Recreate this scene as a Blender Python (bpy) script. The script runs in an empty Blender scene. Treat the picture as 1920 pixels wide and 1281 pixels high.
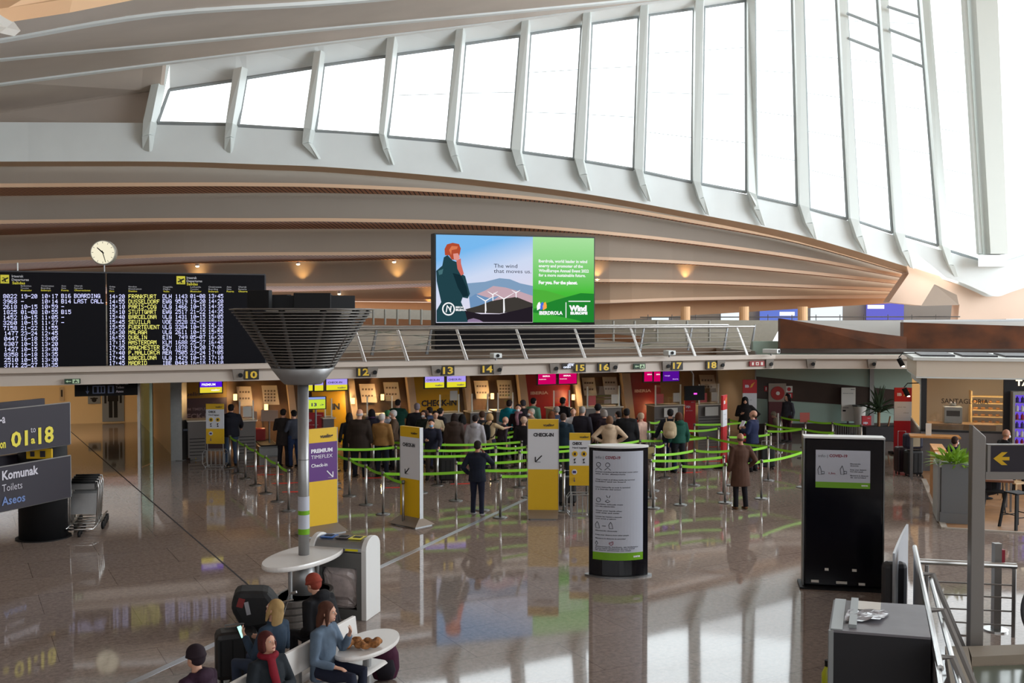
import bpy, math, random
from mathutils import Vector, Matrix
random.seed(7)
sc = bpy.context.scene
COL = sc.collection
PI = math.pi
# ------------------------------------------------------------------ camera
FPX, CAMZ, PITCH = 1947.0, 4.5, math.atan(55.5/1947.0)
cam_d = bpy.data.cameras.new('camera'); cam = bpy.data.objects.new('camera', cam_d); COL.objects.link(cam)
cam_d.sensor_width = 36.0; cam_d.lens = 36.0*FPX/1920.0; cam_d.clip_end = 500
cam.location = (0, 0, CAMZ); cam.rotation_euler = (PI/2-PITCH, 0, 0)
sc.camera = cam
# ------------------------------------------------------------------ exposure, world
vs = sc.view_settings
sc.display_settings.display_device = 'sRGB'
vs.view_transform = 'Standard'; vs.look = 'None'; vs.gamma = 1.0; vs.use_curve_mapping = False
vs.exposure = 0.0
cy = sc.cycles
cy.use_denoising = True
cy.max_bounces = 7; cy.diffuse_bounces = 4; cy.glossy_bounces = 3; cy.transmission_bounces = 4; cy.transparent_max_bounces = 8
cy.caustics_reflective = False; cy.caustics_refractive = False; cy.sample_clamp_indirect = 6.0
w = bpy.data.worlds.new('world'); sc.world = w; w.use_nodes = True
nt = w.node_tree; nt.nodes.clear()
wo = nt.nodes.new('ShaderNodeOutputWorld'); bg = nt.nodes.new('ShaderNodeBackground')
tc = nt.nodes.new('ShaderNodeTexCoord'); nz = nt.nodes.new('ShaderNodeTexNoise'); nz.inputs['Scale'].default_value = 1.5
mr = nt.nodes.new('ShaderNodeMapRange'); mr.inputs[3].default_value = 1.0; mr.inputs[4].default_value = 1.25
mx = nt.nodes.new('ShaderNodeVectorMath'); mx.operation = 'SCALE'; mx.inputs[0].default_value = (0.93, 0.965, 1.0)
nt.links.new(tc.outputs['Generated'], nz.inputs['Vector']); nt.links.new(nz.outputs['Fac'], mr.inputs[0])
nt.links.new(mr.outputs[0], mx.inputs['Scale']); nt.links.new(mx.outputs[0], bg.inputs['Color'])
bg.inputs['Strength'].default_value = 2.3
nt.links.new(bg.outputs[0], wo.inputs[0])
WARM = (1.0, 0.62, 0.32)
def lamp(name, kind, loc, energy, color=WARM, size=0.3, rot=None, aim=None, spot=80, blend=.8, label=None, sy=None):
    d = bpy.data.lights.new(name, kind); d.energy = energy; d.color = color
    if kind == 'AREA':
        d.size = size
        if sy: d.shape = 'RECTANGLE'; d.size_y = sy
    else: d.shadow_soft_size = size
    if kind == 'SPOT': d.spot_size = math.radians(spot); d.spot_blend = blend
    o = bpy.data.objects.new(name, d); COL.objects.link(o); o.location = loc
    if aim is not None: o.rotation_euler = (Vector(aim)-Vector(loc)).to_track_quat('-Z', 'Y').to_euler()
    elif rot: o.rotation_euler = rot
    return o
# daylight through the glazing: one soft area light just outside each large glazed opening
SKYC = (0.86, 0.945, 1.0)
lamp('daylight_facade', 'AREA', (16, 74, 30), 9000, SKYC, 60, aim=(4, 24, 0), sy=22)
lamp('daylight_right', 'AREA', (43, 18, 12), 17500, SKYC, 34, aim=(10, 27, 0), sy=16)
lamp('daylight_rear', 'AREA', (24, -34, 15), 1300, SKYC, 34, aim=(18, 30, 6), sy=12)
# soft fill lights added high in the hall, no fixtures behind them
lamp('hall_fill', 'AREA', (-14, 20, 15), 30, (1, .82, .62), 5, aim=(-12, 24, 0))
lamp('hall_fill', 'AREA', (2, 24, 17), 60, (1, .86, .7), 5, aim=(2, 24, 0))
# ------------------------------------------------------------------ measuring helpers
FW = Vector((0, math.cos(PITCH), -math.sin(PITCH))); UP = Vector((0, math.sin(PITCH), math.cos(PITCH)))
def ray(px, py): return Vector((1, 0, 0))*((px-960)/FPX) + UP*((640.5-py)/FPX) + FW
def W(px, py, Y):
    r = ray(px, py); return Vector((0, 0, CAMZ)) + r*(Y/r.y)
def G(px, py, z=0.0):
    r = ray(px, py); return Vector((0, 0, CAMZ)) + r*((z-CAMZ)/r.z)
class Plane:
    """vertical plane through (x,y) whose right hand direction is turned by ang about z"""
    def __init__(s, x, y, deg, z=0.0):
        s.o = Vector((x, y, z)); s.a = math.radians(deg)
        s.R = Vector((math.cos(s.a), math.sin(s.a), 0)); s.N = Vector((-math.sin(s.a), math.cos(s.a), 0))
    def at(s, px, py, off=0.0):
        r = ray(px, py); c = Vector((0, 0, CAMZ)); o = s.o + s.N*off
        t = (o-c).dot(s.N)/r.dot(s.N); p = c + r*t
        return ((p-s.o).dot(s.R), off, p.z-s.o.z)
    def w(s, lx, ly, lz): return s.o + s.R*lx + s.N*ly + Vector((0, 0, lz))
    def wat(s, px, py, off=0.0): return s.w(*s.at(px, py, off))
    def shift(s, off):
        p = Plane(0, 0, 0); p.o = s.o+s.N*off; p.a = s.a; p.R = s.R; p.N = s.N; return p
# ------------------------------------------------------------------ materials
MATS = {}
def mat(name, col, rough=.6, metal=0.0, noise=0.0, nscale=8.0, bump=0.0, spec=.5, emit=None, es=0.0, alpha=None, coat=0.0, trans=0.0):
    if name in MATS: return MATS[name]
    m = bpy.data.materials.new(name); m.use_nodes = True; n = m.node_tree; b = n.nodes['Principled BSDF']
    c = (col[0], col[1], col[2], 1)
    b.inputs['Base Color'].default_value = c; b.inputs['Roughness'].default_value = rough
    b.inputs['Metallic'].default_value = metal; b.inputs['Specular IOR Level'].default_value = spec
    if coat: b.inputs['Coat Weight'].default_value = coat; b.inputs['Coat Roughness'].default_value = .05
    if emit: b.inputs['Emission Color'].default_value = (*emit, 1); b.inputs['Emission Strength'].default_value = es
    t = n.nodes.new('ShaderNodeTexCoord'); x = n.nodes.new('ShaderNodeTexNoise')
    x.inputs['Scale'].default_value = nscale; x.inputs['Detail'].default_value = 4
    n.links.new(t.outputs['Object'], x.inputs['Vector'])
    if noise:
        r = n.nodes.new('ShaderNodeValToRGB')
        r.color_ramp.elements[0].position = .3; r.color_ramp.elements[1].position = .7
        r.color_ramp.elements[0].color = (*[v*(1-noise) for v in col], 1); r.color_ramp.elements[1].color = (*[min(1, v*(1+noise)) for v in col], 1)
        n.links.new(x.outputs['Fac'], r.inputs[0]); n.links.new(r.outputs[0], b.inputs['Base Color'])
    if bump:
        u = n.nodes.new('ShaderNodeBump'); u.inputs['Strength'].default_value = bump; u.inputs['Distance'].default_value = .02
        n.links.new(x.outputs['Fac'], u.inputs['Height']); n.links.new(u.outputs[0], b.inputs['Normal'])
    MATS[name] = m; return m
def emis(name, col, s=1.0):
    if name in MATS: return MATS[name]
    m = bpy.data.materials.new(name); m.use_nodes = True; n = m.node_tree; n.nodes.clear()
    o = n.nodes.new('ShaderNodeOutputMaterial'); e = n.nodes.new('ShaderNodeEmission')
    e.inputs[0].default_value = (*col, 1); e.inputs[1].default_value = s; n.links.new(e.outputs[0], o.inputs[0]); MATS[name] = m; return m
def glass(name, tint=(1, 1, 1), refl=.08, rough=.02):
    if name in MATS: return MATS[name]
    m = bpy.data.materials.new(name); m.use_nodes = True; n = m.node_tree; n.nodes.clear()
    o = n.nodes.new('ShaderNodeOutputMaterial'); t = n.nodes.new('ShaderNodeBsdfTransparent'); g = n.nodes.new('ShaderNodeBsdfGlossy'); x = n.nodes.new('ShaderNodeMixShader')
    t.inputs[0].default_value = (*tint, 1); g.inputs['Roughness'].default_value = rough; x.inputs[0].default_value = refl
    n.links.new(t.outputs[0], x.inputs[1]); n.links.new(g.outputs[0], x.inputs[2]); n.links.new(x.outputs[0], o.inputs[0]); MATS[name] = m; return m
def S(r, g, b):   # sRGB 0-255 to linear
    return tuple(((v/255.0)/12.92 if v/255.0 <= .04045 else (((v/255.0)+.055)/1.055)**2.4) for v in (r, g, b))
WHITE = mat('white_paint', S(232, 238, 238), .55, noise=.03, nscale=.6, bump=.05)
CONC = mat('concrete_paint', S(204, 192, 181), .6, noise=.05, nscale=.5, bump=.05)
TAUPE = mat('taupe_panel', S(186, 174, 160), .6, noise=.05, nscale=.4)
WARMP = mat('warm_soffit', S(208, 176, 146), .6, noise=.04, nscale=.5)
GRILL = mat('slat_red', S(176, 122, 94), .7); GROOVE = mat('slat_gap', S(60, 34, 26), .9)
STEEL = mat('brushed_steel', (.55, .55, .54), .28, 1.0, noise=.08, nscale=3); DSTEEL = mat('dark_steel', (.2, .2, .2), .4, 1.0)
GREYM = mat('grey_metal', S(150, 150, 150), .42, .6, noise=.05); BLACK = mat('black_gloss', (.004, .004, .007), .16, spec=.35)
MBLACK = mat('black_matt', (.008, .008, .009), .6, spec=.25); DGREY = mat('dark_grey', S(62, 62, 66), .5); PLASTIC = mat('white_plastic', S(222, 222, 220), .35)
GLASS = glass('clear_glass', (.97, .985, .98), .07); GGLASS = glass('green_glass', (.75, .92, .86), .12, .05)
YEL = mat('yellow_panel', S(222, 178, 12), .5); PUR = mat('purple_panel', S(88, 34, 116), .5); WPAN = mat('white_panel', S(214, 216, 222), .5)
REDP = mat('red_panel', S(190, 24, 36), .5); INK = mat('ink', S(40, 38, 44), .7); GREENB = mat('belt_green', S(140, 214, 40), .55)
PAPER = mat('paper', S(226, 222, 214), .7); WOODO = mat('light_wood', S(196, 136, 72), .5, noise=.18, nscale=5)
# ------------------------------------------------------------------ mesh builder
class MB:
    def __init__(s): s.v = []; s.f = []
    def add(s, vs, fs):
        k = len(s.v); s.v += [tuple(v) for v in vs]; s.f += [tuple(i+k for i in f) for f in fs]; return s
    def box(s, c, d, rz=0.0, rx=0.0, ry=0.0):
        M = Matrix.Rotation(rz, 3, 'Z') @ Matrix.Rotation(ry, 3, 'Y') @ Matrix.Rotation(rx, 3, 'X'); c = Vector(c)
        vs = [c + M @ Vector((x*d[0]/2, y*d[1]/2, z*d[2]/2)) for z in (-1, 1) for y in (-1, 1) for x in (-1, 1)]
        return s.add(vs, [(0, 2, 3, 1), (4, 5, 7, 6), (0, 1, 5, 4), (2, 6, 7, 3), (0, 4, 6, 2), (1, 3, 7, 5)])
    def bx(s, x0, x1, y0, y1, z0, z1): return s.box(((x0+x1)/2, (y0+y1)/2, (z0+z1)/2), (abs(x1-x0), abs(y1-y0), abs(z1-z0)))
    def hexa(s, a, b):   # two quads
        n = len(a); return s.add(list(a)+list(b), [tuple(range(n))[::-1], tuple(range(n, 2*n))]+[(i, (i+1) % n, n+(i+1) % n, n+i) for i in range(n)])
    def prism(s, pts, y0, y1):   # outline in local x,z, extruded along y
        a = [(p[0], y0, p[1]) for p in pts]; b = [(p[0], y1, p[1]) for p in pts]; return s.hexa(a, b)
    def slab(s, pts, z0, z1): return s.hexa([(p[0], p[1], z0) for p in pts], [(p[0], p[1], z1) for p in pts])
    def loft(s, pts, rad, seg=10, side=None, caps=True):
        pts = [Vector(p) for p in pts]; n = len(pts); ring = []
        side = Vector(side) if side is not None else None; prev = None
        for i in range(n):
            t = (pts[min(i+1, n-1)]-pts[max(i-1, 0)])
            if t.length < 1e-9: t = Vector((0, 0, 1))
            t.normalize()
            ref = side if side is not None else (prev if prev is not None else (Vector((1, 0, 0)) if abs(t.x) < .9 else Vector((0, 1, 0))))
            u = ref - t*ref.dot(t)
            if u.length < 1e-4: u = t.orthogonal()
            u.normalize(); prev = u; v = t.cross(u); r = rad[i]
            rx, ry = (r if isinstance(r, (tuple, list)) else (r, r))
            ring.append([pts[i]+u*(rx*math.cos(2*PI*k/seg))+v*(ry*math.sin(2*PI*k/seg)) for k in range(seg)])
        vs = [p for r in ring for p in r]; fs = []
        for i in range(n-1):
            for k in range(seg): a = i*seg+k; b = i*seg+(k+1) % seg; fs.append((a, b, b+seg, a+seg))
        if caps: fs.append(tuple(range(seg))[::-1]); fs.append(tuple(range((n-1)*seg, n*seg)))
        return s.add(vs, fs)
    def cyl(s, a, b, r, r2=None, seg=14): return s.loft([a, b], [r, r if r2 is None else r2], seg)
    def tube(s, pts, r, seg=8): return s.loft(pts, [r]*len(pts), seg)
    def lathe(s, c, prof, seg=32):   # prof: (r, z)
        vs = []; fs = []; n = len(prof)
        for r, z in prof: vs += [(c[0]+r*math.cos(2*PI*k/seg), c[1]+r*math.sin(2*PI*k/seg), c[2]+z) for k in range(seg)]
        for i in range(n-1):
            for k in range(seg): a = i*seg+k; b = i*seg+(k+1) % seg; fs.append((a, b, b+seg, a+seg))
        fs.append(tuple(range(seg))[::-1]); fs.append(tuple(range((n-1)*seg, n*seg))); return s.add(vs, fs)
    def ell(s, c, r, seg=12, rings=8, M=None):
        c = Vector(c); vs = []; fs = []
        for i in range(1, rings):
            th = PI*i/rings
            for k in range(seg):
                p = Vector((r[0]*math.sin(th)*math.cos(2*PI*k/seg), r[1]*math.sin(th)*math.sin(2*PI*k/seg), r[2]*math.cos(th)))
                vs.append(c+(M @ p if M else p))
        for i in range(rings-2):
            for k in range(seg): a = i*seg+k; b = i*seg+(k+1) % seg; fs.append((a, a+seg, b+seg, b))
        t = len(vs); pt = Vector((0, 0, r[2])); vs.append(c+(M @ pt if M else pt)); vs.append(c-(M @ pt if M else pt))
        for k in range(seg): fs.append((t, k, (k+1) % seg)); a = (rings-2)*seg; fs.append((t+1, a+(k+1) % seg, a+k))
        return s.add(vs, fs)
    def strip(s, A, B):   # two polylines of 3D points
        n = len(A); return s.add(list(A)+list(B), [(i, i+1, n+i+1, n+i) for i in range(n-1)])
    def mesh(s, name, m, smooth=False):
        me = bpy.data.meshes.new(name); me.from_pydata(s.v, [], s.f); me.update()
        ms = m if isinstance(m, (list, tuple)) else [m]
        for q in ms: me.materials.append(q)
        if smooth:
            for p in me.polygons: p.use_smooth = True
        return me
    def build(s, name, m, parent=None, smooth=False, bevel=0.0, remesh=0.0):
        return link(s.mesh(name, m, smooth), name, parent, bevel, remesh)
def link(me, name, parent=None, bevel=0.0, remesh=0.0):
    o = bpy.data.objects.new(name, me); COL.objects.link(o)
    if parent: o.parent = parent
    if bevel:
        b = o.modifiers.new('bevel', 'BEVEL'); b.width = bevel; b.segments = 2; b.limit_method = 'ANGLE'
    if remesh:
        r = o.modifiers.new('skin', 'REMESH'); r.mode = 'VOXEL'; r.voxel_size = remesh; r.use_smooth_shade = True
        q = o.modifiers.new('soft', 'SMOOTH'); q.iterations = 3; q.factor = .5
    return o
def tag(o, label, cat, group=None, kind=None):
    if len(label.split()) > 16: print('LONGLABEL', label)
    o['label'] = label; o['category'] = cat
    if group: o['group'] = group
    if kind: o['kind'] = kind
    return o
def thing(name, label, cat, loc=(0, 0, 0), rz=0.0, group=None):
    o = bpy.data.objects.new(name, None); COL.objects.link(o); o.empty_display_size = .2
    o.location = loc; o.rotation_euler = (0, 0, rz); return tag(o, label, cat, group)
def pthing(name, label, cat, P, group=None): return thing(name, label, cat, P.o, P.a, group)
def struct(o): o['kind'] = 'structure'; return o
def crom(pts, n=8):   # smooth curve through points of any dimension
    out = []; m = len(pts)
    for i in range(m-1):
        p0, p1, p2, p3 = pts[max(i-1, 0)], pts[i], pts[i+1], pts[min(i+2, m-1)]
        for k in range(n):
            t = k/n; out.append(tuple(.5*((2*b)+(-a+c)*t+(2*a-5*b+4*c-d)*t*t+(-a+3*b-3*c+d)*t**3) for a, b, c, d in zip(p0, p1, p2, p3)))
    out.append(tuple(pts[-1])); return out
# ------------------------------------------------------------------ lettering
TXT = []
def text(parent, name, m, items, off=-.01, thick=.002):
    """items: (string, x, z, height, width or None, align) in the parent's local x,z"""
    TXT.append((parent, name, m, items, off, thick))
def flush_text():
    jobs = []
    for parent, name, m, items, off, thick in TXT:
        objs = []
        for it in items:
            st, x, z, h = it[:4]; wd = it[4] if len(it) > 4 else None; al = it[5] if len(it) > 5 else 'LEFT'; bold = it[6] if len(it) > 6 else .02
            c = bpy.data.curves.new('t', 'FONT'); c.body = st; c.size = 1.0; c.offset = bold; c.extrude = 0; c.align_x = 'LEFT'; c.resolution_u = 2
            o = bpy.data.objects.new('t', c); COL.objects.link(o); objs.append((o, x, z, h, wd, al))
        jobs.append((parent, name, m, objs, off))
    bpy.context.view_layer.update(); dg = bpy.context.evaluated_depsgraph_get()
    for parent, name, m, objs, off in jobs:
        b = MB()
        for o, x, z, h, wd, al in objs:
            me = bpy.data.meshes.new_from_object(o.evaluated_get(dg))
            if me.vertices:
                xs = [v.co.x for v in me.vertices]; x0, x1 = min(xs), max(xs)
                sz = h/.72; sx = sz if wd is None else wd/max(1e-6, x1-x0)
                wtot = (x1-x0)*sx; xo = x if al == 'LEFT' else (x-wtot if al == 'RIGHT' else x-wtot/2)
                P = [(xo+(v.co.x-x0)*sx, z+v.co.y*sz) for v in me.vertices]
                if isinstance(off, tuple) and off[0] == 'arc': P = [(x_, -off[2]/2*(1-(2*x_/off[1])**2)-.03-off[3], z_) for x_, z_ in P]
                elif isinstance(off, tuple): P = [off[1].w(x_, off[3], z_)-off[2] for x_, z_ in P]
                else: P = [(x_, off, z_) for x_, z_ in P]
                b.add(P, [tuple(p.vertices) for p in me.polygons])
            bpy.data.objects.remove(o); bpy.data.meshes.remove(me)
        b.build(name, m, parent)
def pxtext(P, parent, name, m, items, off=-.01):
    """items: (string, px_left, py_base, px_height, px_width or None, bold): measured against plane P"""
    out = []
    for it in items:
        st, px, py, h = it[:4]; wd = it[4] if len(it) > 4 else None; bold = it[5] if len(it) > 5 else .02
        a = P.at(px, py, off); t = P.at(px, py-h, off)
        wl = None if wd is None else P.at(px+wd, py, off)[0]-a[0]
        out.append((st, a[0], a[2], t[2]-a[2], wl, 'LEFT', bold))
    text(parent, name, m, out, off)
def pxpoly(P, parent, name, m, pts, off=-.01, th=.006):
    q = [P.at(x, y, off) for x, y in pts]
    return MB().prism([(p[0], p[2]) for p in q], off, off+th).build(name, m, parent)
def pxrects(P, parent, name, m, rs, off=-.01, th=.004):
    b = MB()
    for x0, y0, x1, y1 in rs:
        q = [P.at(x, y, off) for x, y in ((x0, y1), (x1, y1), (x1, y0), (x0, y0))]; b.prism([(p[0], p[2]) for p in q], off, off+th)
    return b.build(name, m, parent)
# ================================================================== SETTING
# ---- floor
def floor_mat():
    m = bpy.data.materials.new('polished_granite'); m.use_nodes = True; n = m.node_tree; b = n.nodes['Principled BSDF']; L = n.links.new
    t = n.nodes.new('ShaderNodeTexCoord'); mp = n.nodes.new('ShaderNodeMapping'); mp.inputs['Rotation'].default_value = (0, 0, -math.radians(28.5)); L(t.outputs['Object'], mp.inputs[0])
    br = n.nodes.new('ShaderNodeTexBrick'); br.inputs['Scale'].default_value = 1; br.inputs['Mortar Size'].default_value = .006; br.inputs['Brick Width'].default_value = 2.4; br.inputs['Row Height'].default_value = 1.2
    br.inputs['Color1'].default_value = (1, 1, 1, 1); br.inputs['Color2'].default_value = (.90, .90, .91, 1); br.inputs['Mortar'].default_value = (.5, .48, .46, 1); br.inputs['Bias'].default_value = 0
    L(mp.outputs[0], br.inputs['Vector'])
    a = n.nodes.new('ShaderNodeTexNoise'); a.inputs['Scale'].default_value = 14; a.inputs['Detail'].default_value = 8; a.inputs['Roughness'].default_value = .75; L(mp.outputs[0], a.inputs['Vector'])
    r = n.nodes.new('ShaderNodeValToRGB'); r.color_ramp.elements[0].position = .32; r.color_ramp.elements[1].position = .68
    r.color_ramp.elements[0].color = (*S(126, 111, 102), 1); r.color_ramp.elements[1].color = (*S(172, 156, 146), 1); L(a.outputs['Fac'], r.inputs[0])
    x = n.nodes.new('ShaderNodeMixRGB'); x.blend_type = 'MULTIPLY'; x.inputs[0].default_value = 1; L(r.outputs[0], x.inputs[1]); L(br.outputs['Color'], x.inputs[2]); L(x.outputs[0], b.inputs['Base Color'])
    v = n.nodes.new('ShaderNodeTexNoise'); v.inputs['Scale'].default_value = 2.2; v.inputs['Detail'].default_value = 3; L(mp.outputs[0], v.inputs['Vector'])
    u = n.nodes.new('ShaderNodeBump'); u.inputs['Strength'].default_value = .006; u.inputs['Distance'].default_value = .02; L(v.outputs['Fac'], u.inputs['Height']); L(u.outputs[0], b.inputs['Normal'])
    q = n.nodes.new('ShaderNodeMapRange'); q.inputs[3].default_value = .03; q.inputs[4].default_value = .07; L(a.outputs['Fac'], q.inputs[0]); L(q.outputs[0], b.inputs['Roughness'])
    b.inputs['Specular IOR Level'].default_value = .42; return m
FLOORM = floor_mat()
struct(MB().bx(-34, 48, -30, 66, -.3, 0).build('floor', FLOORM))
def floorstrip(name, pts, wd, m, h=.004):
    a, b = [G(*p) for p in pts]; d = (b-a); n = Vector((-d.y, d.x, 0)).normalized()*wd/2
    return struct(MB().slab([(a-n).xy, (b-n).xy, (b+n).xy, (a+n).xy], 0, h).build(name, m))
floorstrip('trim_1', ((180, 1312), (1012, 924)), .11, mat('floor_strip', S(190, 192, 200), .3, .7))
floorstrip('trim_2', ((110, 790), (478, 1108)), .03, INK, .002)
# ---- canopy over the counters
PF = Plane(-12.7, 25.7, 20.85); ZB = 2.65
sL, sR = PF.at(-260, 700)[0], PF.at(1450, 692)[0]
corner = PF.w(sR, 0, 0); PQ = Plane(corner.x, corner.y, -1.5)
qR = PQ.at(2050, 694)[0]
def ext(P, x0, x1, prof, name, m, parent=None):   # section in (offset along N, z) swept along R
    n = len(prof); b = MB(); b.hexa([P.w(x0, p[0], p[1]) for p in prof], [P.w(x1, p[0], p[1]) for p in prof]); return b.build(name, m, parent)
facprof = [(0, ZB), (.05, ZB-.0), (.35, ZB+.0), (.35, 3.1), (-.16, 3.1), (-.16, 2.98), (-.05, 2.94), (-.0, 2.9)]
struct(ext(PF, sL, sR, facprof, 'trim_canopy', CONC)); struct(ext(PQ, 0, qR, facprof, 'trim_canopy_right', CONC))
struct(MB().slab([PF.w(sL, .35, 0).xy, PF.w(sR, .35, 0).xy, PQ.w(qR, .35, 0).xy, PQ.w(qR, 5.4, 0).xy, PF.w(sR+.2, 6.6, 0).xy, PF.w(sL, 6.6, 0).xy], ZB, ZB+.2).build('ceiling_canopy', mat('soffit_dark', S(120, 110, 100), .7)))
# glazed roof of the canopy that climbs slowly towards the hall shell
backe = [(-420, 600, 50), (0, 602, 50), (400, 603, 50), (640, 605, 48), (810, 611, 48), (1115, 634, 46), (1233, 646, 44), (1440, 656, 42)]
fe = [PF.wat(px, 680, .3) for px in (-260, 0, 300, 560, 740, 1060, 1190, 1446)]
for p in fe: p.z = 2.78
be = [W(*q) for q in backe]
def glassroof():
    m = bpy.data.materials.new('canopy_glass'); m.use_nodes = True; n = m.node_tree; b = n.nodes['Principled BSDF']; L = n.links.new
    t = n.nodes.new('ShaderNodeTexCoord'); mp = n.nodes.new('ShaderNodeMapping'); mp.inputs['Rotation'].default_value = (0, 0, math.radians(30)); L(t.outputs['Object'], mp.inputs[0])
    br = n.nodes.new('ShaderNodeTexBrick'); br.offset = 0; br.inputs['Scale'].default_value = 1; br.inputs['Mortar Size'].default_value = .09; br.inputs['Brick Width'].default_value = 3.4; br.inputs['Row Height'].default_value = 6
    br.inputs['Color1'].default_value = (*S(206, 198, 184), 1); br.inputs['Color2'].default_value = (*S(196, 194, 182), 1); br.inputs['Mortar'].default_value = (*S(70, 120, 104), 1)
    L(mp.outputs[0], br.inputs['Vector']); L(br.outputs[0], b.inputs['Base Color']); b.inputs['Roughness'].default_value = .22; return m
mi_ = [p+PF.N*7.0+Vector((0, 0, .04)) for p in fe]
rf = MB().strip(fe, mi_).strip(mi_, be); dn = Vector((0, 0, -.12)); rf.strip([p+dn for p in mi_], [p+dn for p in fe]).strip([p+dn for p in be], [p+dn for p in mi_])
struct(rf.build('ceiling_canopy_roof', glassroof()))
# ---- pale balustrade wall standing on the back edge of the canopy
tope = [(-420, 566, 50), (0, 570, 50), (400, 574, 50), (640, 577, 48), (810, 582, 48), (1115, 600, 46), (1233, 600, 44), (1470, 601, 42)]
b = MB()
for (a0, t0), (a1, t1) in zip(zip(backe, tope), zip(backe[1:], tope[1:])):
    q = [W(*a0), W(*a1), W(*t1), W(*t0)]; d = Vector((0, .25, 0)); b.hexa(q, [p+d for p in q])
struct(b.build('wall_balustrade', mat('pale_panel', S(206, 202, 190), .5, noise=.04)))
b = MB()
for px in (663, 700, 722, 745, 768, 790, 1150, 1190, 1232, 1288, 1330): 
    y0 = 585+ (20 if px < 900 else 45); b.cyl(W(px, 609 if px < 900 else 640, 45.5-(px-640)*.004), W(px, 580 if px < 900 else 602, 45.5-(px-640)*.004), .05)
struct(b.build('trim_panel_joints', mat('joint_grey', S(150, 148, 140), .5)))
struct(MB().loft([W(640, 607, 47.6), W(810, 612.5, 47.6), W(1115, 637, 45.6), W(1200, 644, 44.4)], [(.3, .12)]*4, 6, side=(0, 0, 1)).build('trim_ledge', mat('ledge_copper', S(150, 104, 72), .5)))
# ---- shell: bands of the ceiling behind (image columns, edges with depth)
cols = [-420, -150, 0, 300, 480, 640, 880, 1100, 1300, 1500, 1700]
dB = [39, 40.5, 42, 43.5, 44.5, 45.5, 47.3, 49, 50.6, 51.8, 52.6]
E = dict(
 sill=[222, 226, 229, 231, 238, 249, 271, 303, 344, 388, 449],
 bl=[303, 303, 303, 303, 308, 315, 336, 364, 400, 441, 500],
 bb=[312, 312, 312, 312, 318, 325, 347, 375, 411, 454, 512],
 a1=[354, 353, 352, 350, 350, 353, 365, 387, 419, 457, 513.5],
 a2=[371, 369, 367, 363, 361, 362, 370, 388.5, 420.5, 458, 514.5],
 b1=[424, 422, 420, 416, 416, 416, 422, 437, 458, 486, 522],
 b2=[450, 446, 441, 431, 430, 429, 431, 439, 460, 487.5, 523],
 c1=[505, 500, 495, 483, 479.5, 479, 478.5, 487, 496, 513, 534],
 c2=[524, 517, 510, 497, 492, 489.5, 484, 488.5, 497.5, 514.5, 535],
 d1=[545, 543, 541, 538, 537, 536, 530, 529, 531.5, 539, 547],
 d2=[562, 558, 554, 550, 548, 545, 536, 530.5, 533, 540.5, 548],
 e1=[572, 570, 568, 566, 565, 565, 567, 569, 563, 560, 558],
 e2=[573, 571, 569, 567, 566, 566, 568.5, 570.5, 564.5, 561, 559],
 f1=[580, 579, 578, 578, 578, 579, 589, 600, 591, 579, 567])
def pl(key, ds): return crom([tuple(W(c, y, d)) for c, y, d in zip(cols, E[key], ds)], 5)
def soffd(k1, k2, ds):
    out = []
    for y1, y2, d in zip(E[k1], E[k2], ds): r = (588.0-y1)/max(8, 588.0-y2); out.append(d*(1+(min(r, 1.16)-1)*.75))
    return out
def band(name, k1, k2, d1, d2, m, back=.4, kind='ceiling'):
    A = [Vector(p) for p in pl(k1, d1)]; B = [Vector(p) for p in pl(k2, d2)]; o = Vector((0, back, .02)); q = MB().strip(A, B); q.strip([p+o for p in B], [p+o for p in A]); q.strip(B, [p+o for p in B]); return struct(q.build(name, m, smooth=False))
def slat_mat():
    m = bpy.data.materials.new('slatted_soffit'); m.use_nodes = True; n = m.node_tree; b = n.nodes['Principled BSDF']; L = n.links.new
    t = n.nodes.new('ShaderNodeTexCoord'); w_ = n.nodes.new('ShaderNodeTexWave'); w_.wave_type = 'BANDS'; w_.bands_direction = 'X'; w_.inputs['Scale'].default_value = 1.45; L(t.outputs['Object'], w_.inputs[0])
    r = n.nodes.new('ShaderNodeValToRGB'); r.color_ramp.elements[0].position = .14; r.color_ramp.elements[1].position = .2; r.color_ramp.elements[0].color = (*S(58, 34, 26), 1); r.color_ramp.elements[1].color = (*S(196, 138, 106), 1)
    L(w_.outputs['Fac'], r.inputs[0]); L(r.outputs[0], b.inputs['Base Color']); b.inputs['Roughness'].default_value = .7; return m
SLAT = slat_mat()
SHELL = mat('shell_taupe', S(160, 151, 141), .85, spec=.2, noise=.03, nscale=.3); LIP = mat('shell_lip_lit', S(226, 190, 158), .5)  # lip colour carries the pink light along the band edges
d0 = dB
band('ceiling_beam', 'sill', 'bl', [d-.3 for d in d0], d0, WHITE)
dbb = [d+1.0 for d in d0]; band('ceiling_beam_soffit', 'bl', 'bb', d0, dbb, mat('beam_soffit', S(204, 172, 142), .6), .2)
BANDD = []; prev = dbb; key = 'bb'
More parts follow.
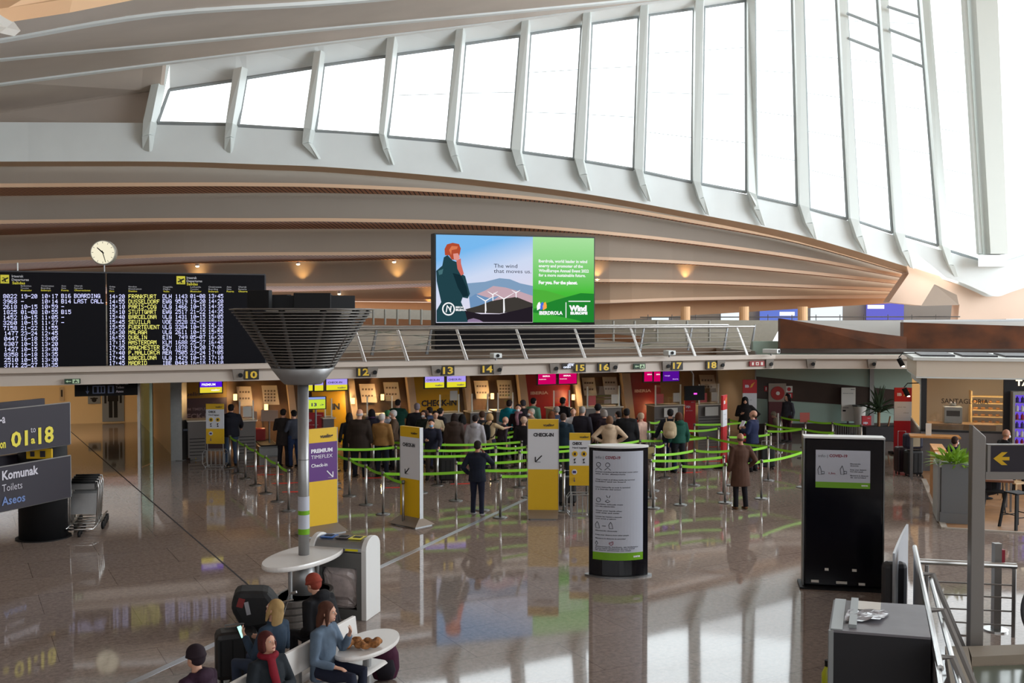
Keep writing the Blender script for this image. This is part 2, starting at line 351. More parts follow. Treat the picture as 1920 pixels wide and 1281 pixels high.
for i, (k1, k2) in enumerate((('a1', 'a2'), ('b1', 'b2'), ('c1', 'c2'), ('d1', 'd2'), ('e1', 'e2'))):
    m = (SHELL, SHELL, mat('shell_warm', S(163, 150, 137), .85, spec=.2, noise=.03, nscale=.3), mat('shell_warmer', S(167, 149, 132), .85, spec=.2, noise=.03, nscale=.3), mat('shell_orange', S(176, 150, 126), .85, spec=.2))[i]
    dd = [p+.5 for p in prev]; BANDD.append(dd); band('ceiling_band_%d' % (i+1), key, k1, dd, dd, m)
    A = [Vector(p) for p in pl(k1, dd)]; q = MB(); up = Vector((0, 0, .16)); q.strip([p+up+Vector((0, -.12, 0)) for p in A], [p+Vector((0, -.12, 0)) for p in A]); q.strip([p+Vector((0, -.12, 0)) for p in A], A); q.strip([p+up for p in A], [p+up+Vector((0, -.12, 0)) for p in A])
    struct(q.build('trim_lip_%d' % (i+1), LIP))
    ds = soffd(k1, k2, dd); ds = [x+.15 for x in ds]
    band('ceiling_slats_%d' % (i+1), k1, k2, dd, ds, SLAT if i < 4 else LIP, .3)
    prev = ds; key = k2
band('wall_back_upper', 'e2', 'f1', [p+.3 for p in prev], [p+.3 for p in prev], mat('shell_peach', S(214, 172, 136), .85, spec=.2))  # lowest face, palest and warmest of the shell colours
# ---- upper ribs on the left, going up over the hall
cu = [-420, -150, 0, 302, 640, 960, 1244, 1500, 1720]
E4 = [252, 252, 252, 254, 256, 262, 268, 270, 272]; r4 = [40, 41, 42, 43.3, 45, 47, 49, 51, 52]
E3 = [262, 232, 211, 167, 130, 96, 60, 30, 0]; r3 = [41, 42, 43, 44, 46, 48, 50, 52, 54]
E2 = [216, 180, 157, 118, 76, 37, 0, -34, -62]; r2 = [37, 38, 39, 41, 43.5, 46, 48, 50, 52]
E1 = [160, 130, 110, 82, 50, 21, -6, -34, -58]; r1 = [33, 34, 35, 37, 39.5, 42, 45, 48, 51]
E0 = [120, 95, 74, 25, 3, -26, -50, -80, -110]; r0 = [28, 29, 30, 32, 35, 38, 42, 46, 50]
T0 = [60, 10, -60, -180, -260, -300, -340, -380, -420]; rt = [22, 23, 24, 26, 29, 33, 38, 44, 50]
def upl(ys, ds, n=9): return [Vector(p) for p in crom([tuple(W(c, y, d)) for c, y, d in zip(cu, ys, ds)][:n], 5)]
def ustrip(name, A, B, m, lip=True):
    rows = [[a.lerp(b_, k/4) for a, b_ in zip(A, B)] for k in range(5)]; q = MB(); n = len(A); o = Vector((0, .15, .6))
    q.add([v for r in rows for v in r], [(k*n+i, k*n+i+1, (k+1)*n+i+1, (k+1)*n+i) for k in range(4) for i in range(n-1)])
    struct(q.strip([p+o for p in B], [p+o for p in A]).build(name, m, smooth=True))
    if lip:
        o1 = Vector((0, -.15, -.08)); o2 = Vector((0, 0, .2)); struct(MB().strip([p+o2+o1 for p in B], [p+o1 for p in B]).strip([p+o1 for p in B], [p+o1+Vector((0, .25, 0)) for p in B]).build('trim_'+name[8:], WHITE))
ustrip('ceiling_rib_1', upl(E2, [d+.6 for d in r2], 9), upl(E3, r3, 9), CONC, False) if False else None
# wall of the shell left of the first mullion
def shellw(pts, name, m, o=(0, .4, 0)):
    q = [W(*p) for p in pts]; return struct(MB().hexa(q, [p+Vector(o) for p in q]).build(name, m))
shellw([(-420, 252, 41), (0, 252, 42), (290, 254, 43.4), (298, 150, 44.2), (0, 211, 43), (-420, 262, 41)][::-1], 'wall_shell_left', CONC)
shellw([(-420, 264, 41), (0, 213, 43), (300, 168, 44), (306, 112, 42), (0, 150, 39.6), (-420, 205, 38)][::-1], 'wall_shell_upper_left', CONC)
ustrip('ceiling_rib_2', upl(E1, [d+.5 for d in r1]), upl(E2, r2), CONC)
ustrip('ceiling_rib_3', upl(E0, [d+.5 for d in r0]), upl(E1, r1), CONC)
ustrip('ceiling_rib_4', upl(T0, rt), upl(E0, r0), CONC)
# header of plates above the glass, behind rib 2's lip
panes = [((318, 169), (442, 151), (430, 234), (296, 231)), ((462, 147), (590, 127), (574, 244), (447, 236)), ((607, 123), (726, 106), (713, 254), (592, 246)),
 ((744, 103), (854, 88), (838, 266), (727, 257)), ((872, 83), (976, 68), (959, 282), (856, 269)), ((994, 64), (1091, 49), (1076, 299), (980, 286)),
 ((1109, 45), (1198, 32), (1188, 318), (1097, 303)), ((1216, 29), (1301, 17), (1297, 342), (1207, 323)), ((1320, 14), (1398, 2), (1399, 361), (1314, 345)),
 ((1414, -90), (1482, -96), (1494, 386), (1418, 369)), ((1503, -97), (1562, -102), (1588, 411), (1517, 392)), ((1581, -103), (1637, -107), (1672, 437), (1609, 416)),
 ((1655, -108), (1712, -112), (1758, 461), (1694, 442)), ((1732, -114), (1800, -118), (1838, 489), (1778, 470))]
def dbot(px): 
    for i in range(len(cols)-1):
        if cols[i] <= px <= cols[i+1]: return dB[i]+(dB[i+1]-dB[i])*(px-cols[i])/(cols[i+1]-cols[i])
    return 52.6
def dtop(px, py): return dbot(px)+max(0, (250-py))*.012
WP = [[W(x, y, dtop(x, y) if k < 2 else dbot(x)-.25) for k, (x, y) in enumerate(p)] for p in panes]
hd = MB()
A = [W(x, y, dtop(x, y)+.02) for p in panes[:9] for (x, y) in p[:2]]
hx = [(318, 112), (442, 96), (462, 94), (590, 80), (607, 78), (726, 63), (744, 60), (854, 46), (872, 44), (976, 31), (994, 28), (1091, 15), (1109, 12), (1198, 0), (1216, -2), (1301, -12), (1320, -14), (1398, -24)]
B = [W(x, y-10, dbot(x)+1.0) for x, y in hx]
hd.strip(B, A).strip([p+Vector((0, .2, 0)) for p in A], [p+Vector((0, .2, 0)) for p in B])
A2 = [W(x, y, dtop(x, y)+.02) for p in panes[9:] for (x, y) in p[:2]]
struct(hd.build('wall_window_header', WHITE))
FRM = mat('window_frame', S(150, 158, 160), .5)
for i, p in enumerate(WP):
    o = Vector((0, .06, 0)); g = struct(MB().hexa([p[3], p[2], p[1], p[0]], [q+o for q in (p[3], p[2], p[1], p[0])]).build('window_%d' % (i+1), GLASS))
    fr = MB()
    for a, c in ((p[0], p[1]), (p[1], p[2]), (p[2], p[3]), (p[3], p[0])): fr.loft([a+Vector((0, -.05, 0)), c+Vector((0, -.05, 0))], [.075, .075], 4)
    L_ = (p[3]-p[0]).length; nn = int(L_/2.1)
    fr2 = MB()
    for k in range(1, nn): t = k/nn; fr2.cyl(p[0].lerp(p[3], t)+Vector((0, .1, 0)), p[1].lerp(p[2], t)+Vector((0, .1, 0)), .012, seg=4)
    if i in (11, 12):
        for yy in ((25, 48), (72, 95)) if i == 11 else ((12, 32), (55, 78), (102, 125)):
            x0, x1 = (panes[i][0][0]+(panes[i][3][0]-panes[i][0][0])*(yy[0]+105)/540, panes[i][1][0]+(panes[i][2][0]-panes[i][1][0])*(yy[1]+105)/565)
            fr.loft([W(x0, yy[0], dbot(x0)+2.0), W(x1, yy[1], dbot(x1)+2.0)], [.08, .08], 4)
    fr.build('window_frame', FRM, g); fr2.build('glazing_bar', FRM, g)
# mullions between the panes: deep fins that end in a curved foot on the beam
MULW = mat('mullion_white', S(222, 230, 228), .45)
for i in range(len(panes)+0):
    if i == 0: l = [(301, 121), (277, 232)]; r = [(319, 119), (296, 232)]
    else: l = [panes[i-1][1], panes[i-1][2]]; r = [panes[i][0], panes[i][3]]
    x0, y0 = l[0]; x1, y1 = r[0]; xb0, yb0 = l[1]; xb1, yb1 = r[1]
    top = 0 if i > 9 else -44
    dt = dtop((x0+x1)/2, y0)-(.5 if i == 0 else 0); db_ = dbot((xb0+xb1)/2)
    fx = 8 if i < 2 else 14+i*2.2; fy = 50+i*1.2
    ext_ = 0 if i == 0 else .22 if i < 10 else .05
    tl = (x0-(xb0-x0)*ext_*.9, y0-(yb0-y0)*ext_*.9) if i < 9 else (x0, y0)
    tr = (x1-(xb1-x1)*ext_*.9, y1-(yb1-y1)*ext_*.9) if i < 9 else (x1, y1)
    side = .55
    L1 = [W(*tl, dt), W(xb0, yb0, db_-.2), W(xb0+fx*.35 if i > 2 else xb0-4, yb0+fy*.55, db_-.2), W((xb0+xb1)/2+fx*.55 if i > 1 else xb0-8, yb0+fy, db_-.05)]
    R1 = [W(*tr, dt), W(xb1, yb1, db_-.2), W(xb1+fx*.2 if i > 2 else xb1-6, yb1+fy*.45, db_-.2), W((xb0+xb1)/2+fx*.55+9 if i > 1 else xb1-10, yb0+fy+2, db_-.05)]
    sh = [Vector((0, -side, 0)), Vector((0, -side, 0)), Vector((0, -.4, 0)), Vector((0, -.12, 0))]
    m_ = MB()
    for k in range(3):
        a = [L1[k], R1[k], R1[k+1], L1[k+1]]; wv = (R1[k]-L1[k])*.25
        f = [L1[k]+sh[k], R1[k]+sh[k]-wv, R1[k+1]+sh[k+1]-wv*.9, L1[k+1]+sh[k+1]]
        m_.hexa(a[::-1], f[::-1])
    struct(m_.build('trim_mullion_%d' % (i+1), MULW))
# pier and its column
col_ = [(1808, -118), (1850, -120), (1874, 478), (1842, 478)]
q = [W(x, y, 53.4 if y < 0 else 52) for x, y in col_]; c0 = MB().hexa([p+Vector((0, -.9, 0)) for p in q][::-1], [p+Vector((0, .5, 0)) for p in q][::-1])
struct(c0.build('trim_pier_column', mat('pier_grey', S(196, 200, 194), .5)))
for (a, b_) in (((1800, -118), (1837, 476)), ((1860, -120), (1881, 476))):
    struct(MB().loft([W(a[0], a[1], 53.2), W(b_[0], b_[1], 51.7)], [.16, .16], 6).build('trim_pier_edge', MULW))
struct(MB().hexa([W(1834, 478, 51.2), W(1886, 478, 51.2), W(1886, 500, 51.2), W(1834, 500, 51.2)][::-1], [W(1834, 478, 52.4), W(1886, 478, 52.4), W(1886, 500, 52.4), W(1834, 500, 52.4)][::-1]).build('trim_pier_cap', WHITE))
# window right of the pier
p = [W(1872, -120, 53), W(2150, -120, 50), W(2150, 420, 49), W(1884, 487, 52)]
g = struct(MB().hexa([p[3], p[2], p[1], p[0]], [v+Vector((0, .06, 0)) for v in (p[3], p[2], p[1], p[0])]).build('window_15', GLASS))
fr = MB()
for k in range(1, 12): t = k/12; fr.cyl(p[0].lerp(p[3], t), p[1].lerp(p[2], t)+Vector((0, 0, 1.2)), .012, seg=4)
fr.build('glazing_bar', FRM, g)
# white face of the pier/beam on the right
up_ = [(1685, 445, 52.3), (1760, 468, 52.2), (1838, 490, 52), (1862, 494, 51.9), (1886, 490, 51.8), (1920, 480, 51.7), (2150, 412, 51)]
lo_ = [(1690, 495, 52.6), (1750, 514, 52.5), (1805, 531, 52.3), (1840, 546, 52.2), (1870, 556, 52.1), (1920, 540, 52), (2150, 470, 51.2)]
A = [Vector(v) for v in crom([tuple(W(*p)) for p in up_], 5)]; B = [Vector(v) for v in crom([tuple(W(*p)) for p in lo_], 5)]
struct(MB().strip(A, B).strip([v+Vector((0, .8, 0)) for v in B], [v+Vector((0, .8, 0)) for v in A]).build('ceiling_beam_pier', WHITE, smooth=True))
# warm concrete underside that lands on the pier
us = [(x, y, 53.2) for x, y in ((1694, 476), (1805, 500), (1870, 530), (2150, 440), (2150, 598), (1905, 598), (1812, 600), (1796, 601), (1799, 571), (1727, 573), (1667, 567), (1704, 513.5))]
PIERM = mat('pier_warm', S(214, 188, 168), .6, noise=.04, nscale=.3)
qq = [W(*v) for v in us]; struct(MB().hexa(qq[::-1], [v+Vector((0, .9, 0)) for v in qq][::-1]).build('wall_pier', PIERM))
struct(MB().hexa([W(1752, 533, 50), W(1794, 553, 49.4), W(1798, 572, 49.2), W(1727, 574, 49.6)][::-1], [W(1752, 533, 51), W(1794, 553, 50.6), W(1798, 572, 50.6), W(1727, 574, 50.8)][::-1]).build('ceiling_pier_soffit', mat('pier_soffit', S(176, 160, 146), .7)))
# top left: warm lit soffit with a curved edge
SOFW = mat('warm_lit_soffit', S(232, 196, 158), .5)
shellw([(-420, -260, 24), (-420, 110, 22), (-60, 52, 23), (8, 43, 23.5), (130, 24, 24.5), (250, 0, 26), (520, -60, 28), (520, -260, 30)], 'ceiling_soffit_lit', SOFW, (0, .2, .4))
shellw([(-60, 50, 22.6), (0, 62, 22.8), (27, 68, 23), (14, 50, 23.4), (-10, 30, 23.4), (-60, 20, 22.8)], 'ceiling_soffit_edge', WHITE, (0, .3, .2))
lamp('soffit_lamp', 'AREA', (-9.2, 17.5, 10.0), 60, WARM, .5, aim=(-10.6, 21, 12))
# ---- the rest of the shell (out of frame): roof, left wall, rear wall
struct(MB().bx(-34, 40, -30, 22, 17.5, 18.2).build('ceiling', CONC))
struct(MB().hexa([(-34, 22, 17.5), (40, 22, 17.5), (40, 58, 27), (-34, 58, 27)], [(-34, 22, 18.2), (40, 22, 18.2), (40, 58, 27.6), (-34, 58, 27.6)]).build('ceiling_slope', CONC))
struct(MB().bx(-34.4, -34, -30, 66, 0, 26).build('wall_left', TAUPE))
struct(MB().bx(-34, 40, -30.4, -30, 0, 8).build('wall_rear', CONC)); struct(MB().bx(40, 40.4, -30, 10, 0, 18).build('wall_right_near', CONC))
struct(MB().bx(-40, 20, 84, 84.4, 0, 11).build('wall_far', TAUPE))
# ---- ground level walls behind the counters
PB = PF.shift(6.5)
bL = PB.at(318, 800)[0]; bR = PB.at(1342, 800)[0]
q = [PB.w(bL, 0, 0), PB.w(bR, 0, 0), PB.w(bR, .3, 0), PB.w(bL, .3, 0)]
struct(MB().slab([v.xy for v in q], 0, 3.1).build('wall_counters', mat('bronze_panel', S(116, 92, 70), .45, noise=.08, nscale=1.5)))
gw0 = PB.wat(1342, 800); gw1 = W(1415, 800, 37.2)
q = [gw0, Vector((gw1.x, gw1.y, 0)), Vector((gw1.x, gw1.y+.3, 0)), gw0+Vector((0, .3, 0))]
struct(MB().slab([v.xy for v in q], 0, 3.1).build('wall_grey_return', mat('grey_wall', S(164, 156, 148), .6)))
# right hand wall with green glass and a dark sloping band
PG = Plane(0, 38.3, 0)
struct(MB().prism([(PG.at(x, y)[0], PG.at(x, y)[2]) for x, y in ((1412, 812), (1900, 812), (1900, 640), (1412, 640))], 38.3, 38.6).build('wall_right', mat('sage_glass', S(166, 188, 176), .25, noise=.06, nscale=.6)))
def onG(name, pts, m, off=-.06): q_ = [PG.at(x, y, off) for x, y in pts]; return struct(MB().prism([(v[0], v[2]) for v in q_], 38.3+off, 38.3+off+.05).build(name, m))
DBRN = mat('dark_wood_band', S(52, 34, 28), .35, noise=.15, nscale=2)
onG('trim_band', ((1416, 706), (1720, 735), (1720, 769), (1416, 747)), DBRN)
onG('baseboard_right', ((1412, 795), (1720, 793), (1720, 815), (1412, 815)), mat('base_brown', S(58, 40, 34), .5))
for x in (1414, 1635): onG('trim_post', ((x-4, 815), (x+4, 815), (x+4, 660), (x-4, 660)), GREYM, -.12)
# toilets recess on the left, warm lit
PT = Plane(*W(200, 800, 42).xy, 18)
CREAM = mat('cream_wall', S(222, 196, 150), .5)
struct(MB().prism([(PT.at(x, y)[0], PT.at(x, y)[2]) for x, y in ((-260, 822), (318, 800), (318, 690), (-260, 690))], 0, .3).build('wall_toilets', CREAM))
bpy.data.objects['wall_toilets'].location = PT.o; bpy.data.objects['wall_toilets'].rotation_euler = (0, 0, PT.a)
pa, pb_ = G(330, 862), PT.wat(262, 800)
n = Vector((.15, 0.0, 0))
struct(MB().slab([pa.xy, (pa+n).xy, (pb_+n).xy, (pb_).xy], 0, 2.7).build('wall_corridor', mat('corridor_cream', S(196, 164, 120), .3)))
struct(MB().box((pa.x+.1, pa.y, 1.32), (.34, .5, 2.64)).build('trim_corridor_post', GREYM))
lamp('corridor_light', 'AREA', tuple(PT.w(-1.5, -5, 2.6)), 95, (1, .72, .42), 2.6, aim=tuple(PT.w(-1.5, -3, 0)))
lamp('corridor_light', 'AREA', tuple(PT.w(-6.5, -3, 2.6)), 60, (1, .72, .42), 2.0, aim=tuple(PT.w(-6.5, -1, 0)))
# ---- upper floor on the right, seen under the shell
PU = Plane(0, 64, 0)
def onU(name, r, m, off=0, th=.2, parent=None):
    a = PU.at(r[0], r[3], off); c = PU.at(r[2], r[1], off); return MB().bx(a[0], c[0], 64+off, 64+off+th, a[2], c[2]).build(name, m, parent)
struct(onU('wall_upper_back', (1100, 500, 2000, 612), mat('upper_wall', S(120, 116, 112), .7), .3))
struct(MB().bx(6, 40, 44, 64, 3.7, 3.95).build('floor_upper', CONC))
for k, (x0, x1) in enumerate(((1222, 1254), (1352, 1391), (1520, 1580), (1887, 1920))): struct(onU('window_%d' % (20+k), (x0, 556, x1, 603), emis('bright_glass', (.86, .95, 1), 1.1), .1, .05))
for k, r in enumerate(((1425, 556, 1498, 603), (1625, 560, 1695, 600))):
    t = thing('advert_screen', ('large blue lit screen on the upper floor behind the slatted ceiling edge', 'violet lit shopfront on the upper floor above the wooden wall')[k], 'screen', tuple(PU.wat((r[0]+r[2])/2, 600)), 0)
    o = onU('display', r, emis('blue_screen%d' % k, ((.16, .24, .75), (.17, .17, .72))[k], .9), -.1, .1); o.parent = t; o.matrix_parent_inverse = Matrix.Translation(t.location).inverted()
    o = onU('white_band', ((1462, 585, 1490, 592), (1627, 572, 1658, 579))[k], emis('white_band', (1, 1, 1), 1.5), -.14, .03); o.parent = t; o.matrix_parent_inverse = Matrix.Translation(t.location).inverted()
for k, px in enumerate((1285, 1395, 1505)):
    struct(MB().cyl(W(px, 606, 47), W(px, 575, 47), .22, seg=16).build('trim_column_%d' % (k+1), mat('orange_column', S(226, 180, 134), .6)))  # pillars in their own orange
r_ = MB(); 
for yy in (594, 603): r_.cyl(W(1200, yy+1, 50), W(1800, yy, 50), .03, seg=6)
for px in range(1215, 1800, 45): r_.cyl(W(px, 604, 50), W(px, 590, 50), .02, seg=4)
tag(r_.build('gallery_rail', DSTEEL), 'thin dark rail of the upper floor gallery below the ceiling edge', 'railing')
lamp('upper_light', 'AREA', (22, 56, 9), 500, (1, .9, .8), 8, aim=(18, 60, 4))
# wooden upstand walls on the right
WOODD = mat('stained_dark_wood', S(84, 44, 20), .45, noise=.5, nscale=1.3, bump=.1)
shellw([(1463, 597, 36), (1463, 662, 35.4), (1700, 663, 34.6), (1700, 632, 35.2), (1620, 622, 35.4), (1530, 608, 35.8)], 'wall_wood_left', WOODD, (0, .3, 0))
shellw([(1694, 604.5, 35.8), (1694, 664, 34.9), (2100, 666, 33.6), (2100, 617, 34)], 'wall_wood_right', WOODD, (0, .3, 0))
shellw([(1463, 654, 35.2), (1463, 663, 34.9), (2100, 666, 33.3), (2100, 655, 33.4)], 'baseboard_wood', mat('wood_base', S(40, 26, 20), .5), (0, .2, 0))
shellw([(1480, 601, 38), (1480, 650, 37.6), (1920, 640, 36.6), (2100, 640, 36), (2100, 600, 36.4), (1920, 602, 37)], 'wall_balustrade_right', mat('balustrade_white', S(206, 206, 202), .5), (0, .25, 0))
shellw([(1694, 600, 36.4), (1694, 604, 36.3), (2100, 602, 35), (2100, 598, 35)], 'trim_balustrade', mat('rail_light', S(214, 220, 224), .3), (0, .2, 0))
# ceiling spots with warm cones on the shell
def bdepth(k, px):
    d = BANDD[k]
    for i in range(len(cols)-1):
        if cols[i] <= px <= cols[i+1]: return d[i]+(d[i+1]-d[i])*(px-cols[i])/(cols[i+1]-cols[i])
for px, py, k, lb in ((370, 499, 3, 'warm ceiling spot shining above the right half of the departures board'), (559, 495, 3, 'warm ceiling spot above the louvred lamp'), (739, 491, 3, 'warm ceiling spot left of the big advert screen'), (636, 551, 4, 'small warm ceiling spot just over the rim of the louvred lamp')):
    t = thing('ceiling_spot', lb, 'spotlight', tuple(W(px, py, bdepth(k, px)-.3)), 0, 'ceiling spots'); MB().cyl((0, 0, 0), (0, 0, .3), .12, .08).build('housing', WHITE, t)
    MB().ell((0, 0, -.02), (.1, .1, .05)).build('lens', emis('spot_lens', (1, .8, .5), 9), t)
for px, py, k in ((370, 536, 3), (565, 536, 3), (742, 532, 3), (1165, 568, 4), (1288, 530, 3), (1120, 528, 3), (800, 578, 4)):
    d_ = bdepth(k, px); lamp('wall_washer', 'SPOT', tuple(W(px, py-1, d_-.3)), 110, (1, .62, .22), .05, aim=tuple(W(px, py-60, d_-.05)), spot=84, blend=1)
# ================================================================== SIGNS, SCREENS, BOARDS
FONT57 = {}
def _f(ch, rows): FONT57[ch] = rows
for ln in """0 0E1113151911 0E
A 0E11111F111111
B 1E11111E11111E
C 0E11101010110E
D 1E11111111111E
E 1F10101E10101F
F 1F10101E101010
G 0E11101713110F
H 1111111F111111
I 0E04040404040E
J 0101010101110E
K 11121418141211
L 1010101010101F
M 111B1515111111
N 11191915131311
O 0E11111111110E
P 1E11111E101010
Q 0E11111115120D
R 1E11111E141211
S 0F10100E01011E
T 1F040404040404
U 1111111111110E
V 11111111110A04
W 1111111515150A
X 11110A040A1111
Y 11110A04040404
Z 1F01020408101F
1 040C040404040E
2 0E11010204081F
3 0E11010601110E
4 02060A121F0202
5 1F101E0101110E
6 0E10101E11110E
7 1F010204040404
8 0E11110E11110E
9 0E11110F01010E
- 0000001F000000
: 00000C000C0000
. 00000000000C0C""".split('\n'):
    ch = ln[0]; hx = ln[1:].replace(' ', '')
    FONT57[ch] = [int(hx[i:i+2], 16) for i in range(0, 14, 2)]
def dots(b, st, x, z, cw, h, y):
    px_ = cw/6.0; pz = h/7.0
    for i, ch in enumerate(st):
        rows = FONT57.get(ch)
        if not rows: continue
        for r, v in enumerate(rows):
            c = 0
            while c < 5:
                if v >> (4-c) & 1:
                    e = c
                    while e < 5 and v >> (4-e) & 1: e += 1
                    x0 = x+i*cw+c*px_; x1 = x+i*cw+e*px_-px_*.12; z1 = z+h-r*pz; z0 = z1-pz*.86
                    b.add([(x0, y, z0), (x1, y, z0), (x1, y, z1), (x0, y, z1)], [(0, 1, 2, 3)]); c = e
                else: c += 1
# ---- departures board
PD = Plane(*W(250, 600, 31.3).xy, 22)
db = pthing('departures_board', 'long black departures board with yellow and white dot text standing on the canopy', 'departures board', PD)
xL, xM, xR = PD.at(-330, 600)[0], PD.at(200, 600)[0], PD.at(497, 600)[0]
zt, zb = PD.at(250, 513)[2], 2.75
BRD = mat('board_black', (.006, .006, .009), .6, spec=.12)
MB().bx(xM+.02, xR, 0, .35, zb, zt).build('board_panel', BRD, db, bevel=.02); MB().bx(xL, xM-.02, 0, .35, zb, zt).build('board_panel', BRD, db, bevel=.02)
MB().bx(xL-.03, xR+.03, .05, .4, zt, zt+.04).bx(xR, xR+.04, .02, .4, zb, zt).build('frame', DGREY, db)
for px in (20, 325): MB().bx(PD.at(px, 600)[0], PD.at(px+40, 600)[0], .36, .5, 2.72, zt-.2).build('support', DGREY, db)
LW = emis('led_white', (.60, .62, 1.0), 1.75); LY = emis('led_yellow', (.95, .92, .22), 1.3); HY = mat('head_yellow', S(214, 206, 60), .5, emit=S(214, 206, 60), es=.22); HW = mat('head_white', S(190, 190, 196), .5, emit=S(190, 190, 196), es=.18)
ys = [556+k*9.65 for k in range(14)]
wb, yb = MB(), MB()
def rowtext(b, px, py, st, wpx, hpx=7.8):
    a = PD.at(px, py, -.012); c = PD.at(px+wpx, py, -.012); t = PD.at(px, py-hpx, -.012); dots(b, st, a[0], a[2], (c[0]-a[0])/len(st), t[2]-a[2], -.012)
times = '14:20 14:55 15:10 15:10 15:40 15:45 15:55 16:30 16:55 17:15 17:35 17:40 17:45 17:45'.split()
dest = 'FRANKFURT,DUSSELDORF,PARIS-CDG,STUTTGART,BARCELONA,SEVILLA,FUERTEVENT,MALAGA,DUBLIN,AMSTERDAM,MANCHESTER,P.MALLORCA,BARCELONA,MADRID'.split(',')
fl = 'DLH 1143,EWG 9519,VLG 1466,EWG 2517,VLG 1431,VOE 3528,VLG 3284,VLG 2611,EIN  749,KLM 1688,EZY 1878,AEA 7505,VLG 1429,IBE 0449'.split(',')
ct = '01-08 19-20 10-15 21-22 10-15 32-33 10-15 10-15 05-07 25-27 19-20 23-24 10-15 16-18'.split()
bd = '13:45 14:20 14:35 14:35 15:05 15:10 15:25 15:55 16:20 16:45 17:08 17:05 17:10 17:10'.split()
lf = '8022 3968 2618 1825 1452 3260 7158 1477 0447 6307 1427 8358 2510 3712'.split()
lc = '19-20,-,10-15,01-08,10-15,10-15,21-22,23-24,16-18,10-15,10-15,16-18,10-15,25-27'.split(',')
lt = '10:17 10:14 10:59 10:55 11:05 11:27 11:55 12:45 13:05 13:20 13:30 13:35 13:30 13:35'.split()
lg = 'B16,B14,-,B15,-,-'.split(','); lr = ['BOARDING', 'LAST CALL']
le = 'Y VLG NAX DLH VLG VLG TAP AEA IBE VLG VLG IBE EWG KLM'.split()
for k in range(14):
    yl = 559.5+k*9.97 - (0 if k < 7 else .0); yr = 560+k*9.63
    rowtext(wb, 205, yr, times[k], 30); rowtext(yb, 241, yr-.1, dest[k], 5.92*len(dest[k])); rowtext(wb, 305, yr-.3, fl[k], 5.9*8)
    rowtext(wb, 357, yr-.5, ct[k], 29); rowtext(wb, 391, yr-.7, bd[k], 28.5)
    rowtext(wb, 6 if k < 7 else 8, yl, lf[k], 27); rowtext(wb, 39.5, yl-.1, lc[k], 6.3*len(lc[k])); rowtext(wb, 78, yl-.2, lt[k], 31.5)
    rowtext(wb, -24, yl+.2, le[k], 6.3*len(le[k])); rowtext(wb, -66-60, yl+.6, times[(k*5) % 14], 31)
    rowtext(yb, -90, yl+.4, dest[(k*3+2) % 14][:9], 6.2*len(dest[(k*3+2) % 14][:9]))
    if k < 6: rowtext(wb, 115, yl-.4, lg[k], 6.4*len(lg[k]))
    if k < 2: rowtext(wb, 139, yl-.6, lr[k], 6.25*len(lr[k]))
wb.build('white_dot_text', LW, db); yb.build('yellow_dot_text', LY, db)
ic = MB()
for px in (1, 331):
    a = PD.at(px, 531.5 if px < 9 else 533); c = PD.at(px+16, 515.5 if px < 9 else 518); ic.bx(a[0], c[0], -.02, 0, a[2], c[2])
ic.build('departure_icon', HY, db)
b = MB()
for px, py in ((1, 523), (331, 525)):
    for q_ in (((3, 5), (13, 0), (15, -1), (14, -3), (11, -2), (2, 3)), ((6, 1), (9, 6), (10.5, 5.5), (9, 0)), ((3, -2), (8, 0), (9, -1), (4, -3)), ((4, 6), (14, 6), (14, 5.2), (4, 5.2))):
        c = [PD.at(px+x, py+y, -.026) for x, y in q_]; b.prism([(v[0], v[2]) for v in c], -.026, -.022)
b.build('plane_symbol', MBLACK, db)
pxtext(PD, db, 'white_heading', HW, [('Irteerak', 22, 520, 4.5, 22), ('Departures', 22, 526.5, 4.5, 32), ('Irteerak', 350, 523, 4.5, 19), ('Departures', 350, 529, 4.5, 29)]
 + [(s_, x, y+j*4.2, 3, w_, .0) for (x, y, g_) in ((39, 537.5, ('Ibilbidea', 'Counter')), (77, 537.5, ('Ontziratzea', 'Boarding')), (115, 537.5, ('Atea', 'Gate')), (139.5, 537.5, ('Oharrak', 'Remarks')), (205, 539, ('Ordua', 'Time')), (241, 539, ('Norakoa', 'Destination')), (306, 539.5, ('Hegaldia', 'Flight')), (357, 539.5, ('Leihatila', 'Counter')), (391, 539.5, ('Ontziratzea', 'Boarding')), (425, 539.5, ('Atea', 'Gate')), (447, 539.5, ('Oharrak', 'Remarks'))) for j, (s_, w_) in enumerate(((g_[0], 2.2*len(g_[0])), (g_[1], 2.2*len(g_[1]))))])
pxtext(PD, db, 'yellow_heading', HY, [('Salidas', 23, 533, 5, 24), ('Salidas', 350, 535, 5, 21)] + [(s_, x, y, 3.2, 2.3*len(s_)) for s_, x, y in (('Mostrador', 39, 546), ('Embarque', 77, 546), ('Puerta', 115, 546), ('Observaciones', 139.5, 546), ('Hora', 205, 547.5), ('Destino', 241, 547.5), ('Vuelo', 306, 548), ('Mostrador', 357, 548), ('Embarque', 391, 548), ('Puerta', 425, 548), ('Observaciones', 447, 548))])
